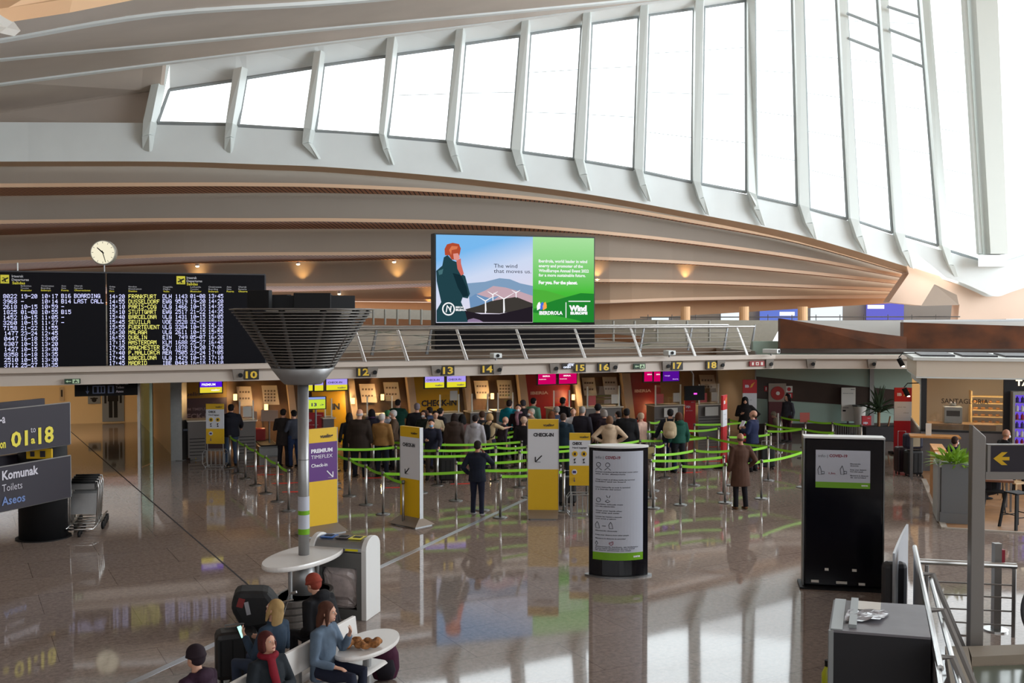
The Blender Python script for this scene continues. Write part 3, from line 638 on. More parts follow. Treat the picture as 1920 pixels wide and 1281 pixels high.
# ---- clock above the board
PC = Plane(*W(195, 474, 31.9).xy, 6); c = PC.at(195, 474); r = abs(PC.at(219, 474)[0]-c[0])
ck = thing('station_clock', 'round lit white clock on a short post above the departures board', 'clock', tuple(PC.w(c[0], 0, c[2])), PC.a)
def disc(r_, y0, y1, seg=40): return MB().cyl((0, y0, 0), (0, y1, 0), r_, seg=seg)
disc(r, -.12, .12).build('case', mat('clock_case', S(180, 178, 168), .3, .7), ck, bevel=.02)
disc(r*.9, -.135, -.12).build('dial', emis('clock_dial', (1.0, .93, .70), .92), ck)
b = MB()
for k in range(12):
    a = k*PI/6; b.box((r*.8*math.sin(a), -.138, r*.8*math.cos(a)), (.012, .004, .05), ry=a)
b.build('hour_marks', INK, ck)
def hand(ang, l, w_): a = math.radians(ang); d = Vector((math.sin(a), 0, math.cos(a))); return MB().loft([d*(-.18*l)+Vector((0, -.145, 0)), d*l+Vector((0, -.145, 0))], [(w_, .006), (w_*.6, .006)], 4)
hand(-48, r*.58, .022).build('hour_hand', MBLACK, ck); hand(164, r*.82, .015).build('minute_hand', MBLACK, ck)
MB().cyl((0, 0, -r), (0, 0, -(c[2]+PC.o.z-zt)), .025).build('post', GREYM, ck)
t = thing('aerial', 'thin white rod standing on top of the departures board at its left part', 'aerial', tuple(PD.w(PD.at(32, 500)[0], .2, zt+.04))); MB().cyl((0, 0, 0), (0, 0, .24), .02).build('rod', WHITE, t)
# ---- big advert screen
PA = Plane(*W(960, 600, 36.9).xy, 18)
ad = pthing('advert_wall', 'huge lit advert screen of a woman on a hill and a green text panel', 'advert screen', PA)
a = PA.at(817, 700); c = PA.at(1114.6, 446)
ztop = PA.at(960, 443.2)[2]; zl, zr = 3.2, ztop
MB().bx(a[0]-.03, c[0]+.03, .03, .55, zl, ztop+.05).build('cabinet', mat('screen_cabinet', S(44, 46, 46), .5), ad)
dx0, dx1 = PA.at(818, 600)[0], PA.at(1113.5, 600)[0]; dz0, dz1 = PA.at(960, 605)[2], ztop
mid = PA.at(999, 600)[0]
def gradmat(name, stops, z0, z1, s, xw=0.0):
    m = bpy.data.materials.new(name); m.use_nodes = True; n = m.node_tree; n.nodes.clear(); L = n.links.new
    o = n.nodes.new('ShaderNodeOutputMaterial'); e = n.nodes.new('ShaderNodeEmission'); e.inputs[1].default_value = s
    t = n.nodes.new('ShaderNodeTexCoord'); sp = n.nodes.new('ShaderNodeSeparateXYZ'); L(t.outputs['Object'], sp.inputs[0])
    ad_ = n.nodes.new('ShaderNodeMath'); ad_.operation = 'MULTIPLY_ADD'; L(sp.outputs['X'], ad_.inputs[0]); ad_.inputs[1].default_value = xw; L(sp.outputs['Z'], ad_.inputs[2])
    r = n.nodes.new('ShaderNodeMapRange'); r.inputs[1].default_value = z0; r.inputs[2].default_value = z1; L(ad_.outputs[0], r.inputs[0])
    c = n.nodes.new('ShaderNodeValToRGB'); L(r.outputs[0], c.inputs[0])
    while len(c.color_ramp.elements) < len(stops): c.color_ramp.elements.new(.5)
    for el, (p, k) in zip(c.color_ramp.elements, stops): el.position = p; el.color = (*k, 1)
    L(c.outputs[0], e.inputs[0]); L(e.outputs[0], o.inputs[0]); return m
MB().bx(dx0, mid, 0, .02, dz0, dz1).build('picture_sky', gradmat('ad_sky', [(0, S(232, 208, 212)), (.4, S(222, 216, 234)), (.75, S(206, 218, 242)), (1, S(120, 184, 238))], dz0-.9, dz1, 1.0, -.32), ad)
MB().bx(mid, dx1, 0, .02, dz0, dz1).build('green_panel', gradmat('ad_green', [(0, S(20, 130, 40)), (.35, S(74, 190, 60)), (1, S(170, 226, 160))], dz0, dz1, 1.0), ad)
MB().bx(a[0], c[0], -.02, .02, zl, dz0-.0).build('lower_panel', mat('screen_black', (.005, .004, .005), .6, spec=.12), ad)
def adp(name, col, pts, off, s=1.0): return pxpoly(PA, ad, name, emis('ad_'+name+str(round(off*1000)), S(*col), s), pts, off, .003)
def apx(pts): return [(800+x/5.125, 430+y/5.125) for x, y in pts]
adp('far_hill', (128, 158, 190), apx([(390, 520), (560, 505), (700, 470), (800, 480), (900, 520), (1020, 545), (1020, 760), (420, 760)]), -.008)
adp('pale_slope', (196, 166, 176), apx([(440, 640), (560, 590), (640, 545), (760, 560), (900, 600), (1018, 640), (1018, 740), (420, 745)]), -.012)
adp('blue_valley', (110, 146, 186), apx([(410, 660), (470, 620), (600, 660), (700, 640), (560, 740), (420, 750)]), -.015)
adp('dark_hill', (62, 58, 54), apx([(370, 770), (500, 735), (620, 690), (760, 665), (860, 650), (960, 690), (1018, 712), (1018, 760), (700, 810), (400, 800)]), -.018)
adp('foreground', (36, 30, 38), apx([(360, 780), (520, 815), (700, 815), (880, 775), (1018, 740), (1018, 893), (330, 893)]), -.021)
adp('flowers', (140, 120, 150), apx([(385, 893), (400, 868), (450, 855), (510, 872), (545, 893)]), -.024)
adp('jacket', (34, 66, 74), apx([(97, 500), (92, 400), (150, 350), (165, 270), (200, 248), (250, 300), (300, 320), (340, 430), (370, 450), (400, 560), (416, 620), (395, 665), (345, 655), (330, 700), (370, 790), (395, 893), (95, 893), (95, 780), (140, 700), (118, 600)]), -.027)
adp('jacket_fold', (20, 44, 52), apx([(250, 420), (330, 440), (385, 560), (400, 640), (350, 650), (300, 560)]), -.030)
adp('jacket_light', (70, 110, 116), apx([(110, 400), (160, 380), (150, 430), (120, 440)]), -.030)
adp('hair', (176, 76, 50), apx([(176, 250), (172, 190), (195, 145), (250, 130), (310, 142), (328, 185), (320, 230), (300, 300), (240, 290), (215, 250)]), -.032)
adp('hair_light', (216, 120, 80), apx([(215, 200), (240, 160), (300, 165), (290, 190), (240, 200), (236, 250)]), -.034)
adp('arm', (206, 108, 96), apx([(285, 300), (328, 280), (330, 330), (358, 430), (330, 445), (296, 380)]), -.036)
adp('face', (224, 150, 140), apx([(255, 235), (300, 230), (320, 270), (300, 300), (262, 290)]), -.038)
tb = MB()
for x, y0, y1, w_ in ((565, 690, 808, 10), (742, 670, 805, 12), (635, 628, 688, 6), (858, 610, 655, 5)):
    q_ = [PA.at(800+(x+dx)/5.125, 430+yy/5.125, -.036) for dx, yy in ((-w_/2, y1), (w_/2, y1), (w_/2, y0), (-w_/2, y0))]; tb.prism([(v[0], v[2]) for v in q_], -.036, -.033)
    for an in (-60, 60, 175):
        q0 = PA.at(800+x/5.125, 430+y0/5.125, -.038); l = w_*.014; d = Vector((math.sin(math.radians(an)), 0, math.cos(math.radians(an))))
        tb.loft([Vector((q0[0], -.037, q0[2])), Vector((q0[0], -.037, q0[2]))+d*l*2.6], [(.02, .002), (.006, .002)], 4)
tb.build('wind_turbines', emis('ad_white', (.95, .95, .97), 1.0), ad)
adp('green_hill', (80, 176, 60), apx([(1022, 575), (1150, 590), (1270, 625), (1340, 650), (1500, 612), (1606, 620), (1606, 700), (1022, 760)]), -.008)
adp('green_hill_front', (34, 132, 48), apx([(1022, 780), (1120, 720), (1240, 680), (1350, 650), (1480, 614), (1607, 620), (1607, 892), (1022, 892)]), -.012)
adp('green_hill_low', (60, 168, 56), apx([(1022, 800), (1200, 822), (1430, 870), (1500, 892), (1022, 892)]), -.015)
AW = emis('ad_white', (.95, .95, .97), 1.0)
pxtext(PA, ad, 'slogan', emis('ad_ink', S(40, 44, 60), 1), [('The wind', 926, 502, 7.6, 44, .0), ('that moves us.', 926, 511.8, 7.6, 70, .0)], -.02)
pxtext(PA, ad, 'white_text', AW, [('Iberdrola, world leader in wind', 1010, 492, 5.6, 91, .03), ('energy and promoter of the', 1010, 501, 5.6, 83, .03), ('WindEurope Annual Event 2022', 1010, 510, 5.6, 94, .03), ('for a more sustainable future.', 1010, 518.5, 5.6, 88, .03),
 ('For you. For the planet.', 1010, 532.5, 6, 73, .06), ('IBERDROLA', 1011, 590, 6.4, 44, .05), ('Wind', 1067, 583, 10, 33, .07), ('EUROPE', 1069.5, 589.5, 4.4, 32, .09), ('BISCAY', 854.5, 577.6, 3, 17, .05), ('BILBAO', 854.5, 583, 4, 18, .05)], -.04)
pxrects(PA, ad, 'divider', AW, [(1060.6, 567, 1062, 596), (1066, 564.2, 1107, 566)], -.03)
for nm, cl, dx in (('logo_leaf_white', (.95, .95, .97), 0), ('logo_leaf_blue', S(70, 110, 220), 6), ('logo_leaf_orange', S(250, 170, 70), 11)):
    pxpoly(PA, ad, nm, emis(nm, cl, 1), [(1007+dx, 582), (1006.5+dx, 574), (1009+dx, 568), (1012+dx, 566), (1014+dx, 572), (1014+dx, 578), (1010+dx, 580.5)], -.03, .003)
q_ = PA.at(841, 579.5, -.04); rr = abs(PA.at(852.5, 579)[0]-q_[0])
b = MB(); n = 28
for k in range(n):
    a0, a1 = 2*PI*k/n, 2*PI*(k+1)/n
    b.add([(q_[0]+r_*math.cos(t_), -.04, q_[2]+r_*math.sin(t_)) for r_, t_ in ((rr, a0), (rr, a1), (rr*.8, a1), (rr*.8, a0))], [(0, 1, 2, 3)])
for pts in ([(-.45, -.5), (-.3, -.5), (-.1, .5), (-.25, .6)], [(-.2, .5), (.3, -.5), (.45, -.5), (.1, .3)], [(.2, -.4), (.35, -.4), (.5, .5), (.3, .45)]):
    b.prism([(q_[0]+x*rr, q_[2]+z*rr) for x, z in pts], -.041, -.04)
b.build('round_logo', AW, ad)
# ---- number boards, exit signs and wall speakers on the canopy edge
def ymid(px): return 0
NB = mat('number_black', (.02, .016, .014), .5); NY = mat('number_yellow', S(220, 184, 60), .5, emit=S(220, 184, 60), es=.12)
PF2 = PF.shift(-.03)
def fsign(name, label, cat, rect, items, m, tm, P=PF2, group=None, th=.05, ht=None):
    x0, y0, x1, y1 = rect; a = P.at(x0, y1); c = P.at(x1, y0)
    t = thing(name, label, cat, tuple(P.w((a[0]+c[0])/2, 0, a[2])), P.a, group); t_w = c[0]-a[0]; hh = c[2]-a[2]
    MB().bx(-t_w/2, t_w/2, -th, .0, 0, hh).build('panel', m, t)
    return t, t_w, hh
for num, x0, y0, x1, y1, wh in ((10, 457, 693, 485, 712, 'left of the louvred lamp'), (12, 668, 688, 694, 707, 'just right of the louvred lamp'), (13, 827, 685, 851, 704, 'left below the advert screen'), (14, 901, 683, 925, 701, 'below the advert screen'), (15, 1076, 681, 1097, 698, 'right under the advert screen'), (16, 1120, 680, 1143, 697, 'right of the advert screen'), (17, 1258, 677, 1279, 694, 'near the right end'), (18, 1323, 676, 1344, 693, 'last before the fire sign')):
    t, tw, hh = fsign('counter_number_sign', 'black sign with yellow number %d on the canopy edge, %s' % (num, wh), 'sign', (x0, y0, x1, y1), None, NB, NY, group='counter number signs')
    text(t, 'number', NY, [(str(num), 0, hh*.16, hh*.7, tw*.78, 'CENTER', .03)], -.056)
EXG = mat('exit_green', S(26, 48, 34), .5, emit=(.05, .12, .06), es=.1); EXW = mat('exit_pale', S(170, 196, 160), .5, emit=(.4, .5, .36), es=.25)
for k, (r, lb) in enumerate((((121, 710, 151, 720), 'green exit sign with arrow on the canopy edge above the toilets sign'), ((1187, 682, 1209, 692), 'green exit sign with arrow between numbers 16 and 17'))):
    t, tw, hh = fsign('exit_sign', lb, 'exit sign', r, None, EXG, EXW, group='exit signs')
    MB().prism([(-.42*tw, .5*hh), (-.3*tw, .75*hh), (-.3*tw, .58*hh), (-.08*tw, .58*hh), (-.08*tw, .42*hh), (-.3*tw, .42*hh), (-.3*tw, .25*hh)], -.06, -.05).build('arrow', EXW, t)
    MB().bx(0, .42*tw, -.06, -.05, .1*hh, .9*hh).build('pictogram_field', EXW, t)
    MB().ell((.2*tw, -.062, .75*hh), (.04*hh*2, .004, .08*hh*1.3), 8, 5).prism([(.1*tw, .2*hh), (.17*tw, .2*hh), (.22*tw, .45*hh), (.3*tw, .2*hh), (.35*tw, .22*hh), (.27*tw, .6*hh), (.18*tw, .65*hh), (.1*tw, .5*hh)], -.064, -.06).build('running_figure', EXG, t)
t, tw, hh = fsign('fire_sign', 'slanted red fire equipment sign at the right end of the canopy', 'sign', (1404, 677, 1432, 687), None, mat('fire_red', S(150, 26, 30), .5), None)
MB().bx(-.36*tw, -.24*tw, -.06, -.05, .2*hh, .8*hh).bx(-.1*tw, .1*tw, -.06, -.05, .2*hh, .8*hh).bx(.24*tw, .38*tw, -.06, -.05, .2*hh, .8*hh).build('symbols', PAPER, t)
MB().bx(-.04*tw, .04*tw, -.065, -.06, .35*hh, .65*hh).build('hose_symbol', mat('fire_red', S(150, 26, 30), .5), t)
t, tw, hh = fsign('small_info_screen', 'small black screen with white flight text beside number 15', 'screen', (1053, 677, 1076, 692), None, NB, NY)
text(t, 'flight_text', emis('screen_text', (.8, .85, 1), 1.2), [('BIO', 0, hh*.62, hh*.2, tw*.5, 'LEFT', .06), ('GATE', -tw*.1, hh*.38, hh*.2, tw*.5, 'LEFT', .06), ('OPEN', -tw*.42, hh*.12, hh*.2, tw*.6, 'LEFT', .06)], -.056)
spk = None
for k, (px, lb) in enumerate(((446, 'left of number 10'), (698, 'right of number 12'), (817, 'left of number 13'), (932, 'right of number 14'), (1038, 'left of number 15'), (1149, 'right of number 16'), (1248, 'left of number 17'), (1350, 'right of number 18'), (1441, 'under the long white camera'), (1520, 'in the plain stretch at right'), (1634, 'rightmost, by the cafe roof'))):
    P = PF2 if px < 1445 else PQ.shift(-.03); p = P.wat(px, 690)
    t = thing('wall_speaker', 'grey wedge speaker with black hole on canopy edge, '+lb, 'speaker', (p.x, p.y, 2.68), P.a, 'wedge speakers along the canopy edge')
    if spk is None:
        spk = (MB().hexa([(-.11, -.03, 0), (.11, -.03, 0), (.17, -.12, .38), (-.17, -.12, .38)], [(-.11, .03, 0), (.11, .03, 0), (.17, .03, .38), (-.17, .03, .38)]).mesh('housing', mat('speaker_grey', S(140, 132, 124), .6)), MB().cyl((.06, -.09, .13), (.06, -.02, .13), .06).mesh('cone', MBLACK))
    link(spk[0], 'housing', t); link(spk[1], 'cone', t)
for k, (px, py, lb) in enumerate(((930, 667, 'white box camera on the canopy lip below the advert screen'), (1252, 662, 'white box camera on the canopy lip above number 17'), (1441, 663, 'long white camera at the right end of the railing'))):
    p = PF.wat(px, 672); t = thing('security_camera', lb, 'camera', (p.x, p.y-.35, 3.1), PF.a+(0, 0, .6)[k], 'white cameras on the canopy lip')
    MB().box((0, 0, .14), (.26, .34 if k < 2 else .5, .14)).build('housing', WHITE, t, bevel=.02); MB().cyl((0, 0, 0), (0, 0, .1), .03).build('bracket', GREYM, t)
    MB().cyl((0, -.17 if k < 2 else -.25, .14), (0, -.19 if k < 2 else -.27, .14), .05).build('lens', MBLACK, t)
# ---- railing on the canopy edge
t = pthing('canopy_railing', 'long steel railing with slanted posts along the canopy edge', 'railing', PF)
x0, x1 = PF.at(600, 640, .1)[0], PF.at(1408, 640, .1)[0]; ztr = 4.02
MB().cyl((x0, .35, ztr), (x1+.3, .35, ztr), .035).build('top_rail', STEEL, t)
for k in range(5): MB().cyl((x0, .12+.04*k, 3.22+.155*k), (x1, .12+.04*k, 3.22+.155*k), .014, seg=6).build('rail_wire', STEEL, t)
for px in (610, 677, 757, 868, 980, 1090, 1195, 1297, 1395):
    xx = PF.at(px, 670, .1)[0]; MB().loft([(xx+.1, .05, 3.1), (xx-.12, .35, ztr)], [(.05, .02), (.04, .015)], 6).build('post', STEEL, t)
t = thing('canopy_railing', 'darker far railing running back over the canopy roof behind the steel one', 'railing', tuple(PF.w(0, 4.4, 0)), PF.a)
for k in range(5): MB().cyl((x0+1, 0, 3.25+.16*k), (x1+1.9, 0, 3.25+.16*k), .012, seg=6).build('rail_wire', DSTEEL, t)
MB().cyl((x0+1, 0, 4.02), (x1+1.9, 0, 4.02), .03).build('top_rail', STEEL, t)
for px in (697, 800, 1200, 1290, 1357, 1408):
    xx = PF.at(px, 655, 4.4)[0]; MB().loft([(xx, 0, 3.1), (xx+.18, 0, 4.02)], [(.06, .03), (.04, .02)], 6).build('post', DSTEEL, t)
# ================================================================== COUNTERS
PDK = PF.shift(4.15); PBK = PF.shift(6.42)
def bp(name, label, cat, pts, m, P=PBK, th=.06, group=None, off=0):
    q = [P.at(x, y, off) for x, y in pts]; cx = sum(v[0] for v in q)/len(q); z0 = min(v[2] for v in q)
    t = thing(name, label, cat, tuple(P.w(cx, off, z0)), P.a, group)
    MB().prism([(v[0]-cx, v[2]-z0) for v in q], -th, 0).build('panel', m, t); t['cx'] = cx; t['z0'] = z0; return t
def bptext(t, P, name, m, items, off=-.075, poff=0):
    out = []
    for it in items:
        a = P.at(it[1], it[2], off+poff); u = P.at(it[1], it[2]-it[3], off+poff); wl = P.at(it[1]+it[4], it[2], off+poff)[0]-a[0]
        out.append((it[0], a[0]-t['cx'], a[2]-t['z0'], u[2]-a[2], wl, 'LEFT', it[5] if len(it) > 5 else .03))
    text(t, name, m, out, off)
BRZ = mat('bronze_panel2', S(112, 88, 66), .4, noise=.08, nscale=1.2)
t = bp('backdrop', 'dark purple and black backdrop panel of the premium counter with grey check-in lettering', 'backdrop', [(336, 852), (425, 850), (425, 708), (336, 711)], mat('premium_black', S(38, 26, 46), .5))
bptext(t, PBK, 'lettering', mat('letter_grey', S(110, 100, 116), .6), [('PREMIUM TIMEFLEX', 329, 771, 5, 62, .02), ('CHECK-IN', 327, 787, 10, 72, .03)])
q = [PBK.at(x, y, -.07) for x, y in ((337, 748), (425, 745), (425, 716), (337, 718))]; MB().prism([(v[0]-t['cx'], v[2]-t['z0']) for v in q], -.07, -.062).build('yellow_band', mat('dim_yellow', S(110, 88, 20), .5), t)
bptext(t, PBK, 'yellow_band_lettering', INK, [('vueling', 341, 743, 7, 40, .03)])
for k, (x0, x1, c, lb) in enumerate(((590, 652, S(196, 154, 10), 'yellow check-in backdrop panel right of the lamp pole'), (770, 866, S(204, 152, 14), 'wide yellow check-in backdrop panel between numbers 13 and 14'))):
    t = bp('backdrop', lb, 'backdrop', [(x0, 845), (x1, 840), (x1-8, 700), (x0-8, 702)], mat('backdrop_yellow', c, .45), group='yellow check-in backdrops')
    bptext(t, PBK, 'lettering', INK, [('IN', 622, 768, 11, 15, .05)] if k == 0 else [('CHECK-IN', 790, 762, 11, 66, .04)])
for k, (x0, x1, xt) in enumerate(((980, 1074, 995), (1178, 1243, 1190))):
    t = bp('backdrop', ('bright red backdrop panel with pale airline lettering below the pink screens', 'dark red backdrop panel with airline lettering below number 17')[k], 'backdrop', [(x0, 835), (x1, 832), (x1-8, 697), (x0-8, 700)], mat('backdrop_red%d' % k, (S(140, 8, 14), S(104, 8, 18))[k], .45), group='red airline backdrops')
    bptext(t, PBK, 'lettering', mat('letter_pale', S(196, 170, 160), .6), [('IBERIA', xt, (740, 736)[k], 5.5, (33, 31)[k], .03)])
# slanted columns
for k, (xt, w_) in enumerate(((536, 12), (651, 12), (762, 13), (868, 12), (971, 14), (1076, 10), (1166, 15))):
    q = [PBK.at(x, y, -.3) for x, y in ((xt+16, 838), (xt+16+w_, 838), (xt+w_, 700), (xt, 700))]
    struct(MB().hexa([PBK.w(v[0], -.3, v[2]) for v in q], [PBK.w(v[0], 0, v[2]) for v in q]).build('trim_slanted_column_%d' % (k+1), mat('column_beige', S(186, 166, 144), .5)))
# posters on the bronze bays
for k, (x0, y0, x1, y1, lb) in enumerate(((445, 725, 472, 761, 'leftmost of all, in the bay below number 10'), (492, 723, 521, 759, 'in the bay below number 10, right of the first'), (675, 720, 704, 755, 'below number 12, left one'), (720, 717, 748, 752, 'below number 12, right one'), (890, 714, 916, 748, 'below number 14, left one'), (933, 713, 960, 747, 'below number 14, right one with pictograms'), (1092, 708, 1116, 742, 'below number 15'), (1131, 707, 1157, 740, 'below number 16'), (1312, 703, 1340, 728, 'below number 18'))):
    t = bp('poster', 'pale tilted notice poster '+lb, 'poster', [(x0+3, y1), (x1+3, y1), (x1-2, y0), (x0-2, y0)], mat('poster_paper', S(176, 164, 152), .6), off=-.1, th=.02, group='notice posters behind the counters')
    rs = MB()
    for j in range(4):
        for i in range(4):
            a = PBK.at(x0+4+i*(x1-x0-6)/4, y0+10+j*6+2, -.15); c = PBK.at(x0+4+i*(x1-x0-6)/4+3.4, y0+10+j*6-1.4, -.15)
            if k in (1, 5) or j % 2 == 0: rs.bx(a[0]-t['cx'], c[0]-t['cx'], -.03, -.024, a[2]-t['z0'], c[2]-t['z0'])
    rs.build('pictograms', mat('poster_ink', S(96, 84, 78), .7), t)
# wall lamps with pools of warm light
for k, (px, py, lb) in enumerate(((441, 745, 'left of the first poster under number 10'), (499, 764, 'low under the second poster below number 10'), (662, 752, 'beside the column left of number 12'), (717, 745, 'between the posters below number 12'), (923, 743, 'between the posters below number 14'), (1075, 745, 'right of the bright red backdrop'), (1237, 768, 'beside the counter below number 17'))):
    p = PBK.wat(px, py, -.35)
    t = thing('wall_lamp', 'small warm wall lamp '+lb, 'lamp', tuple(p), PBK.a, 'warm lamps behind the counters'); MB().cyl((0, 0, -.1), (0, 0, .1), .06).build('glass', emis('lamp_glow', (1, .62, .22), 3), t)
    MB().bx(-.03, .03, 0, .3, -.03, .03).build('bracket', DSTEEL, t)
    lamp('counter_lamp', 'POINT', tuple(p+Vector((.0, -.12, .0))), 26, (1, .62, .26), .06)
for px in (480, 620, 700, 820, 930, 1040, 1120, 1250, 1330):
    p = PF.wat(px, 705, 4.9); lamp('counter_downlight', 'SPOT', (p.x, p.y, 2.58), 42, (1, .72, .42), .1, aim=(p.x+.3, p.y+.9, 0), spot=95)
# desks
TOPL = mat('desk_top', S(226, 214, 196), .4); DESKG = mat('desk_grey', S(112, 106, 102), .45, .2)
for k, (x0, x1, yt, base, lb) in enumerate(((350, 389, 788, 0, 'grey premium check-in counter behind the yellow posts'), (443, 482, 788, 1, 'check-in counter where a man in dark jacket stands, left'), (604, 629, 783, 1, 'check-in counter just right of the lamp pole'), (683, 742, 778, 1, 'check-in counter below number 12'), (820, 867, 774, 1, 'check-in counter before the wide yellow backdrop'), (880, 921, 772, 1, 'check-in counter below number 14'), (929, 968, 770, 1, 'check-in counter between the yellow and red backdrops'), (1034, 1074, 765, 1, 'check-in counter before the bright red backdrop'), (1097, 1167, 763, 1, 'wide lit check-in counter below number 16'), (1225, 1282, 759.5, 1, 'check-in counter below number 17'), (1307, 1353, 757.5, 1, 'check-in counter below number 18'))):
    a = PDK.at(x0, 800); c = PDK.at(x1, 800); w_ = c[0]-a[0]; z = PDK.at((x0+x1)/2, yt)[2]
    t = thing('check_in_desk', lb, 'counter', tuple(PDK.w((a[0]+c[0])/2, 0, 0)), PDK.a, 'check-in counters')
    MB().bx(-w_/2+.04, w_/2-.04, 0, .6, .08, z-.04).bx(-w_/2+.1, w_/2-.1, .05, .55, 0, .08).build('body', DESKG, t); MB().bx(-w_/2, w_/2, -.1, .65, z-.04, z).build('desk_top', TOPL, t, bevel=.01)
    rb = MB()
    for j in range(6): rb.bx(-w_/2+.08, w_/2-.08, -.012, 0, .15+j*.1, .17+j*.1)
    rb.build('grooves', MBLACK, t)
    if base:
        zz = .72 if k > 7 else .6; gl = MB().bx(-w_/2+.12, w_/2-.12, .05, .062, z, z+zz).build('sneeze_guard', GLASS, t)
        pm = MB()
        for s_ in (-1, 1): pm = MB().bx(s_*(w_/2-.11)-.018, s_*(w_/2-.11)+.018, .03, .08, z, z+zz).build('guard_post', WHITE, t)
        if k in (1, 4, 8, 9, 10):
            MB().bx(w_/2-.42, w_/2-.16, .02, .03, z+.1+(.3 if k == 4 else 0), z+.42+(.3 if k == 4 else 0)).build('notice', PAPER, t)
            if k > 7: MB().bx(-w_/2+.14, -w_/2+.42, .02, .03, z+.06, z+.4).build('pink_notice', mat('pink_paper', S(206, 96, 96), .6), t)
        if k in (9, 10): MB().bx(-.25, .3, -.12, -.1, z-.42, z-.1).build('front_notice', PAPER, t)
# baggage belts between desks
for k, (x0, x1, lb) in enumerate(((486, 524, 'left of the lamp pole'), (755, 800, 'right of the counter below number 12'), (1185, 1222, 'left of the counter below number 17'))):
    a = PDK.at(x0, 800); c = PDK.at(x1, 800); w_ = c[0]-a[0]; t = thing('baggage_belt', 'low dark baggage belt between counters '+lb, 'conveyor', tuple(PDK.w((a[0]+c[0])/2, .05, 0)), PDK.a, 'baggage belts')
    MB().bx(-w_/2, w_/2, 0, 1.6, 0, .32).build('frame', DSTEEL, t); MB().bx(-w_/2+.06, w_/2-.06, .02, 1.62, .32, .36).build('belt', MBLACK, t); MB().bx(-w_/2, w_/2, -.02, .0, .04, .26).build('front_plate', GREYM, t)
for k, (x0, y0, x1, y1, lb) in enumerate(((458, 771, 482, 791, 'left one of two blank pinkish boards under the posters left of the pole'), (489, 769, 521, 790, 'right one of two blank pinkish boards under the posters left of the pole'))):
    t = bp('blank_board', lb, 'board', [(x0, y1), (x1, y1), (x1, y0), (x0, y0)], mat('pinkish_board', S(170, 142, 124), .6), off=-1.6, th=.04, group='blank boards'); MB().cyl((0, .03, -t['z0']), (0, .03, .1), .025).cyl((0, .03, -t['z0']), (0, .03, -t['z0']+.03), .2).build('stand', DSTEEL, t)
t = thing('red_case', 'upright red suitcase beside the belt left of the lamp pole', 'suitcase', tuple(G(486, 846)), .3); MB().box((0, 0, .42), (.4, .26, .66)).build('shell', mat('case_red', S(130, 24, 30), .4), t, bevel=.04)
MB().cyl((-.12, .1, .75), (-.12, .1, 1.0), .012).cyl((.12, .1, .75), (.12, .1, 1.0), .012).cyl((-.13, .1, 1.0), (.13, .1, 1.0), .016).build('handle', DSTEEL, t)
for s_ in (-1, 1): MB().cyl((s_*.15-.02, 0, .045), (s_*.15+.02, 0, .045), .045).build('wheel', MBLACK, t)
# ---- monitors hanging under the canopy
PM = PF.shift(1.0)
def monitor(name, label, r, top, bot, items, tm, P=PM, group='hanging counter screens', split=.52, s=.95):
    x0, y0, x1, y1 = r; a = P.at(x0, y1); c = P.at(x1, y0); w_ = c[0]-a[0]; h = c[2]-a[2]
    t = thing(name, label, 'screen', tuple(P.w((a[0]+c[0])/2, 0, a[2])), P.a, group)
    MB().bx(-w_/2-.03, w_/2+.03, .0, .07, -.03, h+.03).build('bezel', MBLACK, t)
    MB().bx(-w_/2, w_/2, -.008, 0, h*(1-split), h).build('upper_field', emis('scr'+str(top), S(*top), s), t)
    if bot: MB().bx(-w_/2, w_/2, -.008, 0, 0, h*(1-split)).build('lower_field', emis('scr'+str(bot), S(*bot), s), t)
    MB().cyl((0, .1, h*.5), (0, .1, 2.66-a[2]), .02).bx(-.1, .1, .06, .12, h*.3, h*.7).build('bracket', DSTEEL, t)
    text(t, 'lettering', tm, [(st, -w_/2+w_*fx, h*fz, h*fh, w_*fw, 'LEFT', .03) for st, fx, fz, fh, fw in items], -.011); return t
INKE = emis('scr_ink', S(60, 50, 90), 1); WE = emis('scr_white', (1, .96, 1), 1.1)
monitor('counter_screen', 'violet and yellow premium screen left of number 10', (375, 714.5, 416, 737), (86, 20, 226), (232, 214, 60), [('PREMIUM', .08, .62, .2, .62), ('vueling', .5, .16, .16, .4)], WE)
ci = [('CHECK-IN', .07, .62, .17, .68)]; cv = [('CHECK-IN', .07, .62, .17, .68), ('vueling', .52, .14, .16, .4)]
for r, lb in (((573, 711, 586, 733), 'sliver of a check-in screen hidden by the lamp pole'), ((590, 711, 606, 733), 'narrow check-in screen just right of the lamp pole'), ((612, 710.5, 651, 732), 'violet and yellow check-in screen left of number 12'), ((797, 706, 832.5, 727.5), 'left one of the check-in screen pair under number 13'), ((838, 705, 873, 726.5), 'right one of the check-in screen pair under number 13')):
    monitor('counter_screen', lb, r, (176, 158, 246), (232, 222, 50), cv if r[2]-r[0] > 20 else [], INKE)
for k, (r, lb) in enumerate((((1009, 701, 1042, 721), 'left one of the two pink airline screens under number 15'), ((1048, 700, 1081, 720), 'right one of the two pink airline screens under number 15'), ((1208, 697, 1223, 715.5), 'small pink screen left of number 17'), ((1226, 697, 1238, 715.5), 'narrow red pink screen directly left of the purple one'))):
    t = monitor('counter_screen', lb, r, (206, 0, 96), None, [('IBERIA', .25, .72, .14, .42), ('business', .05, .45, .08, .4)] if k < 2 else [('IBERIA', .35, .66, .12, .6)], WE, split=1)
monitor('counter_screen', 'purple screen under number 17', (1243, 696, 1273, 715), (86, 14, 150), None, [('VIAJE', .08, .5, .1, .35), ('iberia', .6, .15, .1, .35)], emis('scr_lilac', (.7, .5, 1), 1), split=1)
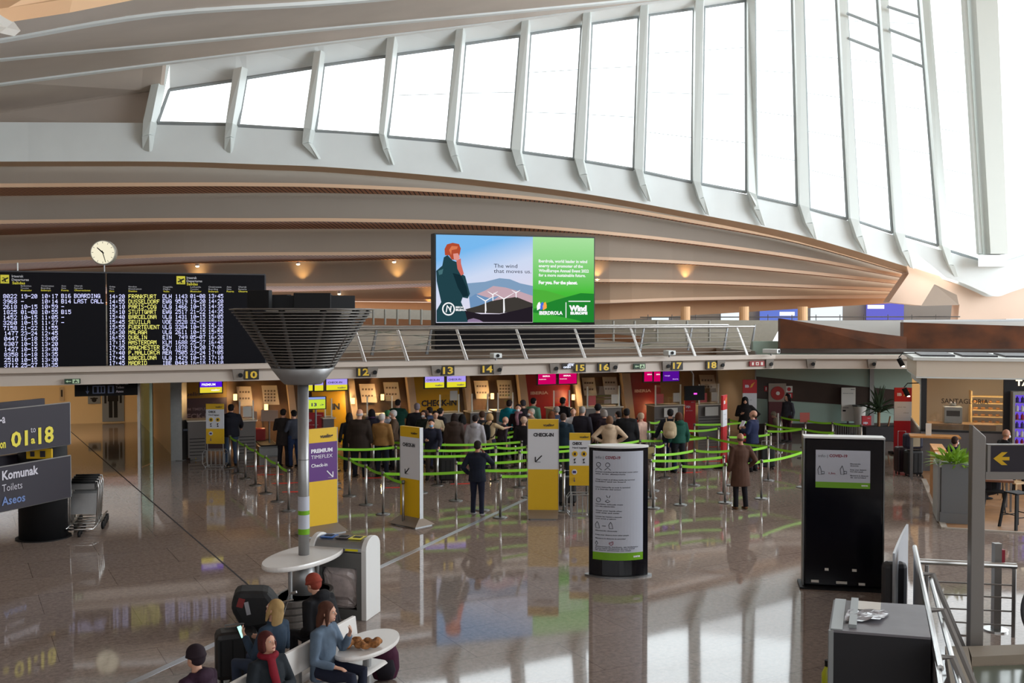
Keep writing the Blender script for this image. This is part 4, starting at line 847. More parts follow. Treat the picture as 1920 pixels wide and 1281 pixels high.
t = bp('floor_stand_screen', 'green yellow queue screen showing 13 and an arrow beside the lamp pole', 'screen', [(574, 768), (611, 767), (611, 743), (574, 744)], MBLACK, P=PF.shift(1.6), th=.08)
P_ = PF.shift(1.6); q = [P_.at(x, y, -.09) for x, y in ((575, 767), (610, 766), (610, 749), (575, 750))]; MB().prism([(v[0]-t['cx'], v[2]-t['z0']) for v in q], -.09, -.082).build('display', emis('queue_screen', S(206, 232, 70), .9), t)
q = [P_.at(x, y, -.09) for x, y in ((575, 749.5), (610, 748.5), (610, 744.5), (575, 745.5))]; MB().prism([(v[0]-t['cx'], v[2]-t['z0']) for v in q], -.09, -.082).build('display_header', emis('queue_head', S(150, 170, 236), .9), t)
bptext(t, P_, 'lettering', INKE, [('13', 584, 762, 6, 10, .04), ('->', 600, 761, 4, 7, .03)], off=-.1)
MB().cyl((0, .05, 0), (0, .05, -t['z0']+.0), .03).cyl((0, .05, -t['z0']), (0, .05, -t['z0']+.03), .25).build('stand', DSTEEL, t)
t = bp('wall_television', 'large dark television with a pink mark below number 18', 'television', [(1282, 751), (1319, 750), (1319, 723), (1282, 724)], MBLACK, P=PF.shift(3.4), th=.08)
P_ = PF.shift(3.4); q = [P_.at(x, y, -.09) for x, y in ((1301, 740), (1307, 740), (1307, 737), (1301, 737))]; MB().prism([(v[0]-t['cx'], v[2]-t['z0']) for v in q], -.09, -.082).build('pink_mark', emis('pink_mark', (1, .1, .8), 1.2), t)
MB().loft([(0, .05, .3), (0, .05, .9), (-.15, .0, 1.1), (-.5, 0, 1.12)], [.03]*4, 8).build('pipe_arm', GREYM, t)
# ================================================================== banner totems
def totem(name, label, cat, P, x0, x1, bands, base=None, th=.09, items=(), zb=.18, group=None, arrow=None, bw=1.0):
    """bands: (z0, z1, material)"""
    w_ = x1-x0; cx = (x0+x1)/2; t = thing(name, label, cat, tuple(P.w(cx, 0, 0)), P.a, group)
    for nm, z0, z1, m in bands: MB().bx(-w_/2, w_/2, -th/2, th/2, z0, z1).build(nm, m, t)
    MB().bx(-w_/2-.012, -w_/2, -th/2-.004, th/2+.004, bands[-1][1], bands[0][2]).bx(w_/2, w_/2+.012, -th/2-.004, th/2+.004, bands[-1][1], bands[0][2]).build('edge_profile', GREYM, t)
    b = MB(); B0 = w_/2+.12*bw
    b.hexa([(-B0, -.28, .03), (B0, -.28, .03), (B0, .28, .03), (-B0, .28, .03)], [(-w_/2, -.05, zb), (w_/2, -.05, zb), (w_/2, .05, zb), (-w_/2, .05, zb)]).build('base', mat('base_metal', S(150, 140, 130), .35, .7), t)
    MB().bx(-B0+.04, B0-.04, -.24, .24, 0, .035).build('foot_plate', DSTEEL, t)
    for nm, m, its in items: text(t, nm, m, its, -th/2-.006)
    if arrow:
        ax, az, s_, ang, m = arrow; d = Matrix.Rotation(math.radians(ang), 3, 'Y'); b = MB()
        for p0, p1 in (((0, 0, -s_), (0, 0, s_)), ((0, 0, -s_), (-s_*.8, 0, -s_*.2)), ((0, 0, -s_), (s_*.8, 0, -s_*.2))):
            b.loft([Vector((ax, -th/2-.006, az))+d @ Vector(p0), Vector((ax, -th/2-.006, az))+d @ Vector(p1)], [(.012, .004)]*2, 4, side=None)
        b.build('arrow', m, t)
    return t
WLT = mat('lettering_white', S(230, 226, 236), .5)
P1 = Plane(*G(604, 1000).xy, 42)
a0, a1 = P1.at(573, 900)[0], P1.at(630, 900)[0]
totem('banner_totem', 'purple and yellow premium banner totem just right of the lamp pole', 'banner', P1, a0, a1, [('header', 1.86, 2.14, YEL), ('main_panel', 1.08, 1.86, PUR), ('lower_panel', .18, 1.08, YEL)],
 items=[('header_lettering', INK, [('vueling', .36*(a1-a0), 1.95, .075, .3, 'RIGHT', .03)]), ('lettering', WLT, [('PREMIUM', -.36*(a1-a0), 1.66, .075, .5, 'LEFT', .05), ('TIMEFLEX', -.36*(a1-a0), 1.54, .075, .5, 'LEFT', .0), ('Check-in', -.36*(a1-a0), 1.37, .07, .38, 'LEFT', .02)])], arrow=(.18, 1.2, .1, -45, WLT))
P2 = Plane(*G(772, 984).xy, -42)
a0, a1 = P2.at(753.5, 880)[0], P2.at(789.5, 880)[0]
totem('banner_totem', 'slim yellow and white check-in banner totem turned away, left of the man on the phone', 'banner', P2, a0, a1, [('header', 1.86, 2.08, YEL), ('main_panel', .98, 1.86, WPAN), ('lower_panel', .16, .98, YEL)],
 items=[('header_lettering', INK, [('vueling', .4*(a1-a0), 1.93, .05, .2, 'RIGHT', .03)]), ('lettering', INK, [('CHECK-IN', -.36*(a1-a0), 1.66, .075, .38, 'LEFT', .04)])], arrow=(-.08, 1.14, .09, 45, INK))
P3 = Plane(*G(1018, 971).xy, -2)
a0, a1 = P3.at(990, 880)[0], P3.at(1047, 880)[0]
totem('banner_totem', 'wide yellow and white check-in banner totem facing front, right of the man on the phone', 'banner', P3, a0, a1, [('header', 1.95, 2.16, YEL), ('main_panel', 1.07, 1.95, WPAN), ('lower_panel', .16, 1.07, YEL)],
 items=[('header_lettering', INK, [('vueling', .36*(a1-a0), 2.01, .06, .24, 'RIGHT', .03)]), ('lettering', INK, [('CHECK-IN', -.32*(a1-a0), 1.79, .075, .44, 'LEFT', .05)])], arrow=(-.1, 1.3, .1, 45, INK), bw=-.1)
def gauge(label, px, py, w_):
    p = G(px, py); t = thing('cabin_bag_gauge', label, 'luggage gauge', tuple(p), math.radians(-2), 'cabin bag gauge stands')
    MB().bx(-w_/2, w_/2, -.02, .02, 1.68, 1.84).build('header', YEL, t); MB().bx(-w_/2, w_/2, -.02, .02, 1.12, 1.68).build('white_panel', WPAN, t); MB().bx(-w_/2, w_/2, -.02, .02, .68, 1.12).build('lower_panel', YEL, t)
    text(t, 'lettering', INK, [('vueling', w_*.42, 1.73, .05, .2, 'RIGHT', .03), ('CHECK', -w_*.36, 1.58, .06, .22, 'LEFT', .05), ('Hand luggage', -w_*.36, 1.5, .04, .32, 'LEFT', .02)], -.025)
    b = MB()
    for sx in (-.11, .09): b.cyl((sx, -.03, 1.38), (sx, -.02, 1.38), .062, seg=20)
    b.build('yellow_circle', YEL, t); b = MB()
    for sx in (-.11, .09):
        b.box((sx, -.034, 1.38), (.045, .006, .06)); b.prism([(sx-.03, 1.27), (sx+.03, 1.28), (sx+.01, 1.26), (sx-.005, 1.22), (sx+.03, 1.18), (sx-.03, 1.17), (sx-.01, 1.21)], -.034, -.03)
    b.build('pictogram', INK, t); MB().cyl((-.12, -.03, .98), (-.12, -.022, .98), .06, seg=20).build('white_circle', WPAN, t); MB().bx(-.155, -.085, -.038, -.03, .955, 1.005).prism([(-.14, .79), (-.1, .79), (-.12, .76)], -.034, -.024).bx(-.125, -.115, -.034, -.024, .79, .86).build('blue_bag', mat('bag_blue', S(50, 40, 120), .5), t)
    for s_ in (-1, 1): MB().cyl((s_*w_*.44, .0, .0), (s_*w_*.44, 0, .7), .014).build('upright', GREYM, t)
    b = MB(); a = w_*.62
    for yy in (-.16, .16):
        b.tube([(-a+.06, yy, .04), (-a, yy, .12), (-a, yy, .42), (-a+.06, yy, .5), (a-.06, yy, .5), (a, yy, .42), (a, yy, .12), (a-.06, yy, .04), (-a+.06, yy, .04)], .013, 6)
        for k in range(1, 5): b.cyl((-a+2*a*k/5, yy, .04), (-a+2*a*k/5, yy, .5), .008, seg=5)
    for sx in (-a, a): b.cyl((sx, -.16, .12), (sx, .16, .12), .012, seg=5).cyl((sx, -.16, .42), (sx, .16, .42), .012, seg=5)
    for sx in (-a+.08, a-.08):
        for yy in (-.16, .16): b.cyl((sx, yy, 0), (sx, yy, .05), .02)
    b.build('cage', GREYM, t)
gauge('yellow and white bag gauge stand with wire cage by the premium counter, far left', 404, 876, .52)
gauge('yellow and white bag gauge stand with wire cage half behind the curved notice totem', 1087, 968, .46)
# red airline banners
def redban(label, px, py, w_, h, ang, wh=(.95, 1.5)):
    p = G(px, py); t = thing('banner_totem', label, 'banner', tuple(p), math.radians(ang), 'red airline banners')
    MB().bx(-w_/2, w_/2, -.03, .03, .06, wh[0]).build('lower_panel', REDP, t); MB().bx(-w_/2, w_/2, -.03, .03, wh[0], wh[1]).build('white_panel', WPAN, t); MB().bx(-w_/2, w_/2, -.03, .03, wh[1], h).build('header', REDP, t)
    MB().bx(-w_/2-.12, w_/2+.12, -.2, .2, 0, .06).build('base', MBLACK, t)
    text(t, 'lettering', WLT, [('IB', -w_*.35, wh[1]+(h-wh[1])*.42, .09, .14, 'LEFT', .05)], -.036)
    z = wh[1]+(h-wh[1])*.4; MB().prism([(0, z), (w_*.15, z+.02), (w_*.36, z+.2), (w_*.1, z+.12)], -.036, -.031).build('wing_mark', mat('wing_gold', S(226, 160, 50), .5), t)
    text(t, 'small_print', INK, [('conecta  viaja', -w_*.36, wh[0]+(wh[1]-wh[0])*.7, .03, w_*.5, 'LEFT', 0), ('embarque', w_*.02, wh[0]+(wh[1]-wh[0])*.4, .03, w_*.3, 'LEFT', 0)], -.036)
redban('red and white airline banner behind the woman in black', 1405, 831, .48, 2.18, 0, (.9, 1.72))
redban('red and white airline banner at the cafe corner beside the palm', 1692, 851, .54, 2.1, -4, (1.05, 1.66))
redban('red airline banner seen nearly edge-on in the middle of the queue', 1357, 877, .42, 2.1, 62, (1.2, 1.68))
for k, (px, py, w_, z0, z1, lb) in enumerate(((589, 850, .62, .62, 1.3, 'red notice board with white print beside the lamp pole'), (1293, 818, .42, .1, 1.32, 'red standing notice between the counters below numbers 17 and 18'), (1624, 822, .34, 0, .8, 'low red standing box by the palm'))):
    p = G(px, py); t = thing('notice_stand', lb, 'notice stand', tuple(p), math.radians(8)); MB().bx(-w_/2, w_/2, -.03, .03, z0, z1).build('panel', REDP, t)
    text(t, 'print', WLT, [('DEJA', -w_*.38, z1-.28, .07, .18, 'LEFT', .04), ('aqui tu equipaje', -w_*.38, z1-.4, .03, w_*.6, 'LEFT', 0), ('IBERIA', w_*.1, z1-.1, .03, w_*.3, 'LEFT', 0)], -.036)
    MB().cyl((0, 0, 0), (0, 0, z0+.05), .03).bx(-.2, .2, -.15, .15, 0, .02).build('foot', DSTEEL, t)
p = PG.wat(1590, 790, -.3); P_ = Plane(p.x, p.y, 0); t = pthing('notice_board', 'tall white notice board against the dark band of the right wall', 'notice board', P_)
a = P_.at(1577, 790); c = P_.at(1604, 727); MB().bx(a[0], c[0], -.02, .02, a[2], c[2]).build('panel', PAPER, t); MB().bx(-.03, .03, 0, .05, 0, a[2]+.1).bx(-.25, .25, -.15, .15, 0, .02).build('stand', DSTEEL, t)
text(t, 'print', INK, [('IBERIA', c[0]-.03, c[2]-.08, .03, .15, 'RIGHT', .02), ('facturacion en linea', a[0]+.05, c[2]-.22, .03, .38, 'LEFT', .02), ('equipaje', a[0]+.05, c[2]-.75, .035, .22, 'LEFT', .02)], -.026)
MB().bx(a[0]+.05, a[0]+.16, -.026, -.022, a[2]+.36, a[2]+.42).build('suitcase_symbol', INK, t)
# ================================================================== queue posts and belts
NODES = []; BELTS = []
RGRP = {}
post_me = (MB().lathe((0, 0, 0), [(.165, 0), (.165, .012), (.12, .028), (.03, .036)], 24).mesh('base', DSTEEL, True), MB().cyl((0, 0, .03), (0, 0, .9), .03, seg=14).mesh('pole', STEEL, True), MB().cyl((0, 0, .88), (0, 0, .95), .036, seg=14).mesh('head', mat('post_head', S(120, 118, 112), .3, .8), True))
def node(px, yt, lane):
    p = G(px, yt, .95)
    for n in NODES:
        if (n[0]-p).length < .42: return n
    n = [p, None, lane]; NODES.append(n); return n
def lane(nm, pts, ends=True):
    ns = [node(x, y, nm) for x, y in pts]
    for a, c in zip(ns, ns[1:]):
        if a is not c: BELTS.append((a, c))
lane('the row along the far left', [(431, 816), (446, 824), (460, 832), (479, 842), (498, 854), (520, 866), (541, 880)])
lane('the slanting row beside the purple banner', [(628, 847), (655, 858), (686, 871), (718, 885), (756, 901)])
lane('the nearest lane', [(938, 890), (1057, 881)]); lane('the nearest lane right of the curved totem', [(1225, 876), (1276, 871), (1360, 868), (1428, 862), (1505, 845)])
lane('the second lane', [(718, 885), (905, 879), (1050, 872)]); lane('the second lane on the right', [(1220, 861), (1357, 854)])
lane('the third lane', [(855, 865), (990, 860), (1100, 856)]); lane('the third lane on the right', [(1225, 850), (1302, 842), (1372, 842), (1441, 835), (1505, 843)])
lane('the fourth lane', [(655, 859), (790, 853), (974, 845), (1100, 839)])
lane('the fifth lane', [(628, 839), (742, 836), (820, 842), (929, 836), (989, 835), (1120, 831), (1200, 824), (1327, 818)])
lane('the sixth lane', [(628, 820), (700, 822), (820, 831), (978, 826)]); lane('the seventh lane', [(926, 817), (966, 815)]); lane('the eighth lane', [(935, 808), (968, 806)])
lane('the short belt in the middle right', [(1227, 834), (1247, 831)])
lane('the far lanes before the right counters', [(1200, 806), (1288, 805), (1347, 801)]); lane('the far lane before number 18', [(1302, 794), (1404, 789), (1367, 785)]); lane('the farthest lane below number 17', [(1217, 790), (1239, 788)])
lane('the crossing lanes right of the counters', [(1288, 813), (1327, 818), (1441, 835)]); lane('the lane behind the reading man', [(1365, 817), (1445, 812)])
lane('the lanes before the right wall', [(1435, 793), (1505, 802), (1564, 809)]); lane('the lane behind the black totem', [(1437, 806), (1505, 802)])
lane('the lane along the right wall', [(1463, 780), (1510, 786), (1561, 791), (1615, 796)]); lane('the lane end above the black totem', [(1535, 816), (1564, 809)])
ORD = ['first', 'second', 'third', 'fourth', 'fifth', 'sixth', 'seventh', 'eighth', 'ninth', 'tenth', 'eleventh', 'twelfth', 'thirteenth', 'fourteenth']
lanes = {}
for n in NODES: lanes.setdefault(n[2], []).append(n)
for ln, ns in lanes.items():
    ns.sort(key=lambda n: n[0].x/n[0].y)
    for i, n in enumerate(ns):
        lb = 'steel queue post in '+ln+(', '+ORD[i]+' from the left' if len(ns) > 1 else '')
        t = thing('queue_post', lb, 'queue post', (n[0].x, n[0].y, 0), 0, 'steel queue posts with green belts'); n[1] = t
        for me in post_me: link(me, me.name, t)
for a, c in BELTS:
    d = c[0]-a[0]; d.z = 0; L_ = d.length; u = d.normalized(); nn = Vector((-u.y, u.x, 0))*.002; b = MB(); k = 6; A = []; B_ = []
    for i in range(k+1):
        s_ = i/k; p = u*(.03+(L_-.06)*s_); sag = -.035*4*s_*(1-s_); A.append(p+Vector((0, 0, .935+sag))); B_.append(p+Vector((0, 0, .872+sag)))
    b.strip([p-nn for p in A], [p-nn for p in B_]).strip([p+nn for p in B_], [p+nn for p in A]); b.build('belt', GREENB, a[1])
# yellow posts left
prevt = None
for k, (px, py) in enumerate(((338, 863), (367, 863))):
    p = G(px, py); t = thing('yellow_post', ('left', 'right')[k]+' one of two yellow belt posts before the premium counter', 'queue post', (p.x, p.y, 0), 0, 'yellow belt posts')
    MB().lathe((0, 0, 0), [(.17, 0), (.17, .02), (.04, .035)], 24).build('base', GREYM, t, True); MB().cyl((0, 0, .03), (0, 0, .98), .04).build('pole', YEL, t, True)
    if k == 1: d = prevt-p; MB().strip([(0, -.01, .95), (d.x, d.y-.01, .95)], [(0, -.01, .89), (d.x, d.y-.01, .89)]).build('belt', mat('belt_grey', S(90, 96, 110), .6), t)
    prevt = p
t = thing('sign_pole', 'tall thin post with a small red white card standing among the right lanes', 'sign post', tuple(G(1458, 848))); MB().cyl((0, 0, 0), (0, 0, 1.25), .03).cyl((0, 0, 0), (0, 0, .03), .16).build('pole', STEEL, t)
t = thing('post_card', 'small red card on a queue post just above the black totem', 'card', tuple(G(1508, 786, .95)-Vector((0, .05, .0)))); MB().bx(-.16, .16, -.02, .0, -.1, .22).build('card', mat('card_red', S(176, 92, 84), .5), t)
t = thing('post_card', 'beige notice card hanging at the back of the curved totem in the queue', 'card', tuple(G(1216, 853, .9))); MB().bx(-.14, .14, -.02, .0, -.1, .2).build('card', mat('card_beige', S(176, 160, 110), .5), t)
# red floor stickers
for k, (px, py, lb) in enumerate(((484, 874, 'farthest left in the left lane'), (507, 890, 'second in the left lane'), (535, 906, 'third in the left lane'), (556, 922, 'nearest one left of the lamp pole'), (706, 896, 'right of the purple banner'), (748, 914, 'left of the slim banner'), (869, 907, 'by the feet of the man on the phone'), (950, 885, 'behind the man on the phone'), (1293, 886, 'nearest in the right lanes'), (1338, 865, 'beside the edge-on red banner'), (1342, 838, 'far one near the edge-on red banner'), (1412, 878, 'right of the man in the brown coat'))):
    p = G(px, py); t = thing('floor_sticker', 'red distance sticker on the floor, '+lb, 'floor sticker', (p.x, p.y, 0), .2, 'red floor stickers'); MB().bx(-.35, .35, -.05, .05, .001, .004).bx(-.2, .2, -.1, -.06, .001, .004).build('sticker', mat('sticker_red', S(224, 60, 50), .5), t)
# ================================================================== right wall things
t = thing('fire_hose_cabinet', 'steel framed cabinet with a red hose reel on the dark band', 'hose cabinet', tuple(PG.wat(1457, 812, -.25)), 0)
o = PG.wat(1457, 812, -.25); z0 = PG.at(1457, 755)[2]; z1 = PG.at(1457, 721)[2]
MB().bx(-.32, .32, 0, .2, z0, z1).build('frame', mat('cab_frame', S(150, 140, 130), .4, .4), t); MB().cyl((0, -.06, (z0+z1)/2-.02), (0, 0, (z0+z1)/2-.02), .25, seg=28).build('reel', mat('reel_red', S(170, 28, 26), .4), t)
MB().cyl((0, -.09, (z0+z1)/2-.02), (0, -.06, (z0+z1)/2-.02), .07).build('hub', PAPER, t); MB().bx(-.3, .3, .02, .2, .02, z0).build('lower_box', mat('cab_red_dark', S(96, 40, 44), .5), t)
for k, (x0, y0, x1, y1, lb) in enumerate(((1433, 724, 1440, 734, 'small red fire sign left of the hose cabinet'), (1473, 724, 1486, 736, 'white and red round call point sign right of the hose cabinet'), (1478, 737, 1486, 747, 'small red extinguisher sign right of the hose cabinet'))):
    P_ = PG.shift(-.08); a = P_.at(x0, y1); c = P_.at(x1, y0); t = thing('wall_sign', lb, 'sign', tuple(P_.w((a[0]+c[0])/2, 0, a[2]))); w_ = c[0]-a[0]; h = c[2]-a[2]
    MB().bx(-w_/2, w_/2, 0, .02, 0, h).build('panel', PAPER if k == 1 else REDP, t); (MB().cyl((0, -.01, h/2), (0, 0, h/2), h*.3, seg=20) if k == 1 else MB().bx(-w_*.15, w_*.15, -.01, 0, h*.2, h*.8)).build('symbol', REDP if k == 1 else PAPER, t)
p = G(1658, 826); t = thing('potted_palm', 'tall dark green palm in a dark planter box at the right wall', 'palm', tuple(p)); MB().bx(-.75, .75, -.3, .3, 0, .5).build('planter', mat('planter_dark', S(46, 42, 46), .5), t, bevel=.02)
b = MB(); random.seed(3)
for k in range(46):
    a = random.random()*2*PI; e = random.uniform(.1, 1.35); L_ = random.uniform(.55, .95); base = Vector((-.2, 0, .9+random.random()*.4)); d = Vector((math.cos(a)*math.cos(e), math.sin(a)*math.cos(e), math.sin(e)))
    pts = [base+d*L_*s_+Vector((0, 0, -.35*L_*s_*s_*math.cos(e))) for s_ in (0, .35, .7, 1)]; b.loft(pts, [(.012, .004), (.04, .006), (.03, .005), (.004, .002)], 4)
b.build('foliage', mat('palm_green', S(44, 62, 36), .5, noise=.3, nscale=3), t); MB().cyl((-.2, 0, .45), (-.2, 0, 1.1), .05).cyl((.12, 0, .45), (.2, 0, .85), .025).build('trunk', mat('palm_trunk', S(150, 100, 60), .7), t)
t = thing('white_bin_stand', 'white topped bin stand with dark rim left of the palm', 'bin', tuple(G(1622, 820)-Vector((.0, -.6, 0)))); MB().lathe((0, 0, 0), [(.18, 0), (.2, .9), (.24, 1.0), (.24, 1.06)], 20).build('body', PAPER, t, True); MB().lathe((0, 0, 1.06), [(.27, 0), (.27, .05), (.2, .05)], 20).build('rim', DSTEEL, t)
t = thing('crowd_barrier', 'low grey tube barrier before the right wall above the black totem', 'barrier', tuple(G(1585, 820)), .0)
b = MB(); b.tube([(-.36, 0, .02), (-.4, 0, .4), (-.34, 0, .46), (.34, 0, .46), (.4, 0, .4), (.36, 0, .02)], .018, 6)
for k in range(9): b.cyl((-.32+k*.08, 0, .08), (-.32+k*.08, 0, .46), .01, seg=5)
b.build('tubes', GREYM, t)
for k in range(7):
    px = (1492, 1500, 1509, 1519, 1529, 1554, 1567)[k]; p = G(px, 812); t = thing('bundled_post', 'folded dark queue post parked in the row by the right wall, %s from the left' % ORD[k], 'queue post', tuple(p+Vector((0, .7, 0))), 0, 'parked posts by the right wall')
    MB().cyl((0, 0, 0), (0, 0, 1.0), .035).cyl((0, 0, 0), (0, 0, .03), .13).build('pole', DSTEEL, t); MB().cyl((0, 0, .98), (0, 0, 1.1), .06).build('head', mat('head_amber', S(170, 130, 40), .5) if k == 4 else MBLACK, t)
# ================================================================== toilets area
PTs = PT.shift(-.05)
def tsign(name, label, r, m, P=PTs):
    a = P.at(r[0], r[3]); c = P.at(r[2], r[1]); t = thing(name, label, 'sign', tuple(P.w((a[0]+c[0])/2, 0, a[2])), P.a); w_ = c[0]-a[0]; h = c[2]-a[2]; MB().bx(-w_/2, w_/2, -.02, .04, 0, h).build('panel', m, t); return t, w_, h
BLUEG = mat('sign_blue_grey', S(120, 128, 138), .5)
t, w_, h = tsign('pictogram_panel', 'tall grey panel with a large black man pictogram on the cream wall', (192, 700, 232, 791), BLUEG)
b = MB(); b.bx(-.24*w_, .24*w_, -.03, -.02, h*.42, h*.75).ell((0, -.025, h*.85), (.12*w_, .008, .12*w_), 16, 8)
for s_ in (-1, 1): b.bx(s_*.03*w_, s_*.2*w_, -.03, -.02, h*.08, h*.44).bx(s_*.3*w_, s_*.4*w_, -.03, -.02, h*.38, h*.72)
b.build('man_figure', MBLACK, t)
t, w_, h = tsign('pictogram_panel', 'small grey baby changing sign left of the man panel', (165, 742, 188, 757.5), BLUEG); MB().ell((0, -.03, h*.5), (w_*.2, .01, h*.3)).bx(-w_*.3, w_*.3, -.03, -.02, h*.6, h*.75).build('baby_figure', MBLACK, t)
t, w_, h = tsign('pictogram_panel', 'narrow pale sign plate high on the cream wall', (112, 726, 120, 752), mat('pale_plate', S(190, 170, 140), .5)); MB().bx(-w_*.2, w_*.2, -.03, -.02, h*.3, h*.8).build('symbol', INK, t)
t, w_, h = tsign('pictogram_panel', 'grey door panel with dark figure partly behind the glass partition', (262, 755, 283, 790), BLUEG); MB().bx(-w_*.1, w_*.4, -.03, -.02, h*.2, h*.7).build('figure', MBLACK, t)
P_ = PF.shift(2.2); a = P_.at(140, 744); c = P_.at(258, 719); t = thing('hanging_sign', 'long black hanging toilets sign with blue pictograms', 'sign', tuple(P_.w((a[0]+c[0])/2, 0, a[2])), P_.a); w_ = c[0]-a[0]; h = 2.65-a[2]
MB().bx(-w_/2, w_/2, 0, .1, 0, h).build('panel', MBLACK, t); MB().bx(-w_*.22, -w_*.02, -.01, 0, h*.15, h*.6).bx(.02*w_, .12*w_, -.01, 0, h*.15, h*.6).build('blue_field', mat('picto_blue', S(110, 124, 160), .5), t)
MB().bx(-w_*.2, -w_*.15, -.016, -.01, h*.2, h*.55).bx(-w_*.12, -w_*.09, -.016, -.01, h*.2, h*.55).bx(-w_*.07, -w_*.04, -.016, -.01, h*.2, h*.55).bx(w_*.05, w_*.09, -.016, -.01, h*.2, h*.55).build('pictogram', MBLACK, t)
MB().bx(-w_*.305, -w_*.295, -.01, 0, h*.2, h*.6).prism([(-w_*.33, h*.32), (-w_*.27, h*.32), (-w_*.3, h*.12)], -.01, 0).build('arrow', mat('picto_blue', S(110, 124, 160), .5), t)
text(t, 'lettering', WLT, [('Komunak', w_*.15, h*.66, h*.17, w_*.2, 'LEFT', .03), ('Toilets', w_*.15, h*.42, h*.15, w_*.13, 'LEFT', 0), ('Aseos', w_*.15, h*.18, h*.15, w_*.12, 'LEFT', .02)], -.006)
t = thing('glass_door', 'open glass door leaf with steel edge at the toilets corridor', 'door', tuple(PF.wat(272, 700, 3.6).xy)+(0,), PF.a+1.2); MB().bx(-.5, .5, -.01, .01, .02, 2.5).build('pane', GGLASS, t); MB().bx(-.54, -.46, -.04, .04, 0, 2.55).bx(.46, .54, -.04, .04, 0, 2.55).bx(-.5, .5, -.04, .04, 2.5, 2.55).build('frame', STEEL, t)
# ================================================================== NOTICE TOTEMS IN THE HALL
def lens(w_, d, n=14, k=1.0):
    f = [(-w_/2+w_*i/n, -d/2*(1-(2*i/n-1)**2)-.03) for i in range(n+1)]; return f + [(x, -y) for x, y in f[::-1]]
p = G(1161, 1084); kt = thing('notice_totem', 'black lens shaped notice totem with long white health poster and green foot strip', 'notice totem', (p.x, p.y+.18, 0), math.radians(0))
w_, d = 1.0, .34; H_ = 2.2
MB().slab(lens(w_, d), .03, H_).build('body', BLACK, kt); MB().slab(lens(w_+.02, d+.02), H_, H_+.035).build('top_cap', PLASTIC, kt); MB().slab(lens(w_+.14, d+.12), 0, .03).build('base_plate', DSTEEL, kt)
def arcpanel(x0, x1, z0, z1, off=.006, n=16): 
    b = MB(); f = lambda x: -d/2*(1-(2*x/w_)**2)-.03-off; A = []; B_ = []
    for i in range(n+1): x = x0+(x1-x0)*i/n; A.append((x, f(x), z1)); B_.append((x, f(x), z0))
    return b.strip(A, B_).strip([(q[0], q[1]+.004, q[2]) for q in B_], [(q[0], q[1]+.004, q[2]) for q in A])
arcpanel(-.44, .41, .43, 2.15).build('poster', mat('poster_white', S(188, 192, 204), .35), kt); arcpanel(-.44, .41, .3, .43).build('green_strip', mat('strip_green', S(110, 166, 20), .4), kt)
def arctext(parent, name, m, items, off=.012):
    text(parent, name, m, items, 0); J = TXT.pop(); TXT.append((parent, name, m, J[3], ('arc', w_, d, off), 0))
arctext(kt, 'heading', mat('heading_grey', S(90, 92, 100), .6), [('info |', -.4, 2.02, .05, .13, 'LEFT', .0)]); arctext(kt, 'red_heading', mat('heading_red', S(130, 40, 60), .6), [('COVID-19', -.24, 2.02, .05, .25, 'LEFT', .04)])
ln = []
yy = [(1.79, 'Eraman musukoa jarrita terminal osoan zehar', .72), (1.755, 'eta egin distantzia', .5), (1.66, 'Wear a mask at all times inside the terminal', .66), (1.625, 'building and on board', .5), (1.53, 'Lleve mascarilla en toda la terminal', .58), (1.495, 'y a bordo del avion', .42), (1.24, 'Garbitu eskuak maiz', .46), (1.205, 'ura eta xaboiarekin', .32), (1.13, 'Wash your hands often', .44), (1.095, 'with soap and water', .4), (1.03, 'Lavese las manos a menudo', .44), (.995, 'con agua y jabon', .34),
 (.79, 'Mantendu distantzia', .36), (.72, 'Keep your distance from other people', .56), (.66, 'Mantenga la distancia de seguridad', .5), (.52+.0, 'Sintomarik baduzu, ez bidaiatu', .72), (.49, 'If you have symptoms do not travel', .66), (.46, 'Si tiene sintomas no viaje', .6)]
arctext(kt, 'print', mat('print_grey', S(84, 86, 94), .7), [(s_, -.4, z, .02, l, 'LEFT', .03) for z, s_, l in yy])
def arcstroke(b, pts, r=.006):
    f = lambda x: -d/2*(1-(2*x/w_)**2)-.04; b.tube([(x, f(x), z) for x, z in pts], r, 4)
b = MB()
circ = lambda x, z, r, n=12: [(x+r*math.cos(2*PI*i/n), z+r*math.sin(2*PI*i/n)) for i in range(n+1)]
for x in (-.35, -.2): arcstroke(b, circ(x, 1.92, .035)); arcstroke(b, [(x-.05, 1.83), (x, 1.87), (x+.05, 1.83)])
arcstroke(b, circ(-.35, 1.32, .035)); arcstroke(b, [(-.24, 1.3), (-.2, 1.33), (-.16, 1.3), (-.2, 1.28), (-.24, 1.3)]); arcstroke(b, [(-.2, 1.36), (-.22, 1.4)]); arcstroke(b, [(-.18, 1.36), (-.16, 1.4)])
for x in (-.37, -.15): arcstroke(b, [(x, .95), (x-.03, .9), (x-.02, .84), (x+.04, .84), (x+.02, .92), (x, .95)])
arcstroke(b, [(-.29, .88), (-.23, .88)]); arcstroke(b, [(-.38, .62), (-.4, .58), (-.38, .55), (-.36, .58), (-.38, .62)]); b.build('line_icons', mat('print_grey', S(84, 86, 94), .7), kt)
b = MB(); arcstroke(b, [(-.17, .6), (-.13, .6), (-.13, .62), (-.11, .62), (-.11, .58), (-.13, .56), (-.15, .56), (-.17, .58), (-.17, .6)]); b.build('red_cross_icon', mat('heading_red', S(130, 40, 60), .6), kt)
arctext(kt, 'strip_mark', WLT, [('aena', .24, .35, .04, .12, 'LEFT', .04)])
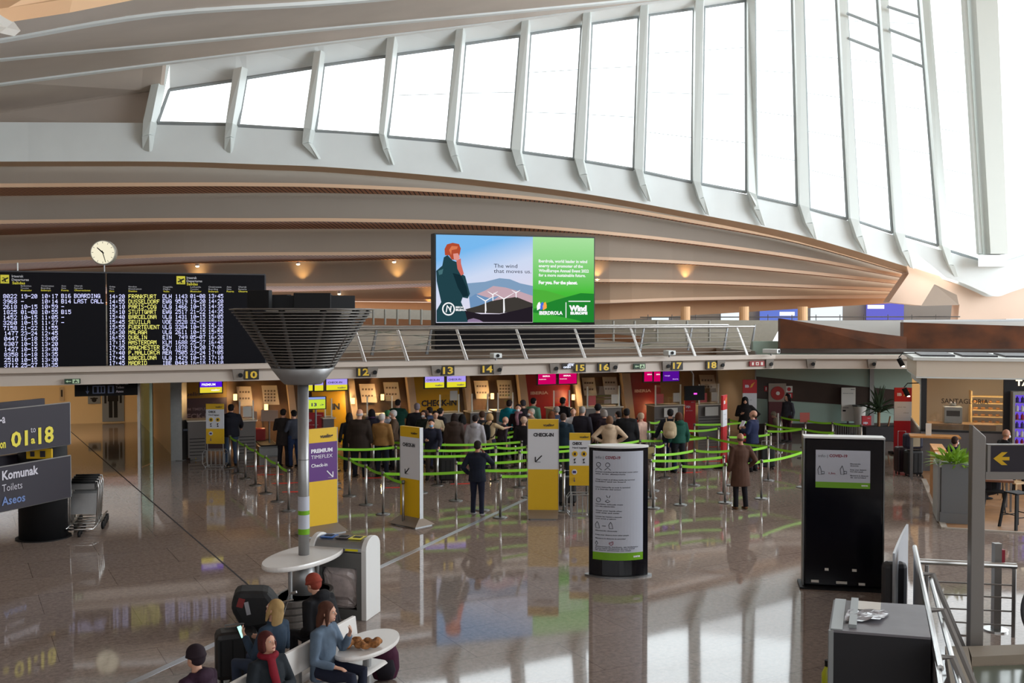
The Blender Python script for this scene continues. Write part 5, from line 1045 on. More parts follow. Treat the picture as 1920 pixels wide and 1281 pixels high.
# black totem on the right
P4 = Plane(*G(1579, 1105).xy, -11); p = P4.o
a, c = P4.at(1504.5, 1100)[0], P4.at(1657, 1100)[0]; z1 = P4.at(1580, 823)[2]
t = thing('notice_totem', 'large plain black totem with small white notice near its top', 'notice totem', tuple(P4.w((a+c)/2, 0, 0)), P4.a); w4 = (c-a)
MB().bx(-w4/2+.02, w4/2-.02, 0, .28, .03, z1).build('body', BLACK, t, bevel=.03); MB().bx(-w4/2-.0, w4/2, -.02, .3, z1, z1+.03).build('top_cap', PLASTIC, t); MB().bx(-w4/2-.05, w4/2+.05, -.12, .42, 0, .03).build('base_plate', MBLACK, t)
MB().bx(-w4/2, -w4/2+.02, -.0, .28, .03, z1).bx(w4/2-.02, w4/2, 0, .28, .03, z1).build('edge_profile', DSTEEL, t)
def q4(px, py): v = P4.at(px, py, -.01); return v[0]-(a+c)/2, v[2]
x0, zz0 = q4(1529, 914); x1, zz1 = q4(1632, 846); zg = q4(1560, 904)[1]
MB().bx(x0, x1, -.012, 0, zg, zz1).build('poster', mat('poster_white', S(188, 192, 204), .35), t); MB().bx(x0, x1, -.012, 0, zz0, zg).build('green_strip', mat('strip_green', S(110, 166, 20), .4), t)
text(t, 'heading', mat('heading_grey', S(90, 92, 100), .6), [('info |', q4(1534, 857)[0], q4(1534, 857)[1], .045, .15, 'LEFT', 0)], -.016); text(t, 'red_heading', mat('heading_red', S(130, 40, 60), .6), [('COVID-19', q4(1555, 857)[0], q4(1555, 857)[1], .045, .28, 'LEFT', .04), ('1,5m', q4(1554, 889)[0], q4(1554, 889)[1], .03, .1, 'LEFT', .02)], -.016)
text(t, 'print', mat('print_grey', S(84, 86, 94), .7), [(s_, q4(1594, y)[0], q4(1594, y)[1], .02, l, 'LEFT', .03) for s_, y, l in (('Mantendu', 871, .16), ('distantzia', 874.5, .13), ('Keep your distance', 882, .25), ('from other people', 885.5, .2), ('Mantenga la distancia', 893, .28), ('de seguridad', 896.5, .24))], -.016)
text(t, 'strip_mark', WLT, [('aena', q4(1615, 912)[0], q4(1615, 912)[1], .03, .1, 'LEFT', .04)], -.016)
b = MB()
for px in (1537, 1579):
    x, z = q4(px, 885); b.tube([(x, -.016, z+.1), (x-.03, -.016, z+.04), (x-.02, -.016, z-.04), (x+.03, -.016, z-.04), (x+.02, -.016, z+.04), (x, -.016, z+.1)], .005, 4).tube([(x+.03, -.016, z-.03), (x+.07, -.016, z-.03), (x+.07, -.016, z+.01), (x+.03, -.016, z+.01)], .005, 4)
b.build('line_icons', mat('print_grey', S(84, 86, 94), .7), t)
for px, py, ww in ((1550, 1068, .06), (1602, 1070, .07), (1528, 1090, .12), (1578, 1093, .17), (1616, 1096, .1)):
    x, z = q4(px, py); MB().bx(x-ww/2, x+ww/2, -.012, 0, z-.02, z+.02).build('white_label', PAPER, t)
# ================================================================== LOUVRED LAMP WITH ROUND TABLE
UD = math.radians(68.6); U = Vector((math.cos(UD), math.sin(UD), 0)); RN = Vector((math.sin(UD), -math.cos(UD), 0))
p = W(570, 1045, 14.7); lp = thing('louvred_lamp', 'tall steel pole with a wide louvred bowl and dark screens on top', 'lamp', (p.x, p.y, 0))
MB().cyl((0, 0, .5), (0, 0, 3.5), .078, seg=24).build('pole', GREYM, lp, True); MB().cyl((0, 0, .45), (0, 0, .98), .2, .13, seg=24).build('pole_foot', GREYM, lp, True)
MB().cyl((0, 0, 2.4), (0, 0, 2.41), .082, seg=24).build('joint_ring', DSTEEL, lp)
b = MB()
for z0, z1 in ((1.42, 1.62), (1.68, 1.88)): b.loft([(0, 0, z0), (0, 0, z1)], [.0815]*2, 24)
b.build('wrap_label', mat('poster_white', S(188, 192, 204), .35), lp)
b = MB()
for z0, z1 in ((1.34, 1.42), (1.62, 1.68)): b.loft([(0, 0, z0), (0, 0, z1)], [.082]*2, 24)
b.build('wrap_green_band', mat('strip_green', S(110, 166, 20), .4), lp)
MB().lathe((0, 0, 0), [(.1, 3.47), (.26, 3.48), (.3, 3.52), (.44, 3.7), (.42, 3.72), (.2, 3.7)], 48).build('bowl', GREYM, lp, True)
LOUV = mat('louvre_metal', S(118, 114, 110), .42, .7)
n = 20
for k in range(n):
    s_ = k/(n-1); z = 3.745+.775*s_; r = .465+.54*s_**1.12
    MB().lathe((0, 0, z), [(r-.07, .0), (r, .006), (r+.004, .022), (r-.06, .03)], 56).build('louvre_ring', LOUV, lp, True)
for k in range(10):
    a = 2*PI*k/10+.2; b = MB(); b.loft([(.4*math.cos(a), .4*math.sin(a), 3.7), (.93*math.cos(a), .93*math.sin(a), 4.52)], [(.03, .012)]*2, 4).build('rib', DSTEEL, lp)
MB().lathe((0, 0, 0), [(.1, 3.7), (.2, 3.75), (.3, 4.1), (.55, 4.48), (.55, 4.5), (.1, 4.5)], 24).build('core', MBLACK, lp)
for k, (x, y, ang, w_, h) in enumerate(((-.52, -.35, -18, .34, .27), (-.75, .1, -80, .38, .24), (-.2, -.15, 12, .42, .2), (.22, -.42, 6, .5, .23), (.55, -.1, 35, .42, .2), (.1, .45, 170, .5, .22), (-.4, .4, 140, .4, .22))):
    tv = MB().box((x, y, 4.53+h/2), (w_, .09, h), rz=math.radians(ang)).build('screen_box', MBLACK, lp, bevel=.008)
MB().bx(-.25, .25, -.1, .35, 4.7, 4.73).build('top_plate', GREYM, lp)
def ellipse_slab(a_, b_, z0, z1, n=48, bev=.02):
    pts = [(a_*math.cos(2*PI*i/n), b_*math.sin(2*PI*i/n)) for i in range(n)]; R_ = Matrix.Rotation(UD, 2)
    q = [R_ @ Vector(v) for v in pts]; m = MB(); V = []
    for s_, z in ((.985, z0), (1, z0+bev), (1, z1-bev), (.985, z1)): V += [(v[0]*s_, v[1]*s_, z) for v in q]
    F = [(i+r*n, (i+1) % n+r*n, (i+1) % n+(r+1)*n, i+(r+1)*n) for r in range(3) for i in range(n)]+[tuple(range(n))[::-1], tuple(range(3*n, 4*n))]
    return m.add(V, F)
TW = mat('table_white', S(222, 218, 214), .25)
ellipse_slab(.84, .42, .98, 1.045).build('table_top', TW, lp)
ellipse_slab(.5, .3, .08, .5).build('planter_body', LOUV, lp)
for k in range(4): ellipse_slab(.52+.012*k, .32+.01*k, .12+.1*k, .2+.1*k, bev=.01).build('slat_band', LOUV, lp)
ellipse_slab(.5, .3, 0, .08).build('plinth', MBLACK, lp)
for s_ in (-1, 1): q = U*(.35*s_); MB().cyl((q.x, q.y, .5), (q.x, q.y, .98), .03).build('table_leg', GREYM, lp)
# ---- recycling station
PR = Plane(*G(645, 1155).xy, -16); p = PR.o
t = thing('recycling_bin', 'white arched recycling station with grey front, yellow and blue slots and clear bag', 'bin', tuple(p+Vector((0, .1, 0))), PR.a)
def arch(h, d, n=10):
    pts = [(-d/2, 0), (-d/2, h-d*.35)] + [(-d/2*math.cos(PI*i/n), h-d*.35+d*.35*math.sin(PI*i/n)) for i in range(1, n)] + [(d/2, h-d*.35), (d/2, 0)]; return pts
A_ = arch(1.2, .52); MB().hexa([(.38, y, z) for y, z in A_], [(.46, y, z) for y, z in A_]).build('end_panel', PLASTIC, t, bevel=.008); MB().hexa([(-.46, y, z) for y, z in A_], [(-.38, y, z) for y, z in A_]).build('end_panel', PLASTIC, t, bevel=.008)
B_ = arch(1.165, .48); MB().hexa([(-.38, y, z) for y, z in B_ if z > .9], [(.38, y, z) for y, z in B_ if z > .9]).build('lid', GREYM, t)
MB().bx(-.38, .38, -.24, -.2, .75, .98).bx(-.38, .38, -.24, -.2, 0, .14).bx(-.38, -.3, -.24, -.2, .14, .75).bx(.3, .38, -.24, -.2, .14, .75).build('front_frame', mat('bin_grey', S(110, 110, 108), .4, .3), t); MB().bx(-.38, .38, .2, .24, 0, .98).bx(-.38, .38, -.2, .2, .02, .06).build('back_panel', GREYM, t)
b = MB(); random.seed(21); b.ell((0, 0, 0), (1, 1, 1), 22, 16); sg = lambda v, e_: math.copysign(abs(v)**e_, v)
b.v = [(sg(x, .45)*.3*(1+random.uniform(-.07, .07)), sg(y, .5)*.17*(1+random.uniform(-.16, .16)), .44+sg(z, .55)*.33*(1+random.uniform(-.05, .05))) for x, y, z in b.v]; b.build('rubbish_bag', mat('bag_clear', S(196, 182, 178), .22, noise=.3, nscale=5, bump=.6), t)
for nm, x, cl in (('blue_slot', -.24, S(30, 90, 170)), ('dark_slot', .0, S(40, 20, 26)), ('yellow_slot', .22, S(226, 214, 20))):
    b = MB(); b.box((x, -.19, 1.07), (.2, .012, .17), rx=-.75).box((x, -.03, 1.162), (.2, .22, .014)); b.build(nm, mat(nm, cl, .4), t); MB().box((x, -.02, 1.17), (.12, .1, .012)).box((x, -.2, 1.07), (.05, .012, .06), rx=-.75).build(nm.split('_')[0]+'_slot_opening', MBLACK, t)
# ---- bench with backrest and side table
B0 = G(656, 1161, .86); B0.z = 0
bn = thing('bench', 'long white double sided bench with a shared backrest, people sitting on it', 'bench', tuple(B0), UD-PI/2)   # local +Y runs away along the bench
# local x to the right of the run
def seatprof(s): return [(s*.05, .43), (s*.08, .46), (s*.5, .45), (s*.54, .42), (s*.5, .39), (s*.05, .39)]
for s_ in (-1, 1):
    for k in range(4):
        y0 = -.05-k*.95; pr = seatprof(s_); m_ = MB().hexa([(x, y0, z) for x, z in pr], [(x, y0-.9, z) for x, z in pr]); m_.build('seat', TW, bn, bevel=.012)
for k in range(3):
    y0 = (.04, -1.28, -2.6)[k]; L_ = (.36, 1.22, 1.22)[k]
    if k == 0: MB().hexa([(-.03, y0+.1, .62), (.03, y0+.1, .62), (.0, y0+.1, .86), (-.05, y0+.1, .86)], [(-.03, y0-.36, .62), (.03, y0-.36, .62), (.0, y0-.36, .86), (-.05, y0-.36, .86)]).build('backrest', TW, bn, bevel=.01)
    else: MB().hexa([(-.03, y0+.8, .58), (.03, y0+.8, .58), (.02, y0+.8, .86), (-.03, y0+.8, .86)], [(-.03, y0-.5, .58), (.03, y0-.5, .58), (.02, y0-.5, .86), (-.03, y0-.5, .86)]).build('backrest', TW, bn, bevel=.01)
for y in (-.1, -1.1, -2.1, -3.1): MB().bx(-.025, .025, y-.03, y+.03, 0, .62).build('post', GREYM, bn); MB().bx(-.4, .4, y-.03, y+.03, .33, .39).build('cross_beam', GREYM, bn)
for y in (-.6, -2.6): MB().bx(-.3, .3, y-.05, y+.05, 0, .04).bx(-.04, .04, y-.05, y+.05, .04, .36).build('foot', GREYM, bn)
q = G(688, 1205, .72); tb_ = thing('side_table', 'small white oval table at the end of the bench holding a brown fur', 'table', (q.x, q.y, 0)); ellipse_slab(.56, .3, .67, .72).build('table_top', TW, tb_); MB().cyl((0, 0, .03), (0, 0, .67), .05).build('stem', GREYM, tb_); MB().cyl((0, 0, 0), (0, 0, .03), .24, seg=24).build('foot', GREYM, tb_)
fur = thing('fur_scarf', 'bundled golden brown fur lying on the small oval table', 'scarf', tuple(G(683, 1215, .72))); random.seed(5); b = MB()
for k in range(26): b.ell((random.uniform(-.18, .16), random.uniform(-.1, .1), .04+random.random()*.04), (.05, .04, .035), 8, 5)
b.build('fur', mat('fur_brown', S(150, 100, 56), .9, noise=.5, nscale=25, bump=1), fur, remesh=.012)
# ---- luggage by the bench
def suitcase(name, label, x, y, rz, dims, col, handle=True, z=0.0, group=None, up=.3):
    t = thing(name, label, 'suitcase', (x, y, z), rz, group); w_, d_, h = dims
    MB().box((0, 0, .06+h/2), (w_, d_, h)).build('shell', mat('case'+str(tuple(round(c, 3) for c in col)), col, .5, bump=.1), t, bevel=min(w_, d_)*.2)
    b = MB()
    for k in range(3): b.bx(-w_/2+.04+k*(w_-.08)/3, -w_/2+.06+k*(w_-.08)/3, -d_/2-.006, -d_/2, .12, h-.02)
    b.build('ridge', MBLACK, t)
    for sx in (-1, 1):
        for sy in (-1, 1): MB().cyl((sx*w_*.36-.015, sy*d_*.3, .03), (sx*w_*.36+.015, sy*d_*.3, .03), .03).build('wheel', MBLACK, t)
    if handle: MB().tube([(-w_*.25, d_*.3, h), (-w_*.25, d_*.3, h+.06+up), (w_*.25, d_*.3, h+.06+up), (w_*.25, d_*.3, h)], .011, 6).build('handle', GREYM, t)
    return t
CB = S(13, 13, 16)
q = G(430, 1281, 0.12); suitcase('suitcase', 'big black suitcase standing left of the blond woman on the bench', q.x-.02, q.y+.4, .35, (.5, .34, .58), CB, up=.03)
q = W(480, 1180, 12.9)
st = thing('pushchair', 'black folded pushchair with a hood, red and white bag and chrome handle, behind the bench', 'pushchair', (q.x, q.y, 0), .2)
b = MB(); b.prism([(-.3, .85), (-.24, 1.06), (.16, 1.04), (.3, .84), (.2, .6), (-.14, .55)], -.22, .22).build('hood', mat('hood_black', S(11, 11, 14), .7, bump=.5, nscale=5), st, bevel=.07)
MB().prism([(-.22, .55), (.22, .55), (.3, .2), (-.26, .2)], -.2, .2).build('seat_bag', MBLACK, st, bevel=.05)
MB().box((-.17, -.235, .93), (.08, .015, .11), ry=.3).build('red_tag', mat('tag_dull_red', S(120, 30, 30), .6), st); MB().box((-.09, -.24, .86), (.05, .012, .16), ry=-.2).build('white_tag', mat('tag_grey', S(150, 150, 156), .6), st)
MB().tube([(.26, 0, .45), (.36, .02, .8), (.42, .0, .95), (.5, -.04, .98)], .016, 8).tube([(.26, 0, .45), (.3, 0, .85), (.46, -.02, .88)], .012, 6).build('handle', STEEL, st)
for x in (-.24, .24):
    for y in (-.2, .2): MB().cyl((x, y-.02, .09), (x, y+.02, .09), .09, seg=20).build('wheel', MBLACK, st)
MB().cyl((-.24, -.2, .09), (.26, -.18, .5), .014).cyl((.24, -.2, .09), (-.26, -.18, .5), .014).cyl((-.24, .2, .09), (.26, .18, .5), .014).cyl((.24, .2, .09), (-.26, .18, .5), .014).build('frame', GREYM, st)
# ================================================================== LEFT WAYFINDING TOTEM
q = G(82, 1017); wt = thing('wayfinding_totem', 'black round pillar carrying dark direction boards with white, yellow and blue lettering', 'direction sign', (q.x*(q.y+.46)/q.y, q.y+.46, 0))
MB().cyl((0, 0, .02), (0, 0, 2.3), .455, seg=48).build('pillar', MBLACK, wt, True); MB().cyl((0, 0, 0), (0, 0, .02), .52, seg=48).build('foot', MBLACK, wt)
PW = Plane(*W(131.5, 800, 20.35).xy, 68.2); SB = mat('sign_anthracite', S(50, 46, 54), .55, spec=.3)
def board(rng, z0, z1, off=0):
    m = MB().hexa([PW.w(rng[0], off, z0)-wt.location, PW.w(rng[1], off, z0)-wt.location, PW.w(rng[1], off, z1)-wt.location, PW.w(rng[0], off, z1)-wt.location], [PW.w(rng[0], off+.08, z0)-wt.location, PW.w(rng[1], off+.08, z0)-wt.location, PW.w(rng[1], off+.08, z1)-wt.location, PW.w(rng[0], off+.08, z1)-wt.location]); return m
zu0, zu1 = PW.at(131, 833)[2], PW.at(131, 755.5)[2]; zl0, zl1 = PW.at(132, 932)[2], PW.at(132, 855)[2]
for z0, z1 in ((zu0, zu1), (zl0, zl1)):
    bd_ = board((-3.2, 0), z0, z1).build('sign_board', SB, wt, bevel=.0); 
    fr = MB()
    for a_, b_ in (((-3.2, z1), (0.02, z1)), ((-3.2, z0), (0.02, z0)), ((.01, z0), (.01, z1))): fr.loft([PW.w(a_[0], .02, a_[1])-wt.location, PW.w(b_[0], .02, b_[1])-wt.location], [.018, .018], 4)
    fr.build('board_frame', GREYM, bd_)
P5 = PW.shift(1.0)
for (py0, py1, z0) in ((753, 0, zu1), (851.5, 0, zl1)):
    x1 = P5.at(84, 760)[0]; m = MB().hexa([P5.w(-3.2, 0, z0-.7)-wt.location, P5.w(x1, 0, z0-.7)-wt.location, P5.w(x1, 0, z0+.03)-wt.location, P5.w(-3.2, 0, z0+.03)-wt.location], [P5.w(-3.2, .08, z0-.7)-wt.location, P5.w(x1, .08, z0-.7)-wt.location, P5.w(x1, .08, z0+.03)-wt.location, P5.w(-3.2, .08, z0+.03)-wt.location]); m.build('rear_board', SB, wt)
TA = thing('_', '', ''); bpy.data.objects.remove(TA)
def wtext(name, m, items):
    e_ = MB(); out = []
    for st_, px, py, h, wd, bo in items:
        a_ = PW.at(px, py, -.012); u_ = PW.at(px, py-h, -.012); x2 = PW.at(px+wd, py, -.012)[0]; out.append((st_, a_[0], a_[2], u_[2]-a_[2], x2-a_[0], 'LEFT', bo))
    text(wt, name, m, out, ('plane', PW, wt.location.copy(), -.012))
wtext('white_lettering', mat('sign_white', S(200, 196, 206), .5), [('-a', 0, 794, 17, 10, .02), ('to', 57.5, 811.5, 12, 9.5, 0), ('Komunak', 4, 900.5, 17, 68, .03), ('Toilets', 4, 922.8, 14, 38, -.005)])
wtext('yellow_lettering', mat('sign_yellow', S(222, 206, 60), .5), [('on', 0, 841, 16, 11, .03), ('01', 21, 838.5, 28, 31.5, .03), ('a', 58, 832, 14, 8, .03), ('18', 72, 832, 30, 29, .03)])
wtext('blue_lettering', mat('sign_blue', S(100, 124, 176), .5), [('Aseos', 3.5, 948.5, 16, 44, .02)])
v0 = W(74, 851, 20.15)-wt.location; MB().box(v0, (.5, .06, .2), rz=.05).build('yellow_plate', YEL, wt, bevel=.02); 
MB().box(v0+Vector((.08, -.04, 0)), (.1, .01, .12)).box(v0+Vector((-.12, -.04, 0)), (.08, .01, .1)).build('plate_symbol', SB, wt)
# ---- luggage trolleys
tro = None
for k in range(4):
    q = G(163, 1001); o = q+Vector((-.07-.0*k, .0+.28*k, 0)); t = thing('luggage_trolley', ('nearest of the nested steel luggage trolleys beside the black pillar', 'second of the nested steel luggage trolleys by the pillar', 'third of the nested steel luggage trolleys by the pillar', 'farthest of the nested steel luggage trolleys by the pillar')[k], 'luggage trolley', (o.x-.08*k, o.y, 0), math.radians(8), 'nested luggage trolleys')
    if tro is None:
        tro = [('frame', MB().tube([(-.26, -.05, .18), (-.28, .1, .9), (-.28, .02, 1.05), (.28, .02, 1.05), (.28, .1, .9), (.26, -.05, .18)], .017, 8).tube([(-.26, -.35, .16), (-.26, .5, .2)], .017, 6).tube([(.26, -.35, .16), (.26, .5, .2)], .017, 6).cyl((-.26, -.35, .16), (.26, -.35, .16), .017).cyl((-.26, .2, .18), (.26, .2, .18), .014).cyl((-.26, -.1, .17), (.26, -.1, .17), .014), STEEL),
               ('handle', MB().cyl((-.24, .0, 1.06), (.24, .0, 1.06), .026), MBLACK), ('front_plate', MB().box((0, .06, .6), (.5, .02, .42), rx=-.1), GREYM), ('basket', MB().box((0, .0, .93), (.5, .22, .02)).box((0, -.1, .98), (.5, .01, .1)), DSTEEL),
               ('wheel', MB().cyl((.25, .45, .08), (.29, .45, .08), .08, seg=18), MBLACK), ('wheel', MB().cyl((-.29, .45, .08), (-.25, .45, .08), .08, seg=18), MBLACK), ('wheel', MB().cyl((-.02, -.32, .06), (.02, -.32, .06), .06, seg=18), MBLACK)]
        tro = [(a_, b_.mesh(a_, c_, a_ not in ('front_plate', 'basket'))) for a_, b_, c_ in tro]
    for a_, me in tro: link(me, a_, t)
# ================================================================== RIGHT FOREGROUND
c00, c10, c11, c01 = G(1554, 1181, 1.1), G(1745.5, 1195.5, 1.1), G(1734, 1135, 1.1), G(1563, 1124.5, 1.1)
cb = thing('cabinet', 'black cabinet with a grey worn top at the bottom right', 'cabinet', (c00.x, c00.y, 0)); o_ = Vector((c00.x, c00.y, 0)); Q = [v-o_ for v in (c00, c10, c11, c01)]
def down(v, z): return Vector((v.x, v.y, z))
MB().hexa([down(v, 0.0) for v in Q], [down(v, 1.075) for v in Q]).build('body', mat('cabinet_black', S(24, 24, 30), .5), cb)
MB().hexa([down(v, 1.075) for v in Q], [down(v, 1.1) for v in Q]).build('top', mat('cabinet_top', S(120, 118, 124), .5, noise=.12, nscale=2.5), cb)
d_ = (Q[1]-Q[0])*.04; MB().hexa([down(Q[0]-d_*.2, 0), down(Q[0]+d_, 0), down(Q[0]+d_-Vector((0, .03, 0)), 0), down(Q[0]-d_*.2-Vector((0, .03, 0)), 0)], [down(Q[0]-d_*.2, 1.1), down(Q[0]+d_, 1.1), down(Q[0]+d_-Vector((0, .03, 0)), 1.1), down(Q[0]-d_*.2-Vector((0, .03, 0)), 1.1)]).build('corner_strip', mat('strip_grey', S(150, 156, 158), .4), cb)
e1 = (Q[3]-Q[0]); e2 = (Q[1]-Q[0]).normalized(); MB().hexa([down(Q[0]+e2*.02, 1.1), down(Q[0]+e2*.14, 1.1), down(Q[3]+e2*.14, 1.1), down(Q[3]+e2*.02, 1.1)], [down(Q[0]+e2*.02, 1.115), down(Q[0]+e2*.14, 1.115), down(Q[3]+e2*.14, 1.115), down(Q[3]+e2*.02, 1.115)]).hexa([down(Q[0]+e2*.2+e1*.1, 1.1), down(Q[0]+e2*.28+e1*.1, 1.1), down(Q[3]+e2*.28, 1.1), down(Q[3]+e2*.2, 1.1)], [down(Q[0]+e2*.2+e1*.1, 1.14), down(Q[0]+e2*.28+e1*.1, 1.14), down(Q[3]+e2*.28, 1.14), down(Q[3]+e2*.2, 1.14)]).build('metal_rail', mat('strip_grey', S(150, 156, 158), .4), cb)
def sheet(name, label, pts, z, m, crump=0):
    o = G(*pts[0], z); t = thing(name, label, 'paper', tuple(o)); q = [G(x, y, z)-o for x, y in pts]
    if not crump: MB().hexa(q, [v+Vector((0, 0, .006)) for v in q]).build('sheet', m, t)
    else:
        random.seed(crump); b = MB(); n_ = 8; P_ = [[q[0].lerp(q[1], i/n_).lerp(q[3].lerp(q[2], i/n_), j/n_)+Vector((0, 0, .01+random.random()*.035)) for i in range(n_+1)] for j in range(n_+1)]
        for j in range(n_): b.strip(P_[j], P_[j+1])
        b.build('sheet', m, t)
sheet('paper_sheet', 'white printed sheet lying on the black cabinet', [(1600, 1143), (1651, 1145), (1652, 1131), (1604, 1127)], 1.106, PAPER)
sheet('plastic_bag', 'crumpled clear plastic lying on the black cabinet', [(1582, 1167), (1650, 1168), (1668, 1152), (1592, 1146)], 1.104, mat('plastic_crumple', S(176, 176, 182), .15, noise=.3, nscale=12), 4)
t = thing('backpack', 'dark grey rounded bag standing behind the black cabinet', 'bag', tuple(G(1676, 1153))); MB().box((0, 0, .4), (.36, .22, .8)).build('bag_body', DGREY, t, bevel=.08)
q = G(1551, 1310); t = thing('spray_bottle', 'yellow bottle with black cap standing left of the cabinet', 'bottle', tuple(q)); MB().lathe((0, 0, 0), [(.06, 0), (.065, .02), (.065, .3), (.035, .36), (.03, .38)], 20).build('bottle_body', mat('bottle_yellow', S(206, 214, 30), .3), t, True); MB().cyl((0, 0, .38), (0, 0, .45), .032).cyl((0, 0, .42), (0, -.07, .43), .014).build('cap', MBLACK, t)
# balustrades of the stairwell
def bal(name, label, p0, p1, h0, h1, m, th=.03, curve=False, rail=None):
    o = Vector((p0.x, p0.y, 0)); t = thing(name, label, 'balustrade', tuple(o)); d = p1-p0; d.z = 0; n_ = Vector((-d.y, d.x, 0)).normalized()*th; A = []; 
    k = 12 if curve else 1
    top = [d*(i/k)+Vector((0, 0, h0+(h1-h0)*((i/k)**2 if curve else i/k))) for i in range(k+1)]; poly = [Vector((0, 0, 0))]+top+[d.copy()]
    MB().hexa(poly, [v+n_ for v in poly]).build('panel', m, t)
    if rail: MB().loft([top[0]+n_/2, top[-1]+n_/2], [.035, .035], 8).build('handrail', rail, t)
    return t
FROST = mat('frosted_glass', S(176, 180, 186), .3, alpha=1)
p0 = W(1678, 1038, 14.6); p1 = W(1703, 1010, 17.2); bal('balustrade', 'frosted glass balustrade with a rising curved top behind the cabinet', Vector((p0.x, p0.y, 0)), Vector((p1.x, p1.y, 0)), p0.z, W(1703, 983, 17.2).z, FROST, curve=True)
p0 = W(1713, 1026, 15.2); p1 = W(1735, 1135, 12.2); bal('balustrade', 'solid grey stair balustrade with bright handrail just right of the frosted one', Vector((p0.x, p0.y, 0)), Vector((W(1760, 1270, 10.0).x, 10.0, 0)), p0.z, p0.z, mat('bal_grey', S(120, 122, 128), .5), rail=STEEL)
POSTM = mat('post_grey', S(132, 128, 124), .4, .5)
r1 = thing('stair_handrail', 'steel handrail line on slanted brackets running down towards the viewer', 'railing', tuple(G(1805, 1227))); o = r1.location.copy()
for px, py, zt_ in ((1725, 1077, .95), (1742, 1144, .95), (1755, 1233, .95)):
    a_ = G(px, py, zt_)-o; b_ = a_+Vector((.17, .0, 0)); c_ = a_+Vector((.5, -.25, -.95)); MB().loft([a_, b_, c_], [(.02, .04)]*3, 6).build('bracket', POSTM, r1)
MB().loft([G(1720, 1055, 1.0)-o, G(1757, 1240, 1.0)-o, G(1764, 1290, 1.0)-o], [.03]*3, 8).build('handrail', STEEL, r1)
MB().loft([G(1745, 1085, .9)-o, G(1800, 1290, .75)-o], [.03, .03], 8).build('lower_rail', STEEL, r1)
P6 = Plane(*W(1830, 1220, 14.3).xy, -6); r2 = thing('wire_railing', 'steel railing with thin wires crossing before the sign pole', 'railing', tuple(P6.o), P6.a)
def p6(px, py): v = P6.at(px, py); return Vector((v[0], 0, v[2]))
MB().loft([p6(1720, 1053), p6(1906, 1062)], [.04, .04], 10).build('top_rail', STEEL, r2)
for y0, y1, xx in ((1091, 1098, 1753), (1114, 1122, 1762), (1141, 1147, 1773), (1166, 1174, 1784), (1190, 1200, 1792)): MB().loft([p6(xx, y0), p6(1903, y1)], [.012, .012], 6).build('wire', POSTM, r2)
for px in (1738, 1833, 1902): v = p6(px, 1060); MB().loft([(v.x, 0, 0), (v.x, 0, v.z)], [(.03, .015)]*2, 6).build('post', POSTM, r2)
sp = thing('direction_sign', 'grey pole sign with a black board and a yellow left arrow at the right edge', 'direction sign', tuple(G(1833, 1222)))
MB().prism([(-.13, .02), (.05, .02), (.05, 2.86), (-.13, 3.02)], -.06, .06).build('pole', POSTM, sp, bevel=.012); MB().cyl((0, 0, 0), (0, 0, .03), .16, seg=24).build('foot_plate', STEEL, sp)
y_ = sp.location.y; x_ = sp.location.x; z0, z1 = W(1850, 884, y_).z, W(1850, 835, y_).z; MB().bx(.12, 1.6, -.03, .03, z0, z1).build('sign_board', SB, sp); MB().bx(.055, 1.6, -.05, .05, z0-.1, z0).bx(.08, .12, -.04, .04, z0, z1).bx(.08, 1.6, -.04, .04, z1, z1+.015).build('board_frame', POSTM, sp)
zc = (z0+z1)/2; MB().prism([(.16, zc), (.27, zc+.085), (.345, zc+.085), (.27, zc+.022), (.37, zc+.022), (.37, zc-.022), (.27, zc-.022), (.345, zc-.085), (.27, zc-.085)], -.036, -.03).build('arrow', YEL, sp)
t = thing('short_post', 'short grey post with a red tag behind the wire railing', 'post', tuple(G(1867, 1182))); MB().bx(-.05, .05, -.05, .05, .02, 1.24).build('post_body', POSTM, t); MB().cyl((0, 0, 0), (0, 0, .02), .17, seg=24).build('foot_plate', STEEL, t); MB().bx(.05, .1, -.04, .04, .95, 1.15).build('red_tag', mat('tag_red', S(150, 30, 50), .5), t)
t = thing('round_barrier', 'edge of a dark grey round wheel shaped panel at the right frame edge', 'barrier', tuple(G(1978, 1215)), .1); MB().cyl((0, -.03, .52), (0, .03, .52), .48, seg=40).bx(-.2, .2, -.1, .1, 0, .08).build('disc', DGREY, t)
def slabpx(name, pts, z0, z1, m): return struct(MB().slab([G(x, y, z1).xy for x, y in pts], z0, z1).build(name, m))
KERB = mat('kerb_beige', S(150, 138, 122), .6)
slabpx('trim_stair_kerb', [(1772, 1212), (1815, 1212), (1836, 1330), (1790, 1330)], .0, .12, KERB); slabpx('trim_stair_kerb_rear', [(1815, 1212), (1990, 1206), (1990, 1224), (1822, 1232)], 0, .12, KERB)
slabpx('trim_stair_glass', [(1824, 1250), (1990, 1244), (1990, 1330), (1838, 1330)], .0, .02, mat('stair_glass', S(92, 98, 84), .15))
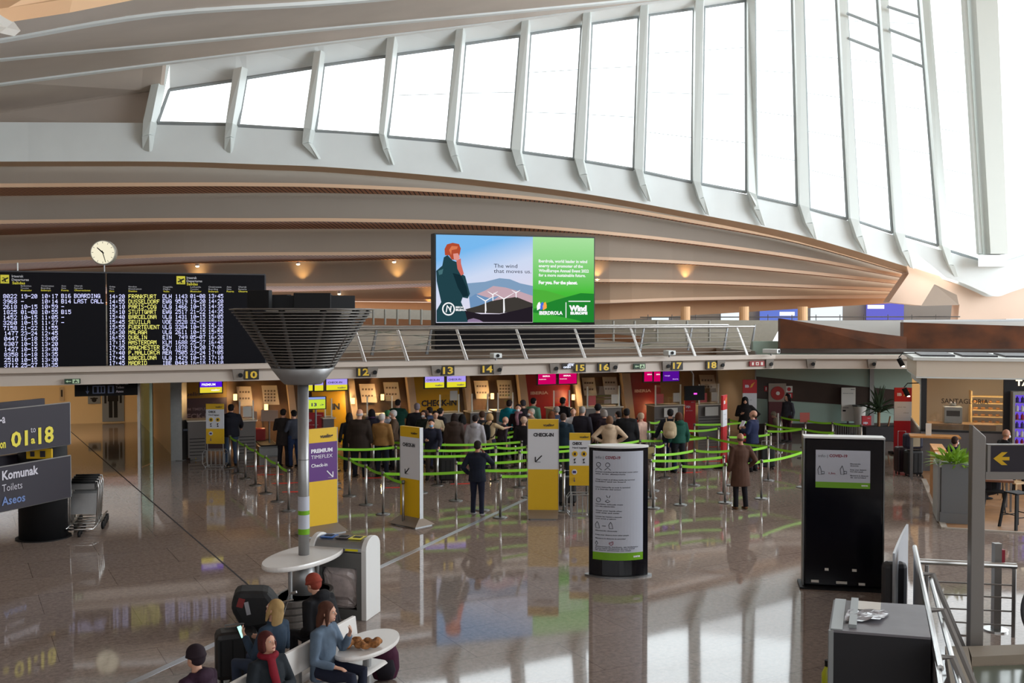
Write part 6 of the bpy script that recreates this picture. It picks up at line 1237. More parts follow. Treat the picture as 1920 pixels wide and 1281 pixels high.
# ================================================================== CAFE
PK = Plane(*G(1726, 884).xy, -17.0); ks = PK.at(1726, 884)[0]
CAFEW = mat('cafe_cream', S(232, 222, 206), .5); FRB = mat('cafe_black', S(22, 22, 26), .5); CGREY = mat('cafe_grey', S(112, 110, 112), .5)
cafe = pthing('cafe_kiosk', 'cream and black cafe kiosk with a lit shop window and grey lower wall', 'kiosk', PK)
def k_(px, py, off=0): v = PK.at(px, py, off); return v[0], v[2]
def kb(name, x0, y0, x1, y1, m, o0=-.02, o1=.06, ext=None):
    a_ = k_(x0, y1); c_ = k_(x1, y0); return MB().bx(a_[0], c_[0] if ext is None else ext, o0, o1, a_[1] if y1 < 900 else 0, c_[1]).build(name, m, cafe)
XR = 9.0
zc0 = k_(1726, 706)[1]; zc1 = k_(1726, 668)[1]
MB().bx(-.15, XR, -.12, 3.6, zc0, zc1-.12).build('cornice', CAFEW, cafe, bevel=.01); MB().bx(-.25, XR, -.22, 3.7, zc1-.12, zc1-.02).build('cornice_top', WHITE, cafe, bevel=.015); MB().bx(-.15, XR, -.14, 3.6, zc0-.04, zc0).build('cornice_foot', WHITE, cafe)
for kx in (.0, 1.1, 2.2, 3.3): MB().bx(kx, kx+.9, .3, 2.6, zc1-.02, zc1+.03).build('roof_panel', DGREY, cafe)
zs = k_(1760, 808)[1]; xw1 = k_(1886, 760)[0]
MB().bx(0, XR, 0, .1, 0, zs-.03).build('lower_wall', CGREY, cafe); MB().bx(-.0, .14, -.02, .1, zs-.03, zc0).bx(0, xw1, -.02, .1, zs-.03, zs+.03).bx(xw1-.06, xw1, -.02, .1, zs, zc0).build('window_frame', FRB, cafe)
MB().bx(.14, xw1-.06, .03, .04, zs+.03, zc0).build('shop_window', GLASS, cafe)
MB().bx(xw1, XR, -.01, .1, zs-.6, zc0).build('black_wall', FRB, cafe)
MB().bx(.1, XR, 3.3, 3.4, 0, zc0).build('inner_wall', mat('cafe_inner', S(176, 160, 140), .5), cafe); MB().bx(.1, XR, .1, 3.3, zc0-.06, zc0).build('inner_ceiling', CAFEW, cafe)
MB().bx(-.02, .06, .1, 3.6, 0, zs).build('side_wall_lower', CGREY, cafe); MB().bx(-.02, .04, .1, .3, zs, zc0).bx(-.02, .04, .3, 3.6, zc0-.25, zc0).bx(-.03, .05, .1, 3.6, zs, zs+.05).build('side_frame', WHITE, cafe); MB().bx(.0, .02, .5, 3.5, zs+.05, zc0-.25).build('side_window', emis('side_glow', (1, .55, .2), .55), cafe)
text(cafe, 'shop_lettering', mat('letter_dark', S(60, 48, 40), .6), [('SANTAGLORIA', k_(1765, 756)[0], k_(1765, 756)[1], k_(1765, 748)[1]-k_(1765, 756)[1]+.02, k_(1853, 756)[0]-k_(1765, 756)[0], 'LEFT', .01)], -.03)
text(cafe, 'lit_lettering', emis('lit_letters', (1, .86, .62), 1.6), [('TAKE AWAY', k_(1904, 723)[0], k_(1904, 723)[1], .16, 1.5, 'LEFT', .03)], -.03)
# inside
MB().bx(.3, xw1-.1, 1.0, 1.7, 0, zs+.1).build('inner_counter', mat('cafe_counter', S(150, 120, 90), .5), cafe)
for j in range(5): MB().bx(1.55, 2.6, 2.0, 2.4, zs+.02+j*.2, zs+.05+j*.2).build('shelf', mat('shelf_gold', S(216, 180, 120), .5), cafe)
MB().bx(1.52, 1.56, 1.95, 2.4, zs-.5, zs+1.0).bx(2.6, 2.64, 1.95, 2.4, zs-.5, zs+1.0).build('shelf_side', mat('shelf_gold', S(216, 180, 120), .5), cafe)
cm = thing('coffee_machine', 'grey coffee machine behind the shop window', 'coffee machine', tuple(PK.w(.95, 1.3, zs+.1)), PK.a); MB().box((0, 0, .25), (.5, .4, .5)).cyl((0, 0, .5), (0, 0, .62), .1).build('machine_body', GREYM, cm, bevel=.03); MB().box((0, -.21, .3), (.36, .02, .16)).build('front_panel', MBLACK, cm)
random.seed(11)
for j in range(4):
    for i in range(5):
        t = thing('pastry', 'golden pastry on the lit shelves behind the shop window', 'pastry', tuple(PK.w(1.68+i*.2, 2.15, zs+.05+j*.2)), PK.a+random.random(), 'pastries on the cafe shelves'); MB().ell((0, 0, .035), (.07, .045, .035), 10, 6).build('crust', mat('pastry_gold', S(200, 140, 70), .6, noise=.3, nscale=20), t, True)
fr_ = thing('display_fridge', 'tall violet lit drinks fridge at the right frame edge', 'fridge', tuple(PK.w(k_(1893, 760)[0], -.04, k_(1893, 832)[1])), PK.a); fz = k_(1893, 738)[1]-k_(1893, 832)[1]
MB().bx(0, .06, -.5, .0, 0, fz).bx(1.0, 1.06, -.5, 0, 0, fz).bx(0, 1.06, -.5, 0, fz, fz+.08).bx(0, 1.06, -.5, 0, -.7, .0).build('fridge_case', GREYM, fr_); MB().bx(.06, 1.0, -.04, -.02, 0, fz).build('lit_back', emis('fridge_glow', S(120, 90, 236), .8), fr_)
for j in range(6): MB().bx(.06, 1.0, -.42, -.04, j*fz/6, j*fz/6+.015).build('shelf', GREYM, fr_)
for j in range(6):
    for i in range(7):
        t = thing('drink', 'small drink container on the shelves of the violet lit fridge', 'drink', tuple(PK.w(k_(1893, 760)[0]+.13+i*.13, -.38, k_(1893, 832)[1]+j*fz/6+.015)), 0, 'drinks in the lit fridge'); MB().cyl((0, 0, 0), (0, 0, .13), .04, seg=10).cyl((0, 0, .13), (0, 0, .17), .018, seg=8).build('container', mat('drink%d' % (j % 3), (S(150, 40, 70), S(220, 220, 230), S(60, 50, 120))[j % 3], .3), t)
for px, py, lb in ((1779, 715, 'left one of two round lamps'), (1813, 715, 'right one of two round lamps')):
    v = PK.at(px, py, .8); t = thing('cafe_downlight', lb+' shining behind the shop window', 'lamp', tuple(PK.w(v[0], 1.0, zc0-.1)), 0, 'cafe downlights'); MB().cyl((0, 0, 0), (0, 0, .05), .09, seg=20).build('glass', emis('lens_white', (1, .86, .62), 7), t)
    lamp('cafe_spot', 'SPOT', tuple(PK.w(v[0], 1.1, zc0-.16)), 45, (1, .8, .58), .06, aim=tuple(PK.w(v[0], 1.7, 0)), spot=120)
lamp('cafe_inner_light', 'AREA', tuple(PK.w(2.4, 1.6, zc0-.2)), 38, (1, .78, .5), 2.0, aim=tuple(PK.w(2.4, 2.6, .5)))
for k, (px, py, lb) in enumerate(((1685, 672, 'upper black spotlight at the corner of the cafe roof'), (1695, 728, 'lower black spotlight lighting the cafe side'))):
    v = PK.at(px, py, .6); o = PK.w(v[0], .6, v[2]); t = thing('spotlight', lb, 'spotlight', tuple(o)); MB().cyl((0, 0, 0), (.1, -.05, -.22), .07, seg=18).build('head', MBLACK, t); MB().ell((.11, -.055, -.23), (.05, .05, .02)).build('lens', emis('lens_white', (1, .86, .62), 7), t); MB().tube([(0, 0, .02), (.1, .0, .14), (.5, 0, .15)], .015, 6).build('arm', MBLACK, t)
lamp('cafe_side_spot', 'SPOT', tuple(PK.w(-.7, .9, 2.5)), 40, (1, .7, .4), .05, aim=tuple(PK.w(.0, 1.2, 1.6)), spot=80)
# deck, planters, tables
ck0 = G(1772, 991)
struct(MB().slab([G(1772, 991).xy, G(2080, 1010).xy, PK.w(XR, 0, 0).xy, PK.w(0, 0, 0).xy], 0, .02).build('floor_cafe_deck', mat('deck_wood', S(164, 124, 88), .45, noise=.15, nscale=4)))
floorstrip('trim_deck_left', ((1771, 992), (1732, 900)), .12, mat('deck_edge', S(190, 182, 172), .5), .035); floorstrip('trim_deck_front', ((1771, 992), (2080, 1011)), .06, mat('deck_edge', S(190, 182, 172), .5), .035)
ED = (G(1732, 900)-G(1772, 991)).normalized(); ea = math.atan2(ED.y, ED.x)
pl_ = thing('planter_box', 'tall grey wooden planter with bright green plant at the cafe corner', 'planter', tuple(G(1790, 984)+ED*.25), ea-PI/2)
MB().bx(-.27, .27, -.22, .22, .02, 1.28).build('planter_body', mat('planter_grey', S(118, 122, 126), .5), pl_, bevel=.01); MB().bx(-.29, .29, -.24, .24, .02, .24).build('plinth', mat('planter_grey', S(118, 122, 126), .5), pl_); MB().bx(-.31, -.27, -.22, 1.0, 1.2, 1.36).bx(-.34, -.28, -.1, 1.1, .02, 1.2).build('side_board', mat('planter_pale', S(176, 178, 178), .5), pl_)
b = MB(); random.seed(9)
for k in range(150):
    a_ = random.random()*2*PI; e_ = random.uniform(-.1, 1.4); L_ = random.uniform(.25, .62); dd = Vector((math.cos(a_)*math.cos(e_), math.sin(a_)*math.cos(e_), math.sin(e_)*.8)); o = Vector((random.uniform(-.15, .15), random.uniform(-.15, .15), 1.26))
    b.loft([o+dd*L_*.3, o+dd*L_*.7, o+dd*L_+Vector((0, 0, -.05))], [(.012, .003), (.028, .004), (.003, .002)], 4)
b.build('plant', mat('plant_bright', S(134, 176, 50), .5, noise=.35, nscale=6), pl_)
for k, (s_, lb) in enumerate(((1.5, 'nearer orange wood partition board along the cafe edge'), (3.0, 'farther orange wood partition board along the cafe edge'))):
    o = G(1768, 980)+ED*s_; t = thing('partition_board', lb, 'partition', tuple(o+Vector((.12, 0, .0))), ea-PI/2, 'cafe partition boards'); MB().bx(-.13, .13, -.62, .62, .02, 1.22).build('board', WOODO, t, bevel=.01); MB().bx(-.14, .14, -.63, .63, 1.22, 1.25).build('cap_board', mat('wood_cap', S(216, 150, 70), .45, noise=.1, nscale=5), t)
def table(name, label, x, y, top, h, w_, d_, m, legm=DSTEEL, rz=0):
    t = thing(name, label, 'table', (x, y, .02), rz); MB().bx(-w_/2, w_/2, -d_/2, d_/2, h-.05, h).build('table_top', m, t, bevel=.008)
    for sx in (-1, 1):
        for sy in (-1, 1): MB().bx(sx*(w_/2-.06)-.02, sx*(w_/2-.06)+.02, sy*(d_/2-.06)-.02, sy*(d_/2-.06)+.02, 0, h-.05).build('leg', legm, t)
    return t
q = W(1752, 818, 27.6); table('high_table', 'high wooden table with a white menu stand at the cafe edge', q.x, q.y, 0, q.z, 1.25, .6, WOODO, rz=PK.a)
t = thing('menu_stand', 'white menu stand on the high wooden table', 'menu', (W(1741, 814, 27.6).x, 27.6, W(1752, 818, 27.6).z+.02-.01), PK.a); MB().box((0, 0, .16), (.14, .04, .34)).build('card', PAPER, t)
q = W(1822, 895, 23.6); table('cafe_table', 'brown wooden cafe table with papers behind the planter', q.x+.2, q.y, 0, q.z-.02, 1.3, .7, mat('table_brown', S(120, 76, 50), .4, noise=.2), rz=PK.a)
t = thing('paper_sheet', 'white papers on the brown cafe table', 'paper', (q.x-.05, q.y-.1, q.z+.001)); MB().box((0, 0, .004), (.3, .22, .006), rz=.3).build('sheet', PAPER, t)
def chair(label, px, py, rz, wood=False, group='cafe chairs'):
    q = G(px, py, .02); t = thing('cafe_chair', label, 'chair', tuple(q), rz, group); m = mat('chair_wood', S(190, 160, 120), .5) if wood else MBLACK
    MB().bx(-.2, .2, -.2, .2, .43, .46).build('seat', m, t, bevel=.01); b = MB(); b.tube([(-.18, .19, .46), (-.17, .24, .82), (.17, .24, .82), (.18, .19, .46)], .014, 6); b.bx(-.05, .05, .2, .23, .46, .82); b.build('backrest', m, t)
    for sx in (-1, 1):
        for sy in (-1, 1): MB().loft([(sx*.17, sy*.17, .44), (sx*.22, sy*.22, 0)], [(.018, .018), (.014, .014)], 6).build('leg', m, t)
chair('black metal cafe chair with a dark coat hanging on it, right of the sign pole', 1864, 958, -.4); chair('pale wooden cafe chair behind the black stool at the right', 1905, 940, .3, True); chair('black cafe chair behind the planter at the brown table', 1806, 962, .9)
st_ = thing('bar_stool', 'black metal stool with crossbars at the right frame edge', 'stool', tuple(G(1906, 990, .02)), .3, 'black stools'); MB().bx(-.18, .18, -.18, .18, .72, .75).build('seat', MBLACK, st_, bevel=.01)
for sx in (-1, 1):
    for sy in (-1, 1): MB().loft([(sx*.15, sy*.15, .72), (sx*.23, sy*.23, 0)], [(.045, .02)]*2, 6).build('leg', MBLACK, st_)
MB().cyl((-.2, -.2, .25), (.2, -.2, .25), .01).cyl((-.2, .2, .25), (.2, .2, .25), .01).cyl((-.2, -.2, .3), (-.2, .2, .3), .01).cyl((.2, -.2, .3), (.2, .2, .3), .01).build('crossbar', MBLACK, st_)
q = G(1858, 950, .02); t = thing('hanging_coat', 'dark navy coat draped over the black cafe chair', 'coat', (q.x, q.y, .02), -.4); MB().loft([(0, .3, .9), (0, .34, .6), (0, .33, .28), (.02, .3, .22)], [(.2, .07), (.24, .09), (.22, .06), (.14, .04)], 12, side=(1, 0, 0)).build('cloth', mat('coat_navy', S(24, 26, 38), .9, bump=.4), t, remesh=.02)
# suitcases at the cafe corner
q = G(1712, 893); suitcase('suitcase', 'black upright suitcase at the cafe corner, nearest of the pair', q.x, q.y, .1, (.46, .3, .66), CB, False, group='suitcases by the cafe corner'); suitcase('suitcase', 'dark burgundy suitcase behind the black one at the cafe corner', q.x-.12, q.y+.42, .1, (.44, .3, .7), S(40, 18, 24), True, group='suitcases by the cafe corner', up=.42)
t = thing('travel_bag', 'navy bag with a cream tag lying on the suitcases at the cafe corner', 'bag', (q.x-.02, q.y, .66+.09), .1); MB().box((0, 0, .22), (.5, .3, .42)).build('bag_body', mat('bag_navy', S(26, 28, 52), .6), t, bevel=.08); MB().box((.02, -.155, .2), (.22, .012, .24)).build('tag_panel', mat('tag_cream', S(170, 156, 130), .6), t)
for px, py, lb in ((839, 905, 'black suitcase with white handle in the queue, left of the man on the phone'), (1062, 948, 'slim black suitcase behind the wide check-in banner'), (1437, 880, 'black suitcase beside the reading man in navy'), (1232, 880, 'brown large suitcase behind the curved totem'), (760, 905, 'dark suitcase behind the slim check-in banner')):
    q = G(px, py); suitcase('suitcase', lb, q.x, q.y, .1, (.44, .28, .62), S(50, 32, 26) if px == 1232 else CB, True, up=.12)
# ================================================================== PEOPLE
def R2(v, a): c, s_ = math.cos(a), math.sin(a); return Vector((v[0], v[1]*c-v[2]*s_, v[1]*s_+v[2]*c))   # about x
ARMS = {   # elbow, wrist offsets from the shoulder for the right (+x) arm; +y is forwards
 'down': ((.07, -.02, -.29), (.09, .05, -.54)), 'pocket': ((.14, -.09, -.27), (.04, .09, -.44)), 'phone_ear': ((.15, .17, -.2), (-.05, .13, .06)),
 'hold': ((.08, .02, -.28), (-.05, .26, -.2)), 'hip': ((.25, -.07, -.24), (.02, .07, -.4)), 'reach': ((.13, .22, -.12), (.2, .46, -.1)),
 'cross': ((.1, .06, -.27), (-.17, .26, -.22)), 'lap': ((.07, .04, -.29), (-.02, .27, -.33)), 'lean': ((.06, .18, -.24), (.04, .4, -.36)), 'chin': ((.08, .14, -.27), (-.03, .26, -.03)), 'back': ((.12, -.13, -.26), (-.06, -.14, -.42)), 'phone_up': ((.1, .08, -.28), (-.02, .32, -.1))}
SKIN = {'a': mat('skin_light', S(204, 156, 132), .6), 'b': mat('skin_tan', S(176, 124, 98), .6), 'c': mat('skin_dark', S(120, 78, 58), .6)}
def cloth(c, k='cloth'): return mat('%s_%d_%d_%d' % ((k,)+tuple(c)), S(*c), .85, noise=.14, nscale=7, bump=.45, spec=.3)
def hand(b, w_, d, nrm, sx, near, curl=.6):
    """palm, four fingers and thumb growing from wrist w_ along d; nrm is the palm side; sx the thumb side"""
    d = d.normalized(); nrm = (nrm-d*nrm.dot(d)).normalized(); s_ = d.cross(nrm)*sx
    b.loft([w_-d*.01, w_+d*.03, w_+d*.085], [(.026, .02), (.038, .016), (.04, .013)], 8, side=s_)
    for i, (o, L_) in enumerate(((-.028, .062), (-.009, .074), (.01, .078), (.028, .068))):
        p = w_+d*.08+s_*o; a1 = curl*.5; a2 = curl*1.3; d1 = d*math.cos(a1)+nrm*math.sin(a1); d2 = d*math.cos(a2)+nrm*math.sin(a2); r = .0088 if near else .0105
        b.loft([p-d*.01, p+d1*L_*.5, p+d1*L_*.5+d2*L_*.5], [r, r*.95, r*.7], 6)
    p = w_+d*.03+s_*.034; q = p+(s_*.8+d*.5+nrm*.3).normalized()*.034; b.loft([p-s_*.012, q, q+(d+nrm*.5).normalized()*.03], [.012, .0105, .008], 6)
def person(label, loc, ang, H=1.7, top=(40, 40, 44), legs=(30, 34, 48), hair=('short', (40, 30, 24)), skin='a', arms=('down', 'down'), lean=0.0, seat=None, hem=None, head=(0, 0), mask=None, near=False, shoe=(30, 28, 28), female=False, hood=None, group=None, bulk=1.0, skirt=None, scarf=None, bare=False, turn=0.0, stride=0.0, sleeve=None):
    """ang: heading, 0 looks away from the camera (+y), anticlockwise; seat: height of the seat or None"""
    t = thing('person', label, 'person', loc, ang, group); s_ = H/1.72; bd = MB(); tp = MB(); lg = MB()
    f = .94 if female else 1.0; vox = .011 if near else .017
    if seat is None: pel = Vector((0, 0, .93)); hips = [Vector((x*.09, 0, .9)) for x in (-1, 1)]; knees = [Vector((-.1, .02+stride, .5)), Vector((.1, .02-stride*.6, .49))]; ank = [Vector((-.11, -.02+stride*1.5, .09)), Vector((.12, -.03-stride*1.6, .09+abs(stride)*.1))]
    else:
        z = seat/s_+.1; pel = Vector((0, 0, z)); hips = [Vector((x*.1, .02, z-.02)) for x in (-1, 1)]; knees = [Vector((x*.13, .46, z+.0)) for x in (-1, 1)]; ank = [Vector((-.13, .42, .09)), Vector((.12, .52, .09))]
    def T(v):   # torso frame point (z from the pelvis) into body space
        v = R2(Vector(v), -lean); c, s2 = math.cos(turn), math.sin(turn); v = Vector((v.x*c-v.y*s2, v.x*s2+v.y*c, v.z)); return pel+v
    SZ = .485   # shoulders above pelvis
    tors = [(0, 0, -.06), (0, 0, .02), (0, .01, .14), (0, .0, .3), (0, -.01, .42), (0, -.015, .49), (0, -.01, .54)]
    tr = [(.15*f+(.01 if female else 0), .105), (.155*f+(.015 if female else 0), .11), (.13*f, .1), (.165*f, .115), (.175*f, .1), (.11, .07), (.055, .055)]
    up = T((0, 0, 1))-T((0, 0, 0)); sidev = T((1, 0, 0))-T((0, 0, 0)); fwd = T((0, 1, 0))-T((0, 0, 0))
    bd.loft([T(p) for p in tors], tr, 14, side=sidev)
    # neck and head
    yaw, pit = head; hc0 = T((0, .0, .545)); Mh = Matrix.Rotation(turn+yaw, 3, 'Z') @ Matrix.Rotation(-pit-lean*.55, 3, 'X')
    hc = hc0+Mh @ Vector((0, .025, .12)); hs = .97 if female else 1.0
    def Hd(v): return hc+Mh @ (Vector(v)*hs)
    bd.loft([T((0, -.005, .5)), hc0+(hc-hc0)*.25, Hd((0, -.015, -.07))], [.058, .05, .052], 10)
    bd.ell(hc+Mh @ Vector((0, -.008, .022)), (.076*hs, .096*hs, .1*hs), 16, 10, Mh); bd.ell(Hd((0, .03, -.05)), (.055, .062, .062), 12, 8, Mh)
    bd.loft([Hd((0, .088, .02)), Hd((0, .108, -.016)), Hd((0, .098, -.028))], [.007, .014, .008], 6); bd.ell(Hd((0, .084, -.062)), (.024, .012, .009), 8, 5, Mh); bd.ell(Hd((0, .08, -.088)), (.022, .014, .014), 8, 5, Mh)
    for x in (-1, 1): bd.ell(Hd((x*.076, -.005, -.01)), (.01, .02, .03), 8, 6, Mh); bd.ell(Hd((x*.03, .083, .03)), (.022, .01, .007), 8, 5, Mh)
    # arms
    for x, nm in ((-1, arms[0]), (1, arms[1])):
        e, w_ = ARMS[nm] if isinstance(nm, str) else nm; sh = T((x*.175*f, -.01, .45)); el = T((x*(.175*f+e[0]), -.01+e[1], .45+e[2])); wr = T((x*(.175*f+w_[0]), -.01+w_[1], .45+w_[2]))
        bd.loft([T((x*.1, -.01, .46)), sh, sh.lerp(el, .5), el, el.lerp(wr, .35), wr], [.05, .05, .043, .036, .038, .024], 10)
        d = wr-el; nv = (sidev*-x if nm not in ('phone_ear',) else -fwd*.3+sidev*-x) if nm in ('down', 'pocket', 'back', 'hip') else (up*-1 if nm in ('reach', 'lap', 'lean', 'cross') else fwd*-.6+sidev*-x*.6)
        if nm not in ('pocket',): hand(bd, wr, d, nv, x, near)
        cuff = el.lerp(wr, .93) if sleeve is None else el.lerp(wr, sleeve)
        k = bulk
        tp.loft([T((x*.08, -.01, .455)), sh, sh.lerp(el, .5), el, el.lerp(cuff, .5), cuff], [.062*k, .07*k, .06*k, .054*k, .05*k, .04*k], 10)
    # garment
    hz = -.08 if hem is None else hem; k = bulk
    gt = [(0, 0, hz)]+([(0, 0, -.05)] if hz < -.12 else [])+[(0, 0, .04), (0, .01, .15), (0, .0, .3), (0, -.01, .42), (0, -.012, .475), (0, -.01, .525)]
    hw = (.185 if hz < -.12 else .168)*k
    gr = [(hw+max(0, (-hz-.12))*.08, .135*k)]+([(.175*k, .13*k)] if hz < -.12 else [])+[(.168*f*k, .125*k), (.155*f*k, .122*k), (.185*f*k, .132*k), (.185*f*k, .113*k), (.12*k, .085), (.075, .07)]
    if seat is not None: gt[0] = (0, .02, -.1)
    tp.loft([T(p) for p in gt], gr, 16, side=sidev)
    if hood: tp.ell(T((0, -.1, .5)), (.12, .075, .08), 12, 8); tp.loft([T((.1*math.cos(a_), -.02+.09*math.sin(a_), .52)) for a_ in [PI*.0+PI*1.25*i/8+PI*.9 for i in range(9)]], [.03]*9, 6)
    else: tp.loft([T((.07*math.cos(a_), -.005+.065*math.sin(a_), .52)) for a_ in [2*PI*i/12 for i in range(13)]], [.018]*13, 6)
    # legs
    for i in (0, 1):
        hp, kn, an = hips[i], knees[i], ank[i]
        bd.loft([hp, hp.lerp(kn, .5), kn, kn.lerp(an, .4), an], [.078, .068, .05, .05, .034], 10)
        lg.loft([hp+Vector((0, 0, .04)), hp.lerp(kn, .45), kn, kn.lerp(an, .5), an+Vector((0, 0, -.035))], [.098, .086, .068, .06, .058], 12)
        bd.loft([an, an+Vector((0, .0, -.05)), an+Vector((0, .14, -.065))], [.034, .034, .024], 8)
    lg.loft([pel+Vector((0, 0, .1)), pel+Vector((0, 0, 0)), pel+Vector((0, .02 if seat else 0, -.08))], [(.145, .105), (.165, .122), (.14, .115)], 14, side=(1, 0, 0))
    if skirt: lg.loft([pel+Vector((0, 0, .1)), pel+Vector((0, 0, -.1)), Vector((0, 0, skirt))], [(.15, .11), (.19, .15), (.24, .19)], 16, side=(1, 0, 0))
    O = []
    O.append(bd.build('body', SKIN[skin], t, True, remesh=vox)); O.append(tp.build('jacket', cloth(top), t, True, remesh=vox+.002)); O.append(lg.build('trousers' if not skirt else 'skirt', cloth(legs), t, True, remesh=vox+.003))
    for i in (0, 1):
        an = ank[i]; O.append(MB().loft([an+Vector((0, -.05, -.06)), an+Vector((0, -.02, -.045)), an+Vector((0, .07, -.05)), an+Vector((0, .16, -.065)), an+Vector((0, .2, -.07))], [(.03, .025), (.04, .042), (.045, .036), (.045, .024), (.025, .015)], 10, side=(1, 0, 0)).build('shoe', cloth(shoe, 'leather'), t, True))
    # hair or headwear
    kind, hcol = hair; hb = MB(); hm = cloth(hcol, 'hair'); c0 = lambda v, r: hb.ell(Hd(v), r, 14, 9, Mh)
    if kind == 'bald': hb.loft([Hd((.07*math.sin(a_), -.015-.075*math.cos(a_), -.01)) for a_ in [-1.5+3.0*i/8 for i in range(9)]], [(.012, .035)]*9, 6)
    elif kind == 'bare': hb = None
    else:
        c0((0, -.022, .048), (.083, .098, .086)); c0((0, -.04, .0), (.08, .078, .078))
        if kind == 'long': hb.loft([Hd((0, -.05, .05)), Hd((0, -.075, -.06)), Hd((0, -.085, -.16)), Hd((0, -.07, -.23))], [(.085, .05), (.1, .055), (.095, .045), (.05, .02)], 12, side=Mh @ Vector((1, 0, 0))); [hb.loft([Hd((x*.068, .02, .05)), Hd((x*.08, .02, -.05)), Hd((x*.075, .02, -.15))], [.022, .028, .015], 8) for x in (-1, 1)]
        if kind == 'bob': hb.loft([Hd((0, -.03, .04)), Hd((0, -.045, -.05)), Hd((0, -.045, -.1))], [(.092, .07), (.1, .065), (.075, .045)], 12, side=Mh @ Vector((1, 0, 0))); [hb.loft([Hd((x*.07, .02, .05)), Hd((x*.08, .015, -.04)), Hd((x*.072, .01, -.09))], [.022, .026, .015], 8) for x in (-1, 1)]
        if kind == 'bun': hb.ell(Hd((0, -.13, .06)), (.045, .04, .045), 10, 7)
        if kind in ('beanie', 'hat'): c0((0, -.01, .055), (.092, .108, .092)); hb.loft([Hd((.092*math.sin(a_), -.012+.106*math.cos(a_), .025-.015*math.cos(a_))) for a_ in [2*PI*i/14 for i in range(15)]], [.016]*15, 6)
        if kind == 'cap': c0((0, -.01, .055), (.088, .102, .075)); hb.loft([Hd((0, .07, .055)), Hd((0, .14, .04))], [(.065, .008), (.05, .005)], 8, side=Mh @ Vector((1, 0, 0)))
        if kind == 'veil': c0((0, -.02, .03), (.1, .115, .105)); hb.loft([Hd((0, -.03, .0)), Hd((0, -.03, -.12)), T((0, -.01, .42)), T((0, .0, .3))], [(.1, .085), (.11, .09), (.19, .13), (.2, .14)], 14, side=sidev)
    if hb: O.append(hb.build({'beanie': 'beanie', 'hat': 'hat', 'cap': 'cap', 'veil': 'headscarf'}.get(kind, 'hair'), hm, t, True, remesh=vox if kind not in ('bald',) else 0))
    if mask: O.append(MB().ell(Hd((0, .062, -.052)), (.052, .052, .044), 12, 8, Mh).build('face_mask', mask, t, True))
    if near and not bare:
        for x in (-1, 1):
            e_ = MB().ell(Hd((x*.031, .079, .012)), (.0125, .009, .007), 10, 7, Mh).build('eye', PAPER, t, True); MB().ell(Hd((x*.031, .0865, .012)), (.006, .003, .006), 8, 5, Mh).build('iris', MBLACK, e_, True); O.append(e_)
        O.append(MB().ell(Hd((0, .0885, -.062)), (.024, .009, .0075), 10, 6, Mh).build('lips', mat('lips', S(150, 80, 76), .5), t, True))
    if scarf: O.append(MB().loft([T((.085*math.cos(a_), .0+.085*math.sin(a_), .54)) for a_ in [2*PI*i/12 for i in range(13)]], [.035]*13, 8).loft([T((.02, .08, .53)), T((.03, .14, .4)), T((.0, .16, .25)), T((.0, .15, .16))], [(.05, .03), (.055, .03), (.05, .03), (.04, .02)], 8).build('scarf', cloth(scarf, 'scarf'), t, True, remesh=vox))
    if s_ != 1: t.scale = (s_, s_, s_)
    t['T'] = 0; del t['T']
    return t, T, Hd
WMASK = mat('mask_white', S(214, 216, 222), .7); BMASK = mat('mask_blue', S(130, 170, 206), .7); KMASK = mat('mask_black', S(26, 26, 30), .7)
def crowd(label, px, ytop, ang, H=1.68, **kw):
    p = G(px, ytop+1, H); x = person(label, (p.x, p.y, 0), math.radians(ang), H=H, **kw); x[0].scale = (x[0].scale[0]*1.1, x[0].scale[1]*1.08, x[0].scale[2]); return x
def backpack(label, t, T, col, sz=1.0, slx=.0):
    bp_ = thing('backpack', label, 'backpack', t.location, 0); bp_.rotation_euler = t.rotation_euler; bp_.scale = t.scale
    c = T((slx, -.2, .26)); MB().loft([T((slx, -.19, .02)), T((slx, -.21, .12)), T((slx, -.21, .3)), T((slx, -.18, .44)), T((slx, -.16, .47))], [(.1*sz, .06), (.15*sz, .085*sz), (.15*sz, .08*sz), (.12*sz, .06), (.06, .03)], 12, side=T((1, 0, 0))-T((0, 0, 0))).build('pack_body', cloth(col, 'pack'), bp_, True, remesh=.02)
    MB().loft([T((slx, -.28, .06)), T((slx, -.3, .12)), T((slx, -.29, .22))], [(.07*sz, .03), (.1*sz, .04), (.08*sz, .03)], 10, side=T((1, 0, 0))-T((0, 0, 0))).build('front_pocket', cloth(col, 'pack'), bp_, True)
    for x in (-1, 1): MB().tube([T((x*.09+slx, -.14, .44)), T((x*.1+slx, -.02, .53)), T((x*.11, .12, .42)), T((x*.13, .13, .25)), T((x*.15+slx, -.05, .1)), T((x*.12+slx, -.15, .08))], .016, 6).build('strap', cloth(col, 'pack'), bp_, True)
# ---- two nearer standing men
d_ = G(895, 967)
person('person in dark navy standing with back turned, phone at his ear', (d_.x, d_.y, 0), math.radians(-12), H=1.66, top=(22, 28, 44), legs=(26, 30, 50), hair=('short', (34, 26, 22)), skin='b', arms=('pocket', 'phone_ear'), near=True, bulk=1.16, hem=-.14, shoe=(150, 148, 150), head=(-.1, .1), stride=.03)
d_ = G(1388, 955)
person('person in a long brown coat standing with his back turned beside the right lanes', (d_.x, d_.y, 0), math.radians(8), H=1.74, top=(84, 58, 46), legs=(26, 24, 30), hair=('bald', (90, 70, 56)), skin='b', arms=('down', 'pocket'), near=True, bulk=1.14, hem=-.4, shoe=(110, 76, 50))
crowd('person in a navy jacket reading a white paper, with a suitcase behind him', 1411, 768, 50, 1.74, top=(30, 38, 70), legs=(24, 24, 30), hair=('bald', (110, 80, 60)), skin='a', arms=('hold', 'hold'), bulk=1.18, head=(0, -.35), hem=-.14)
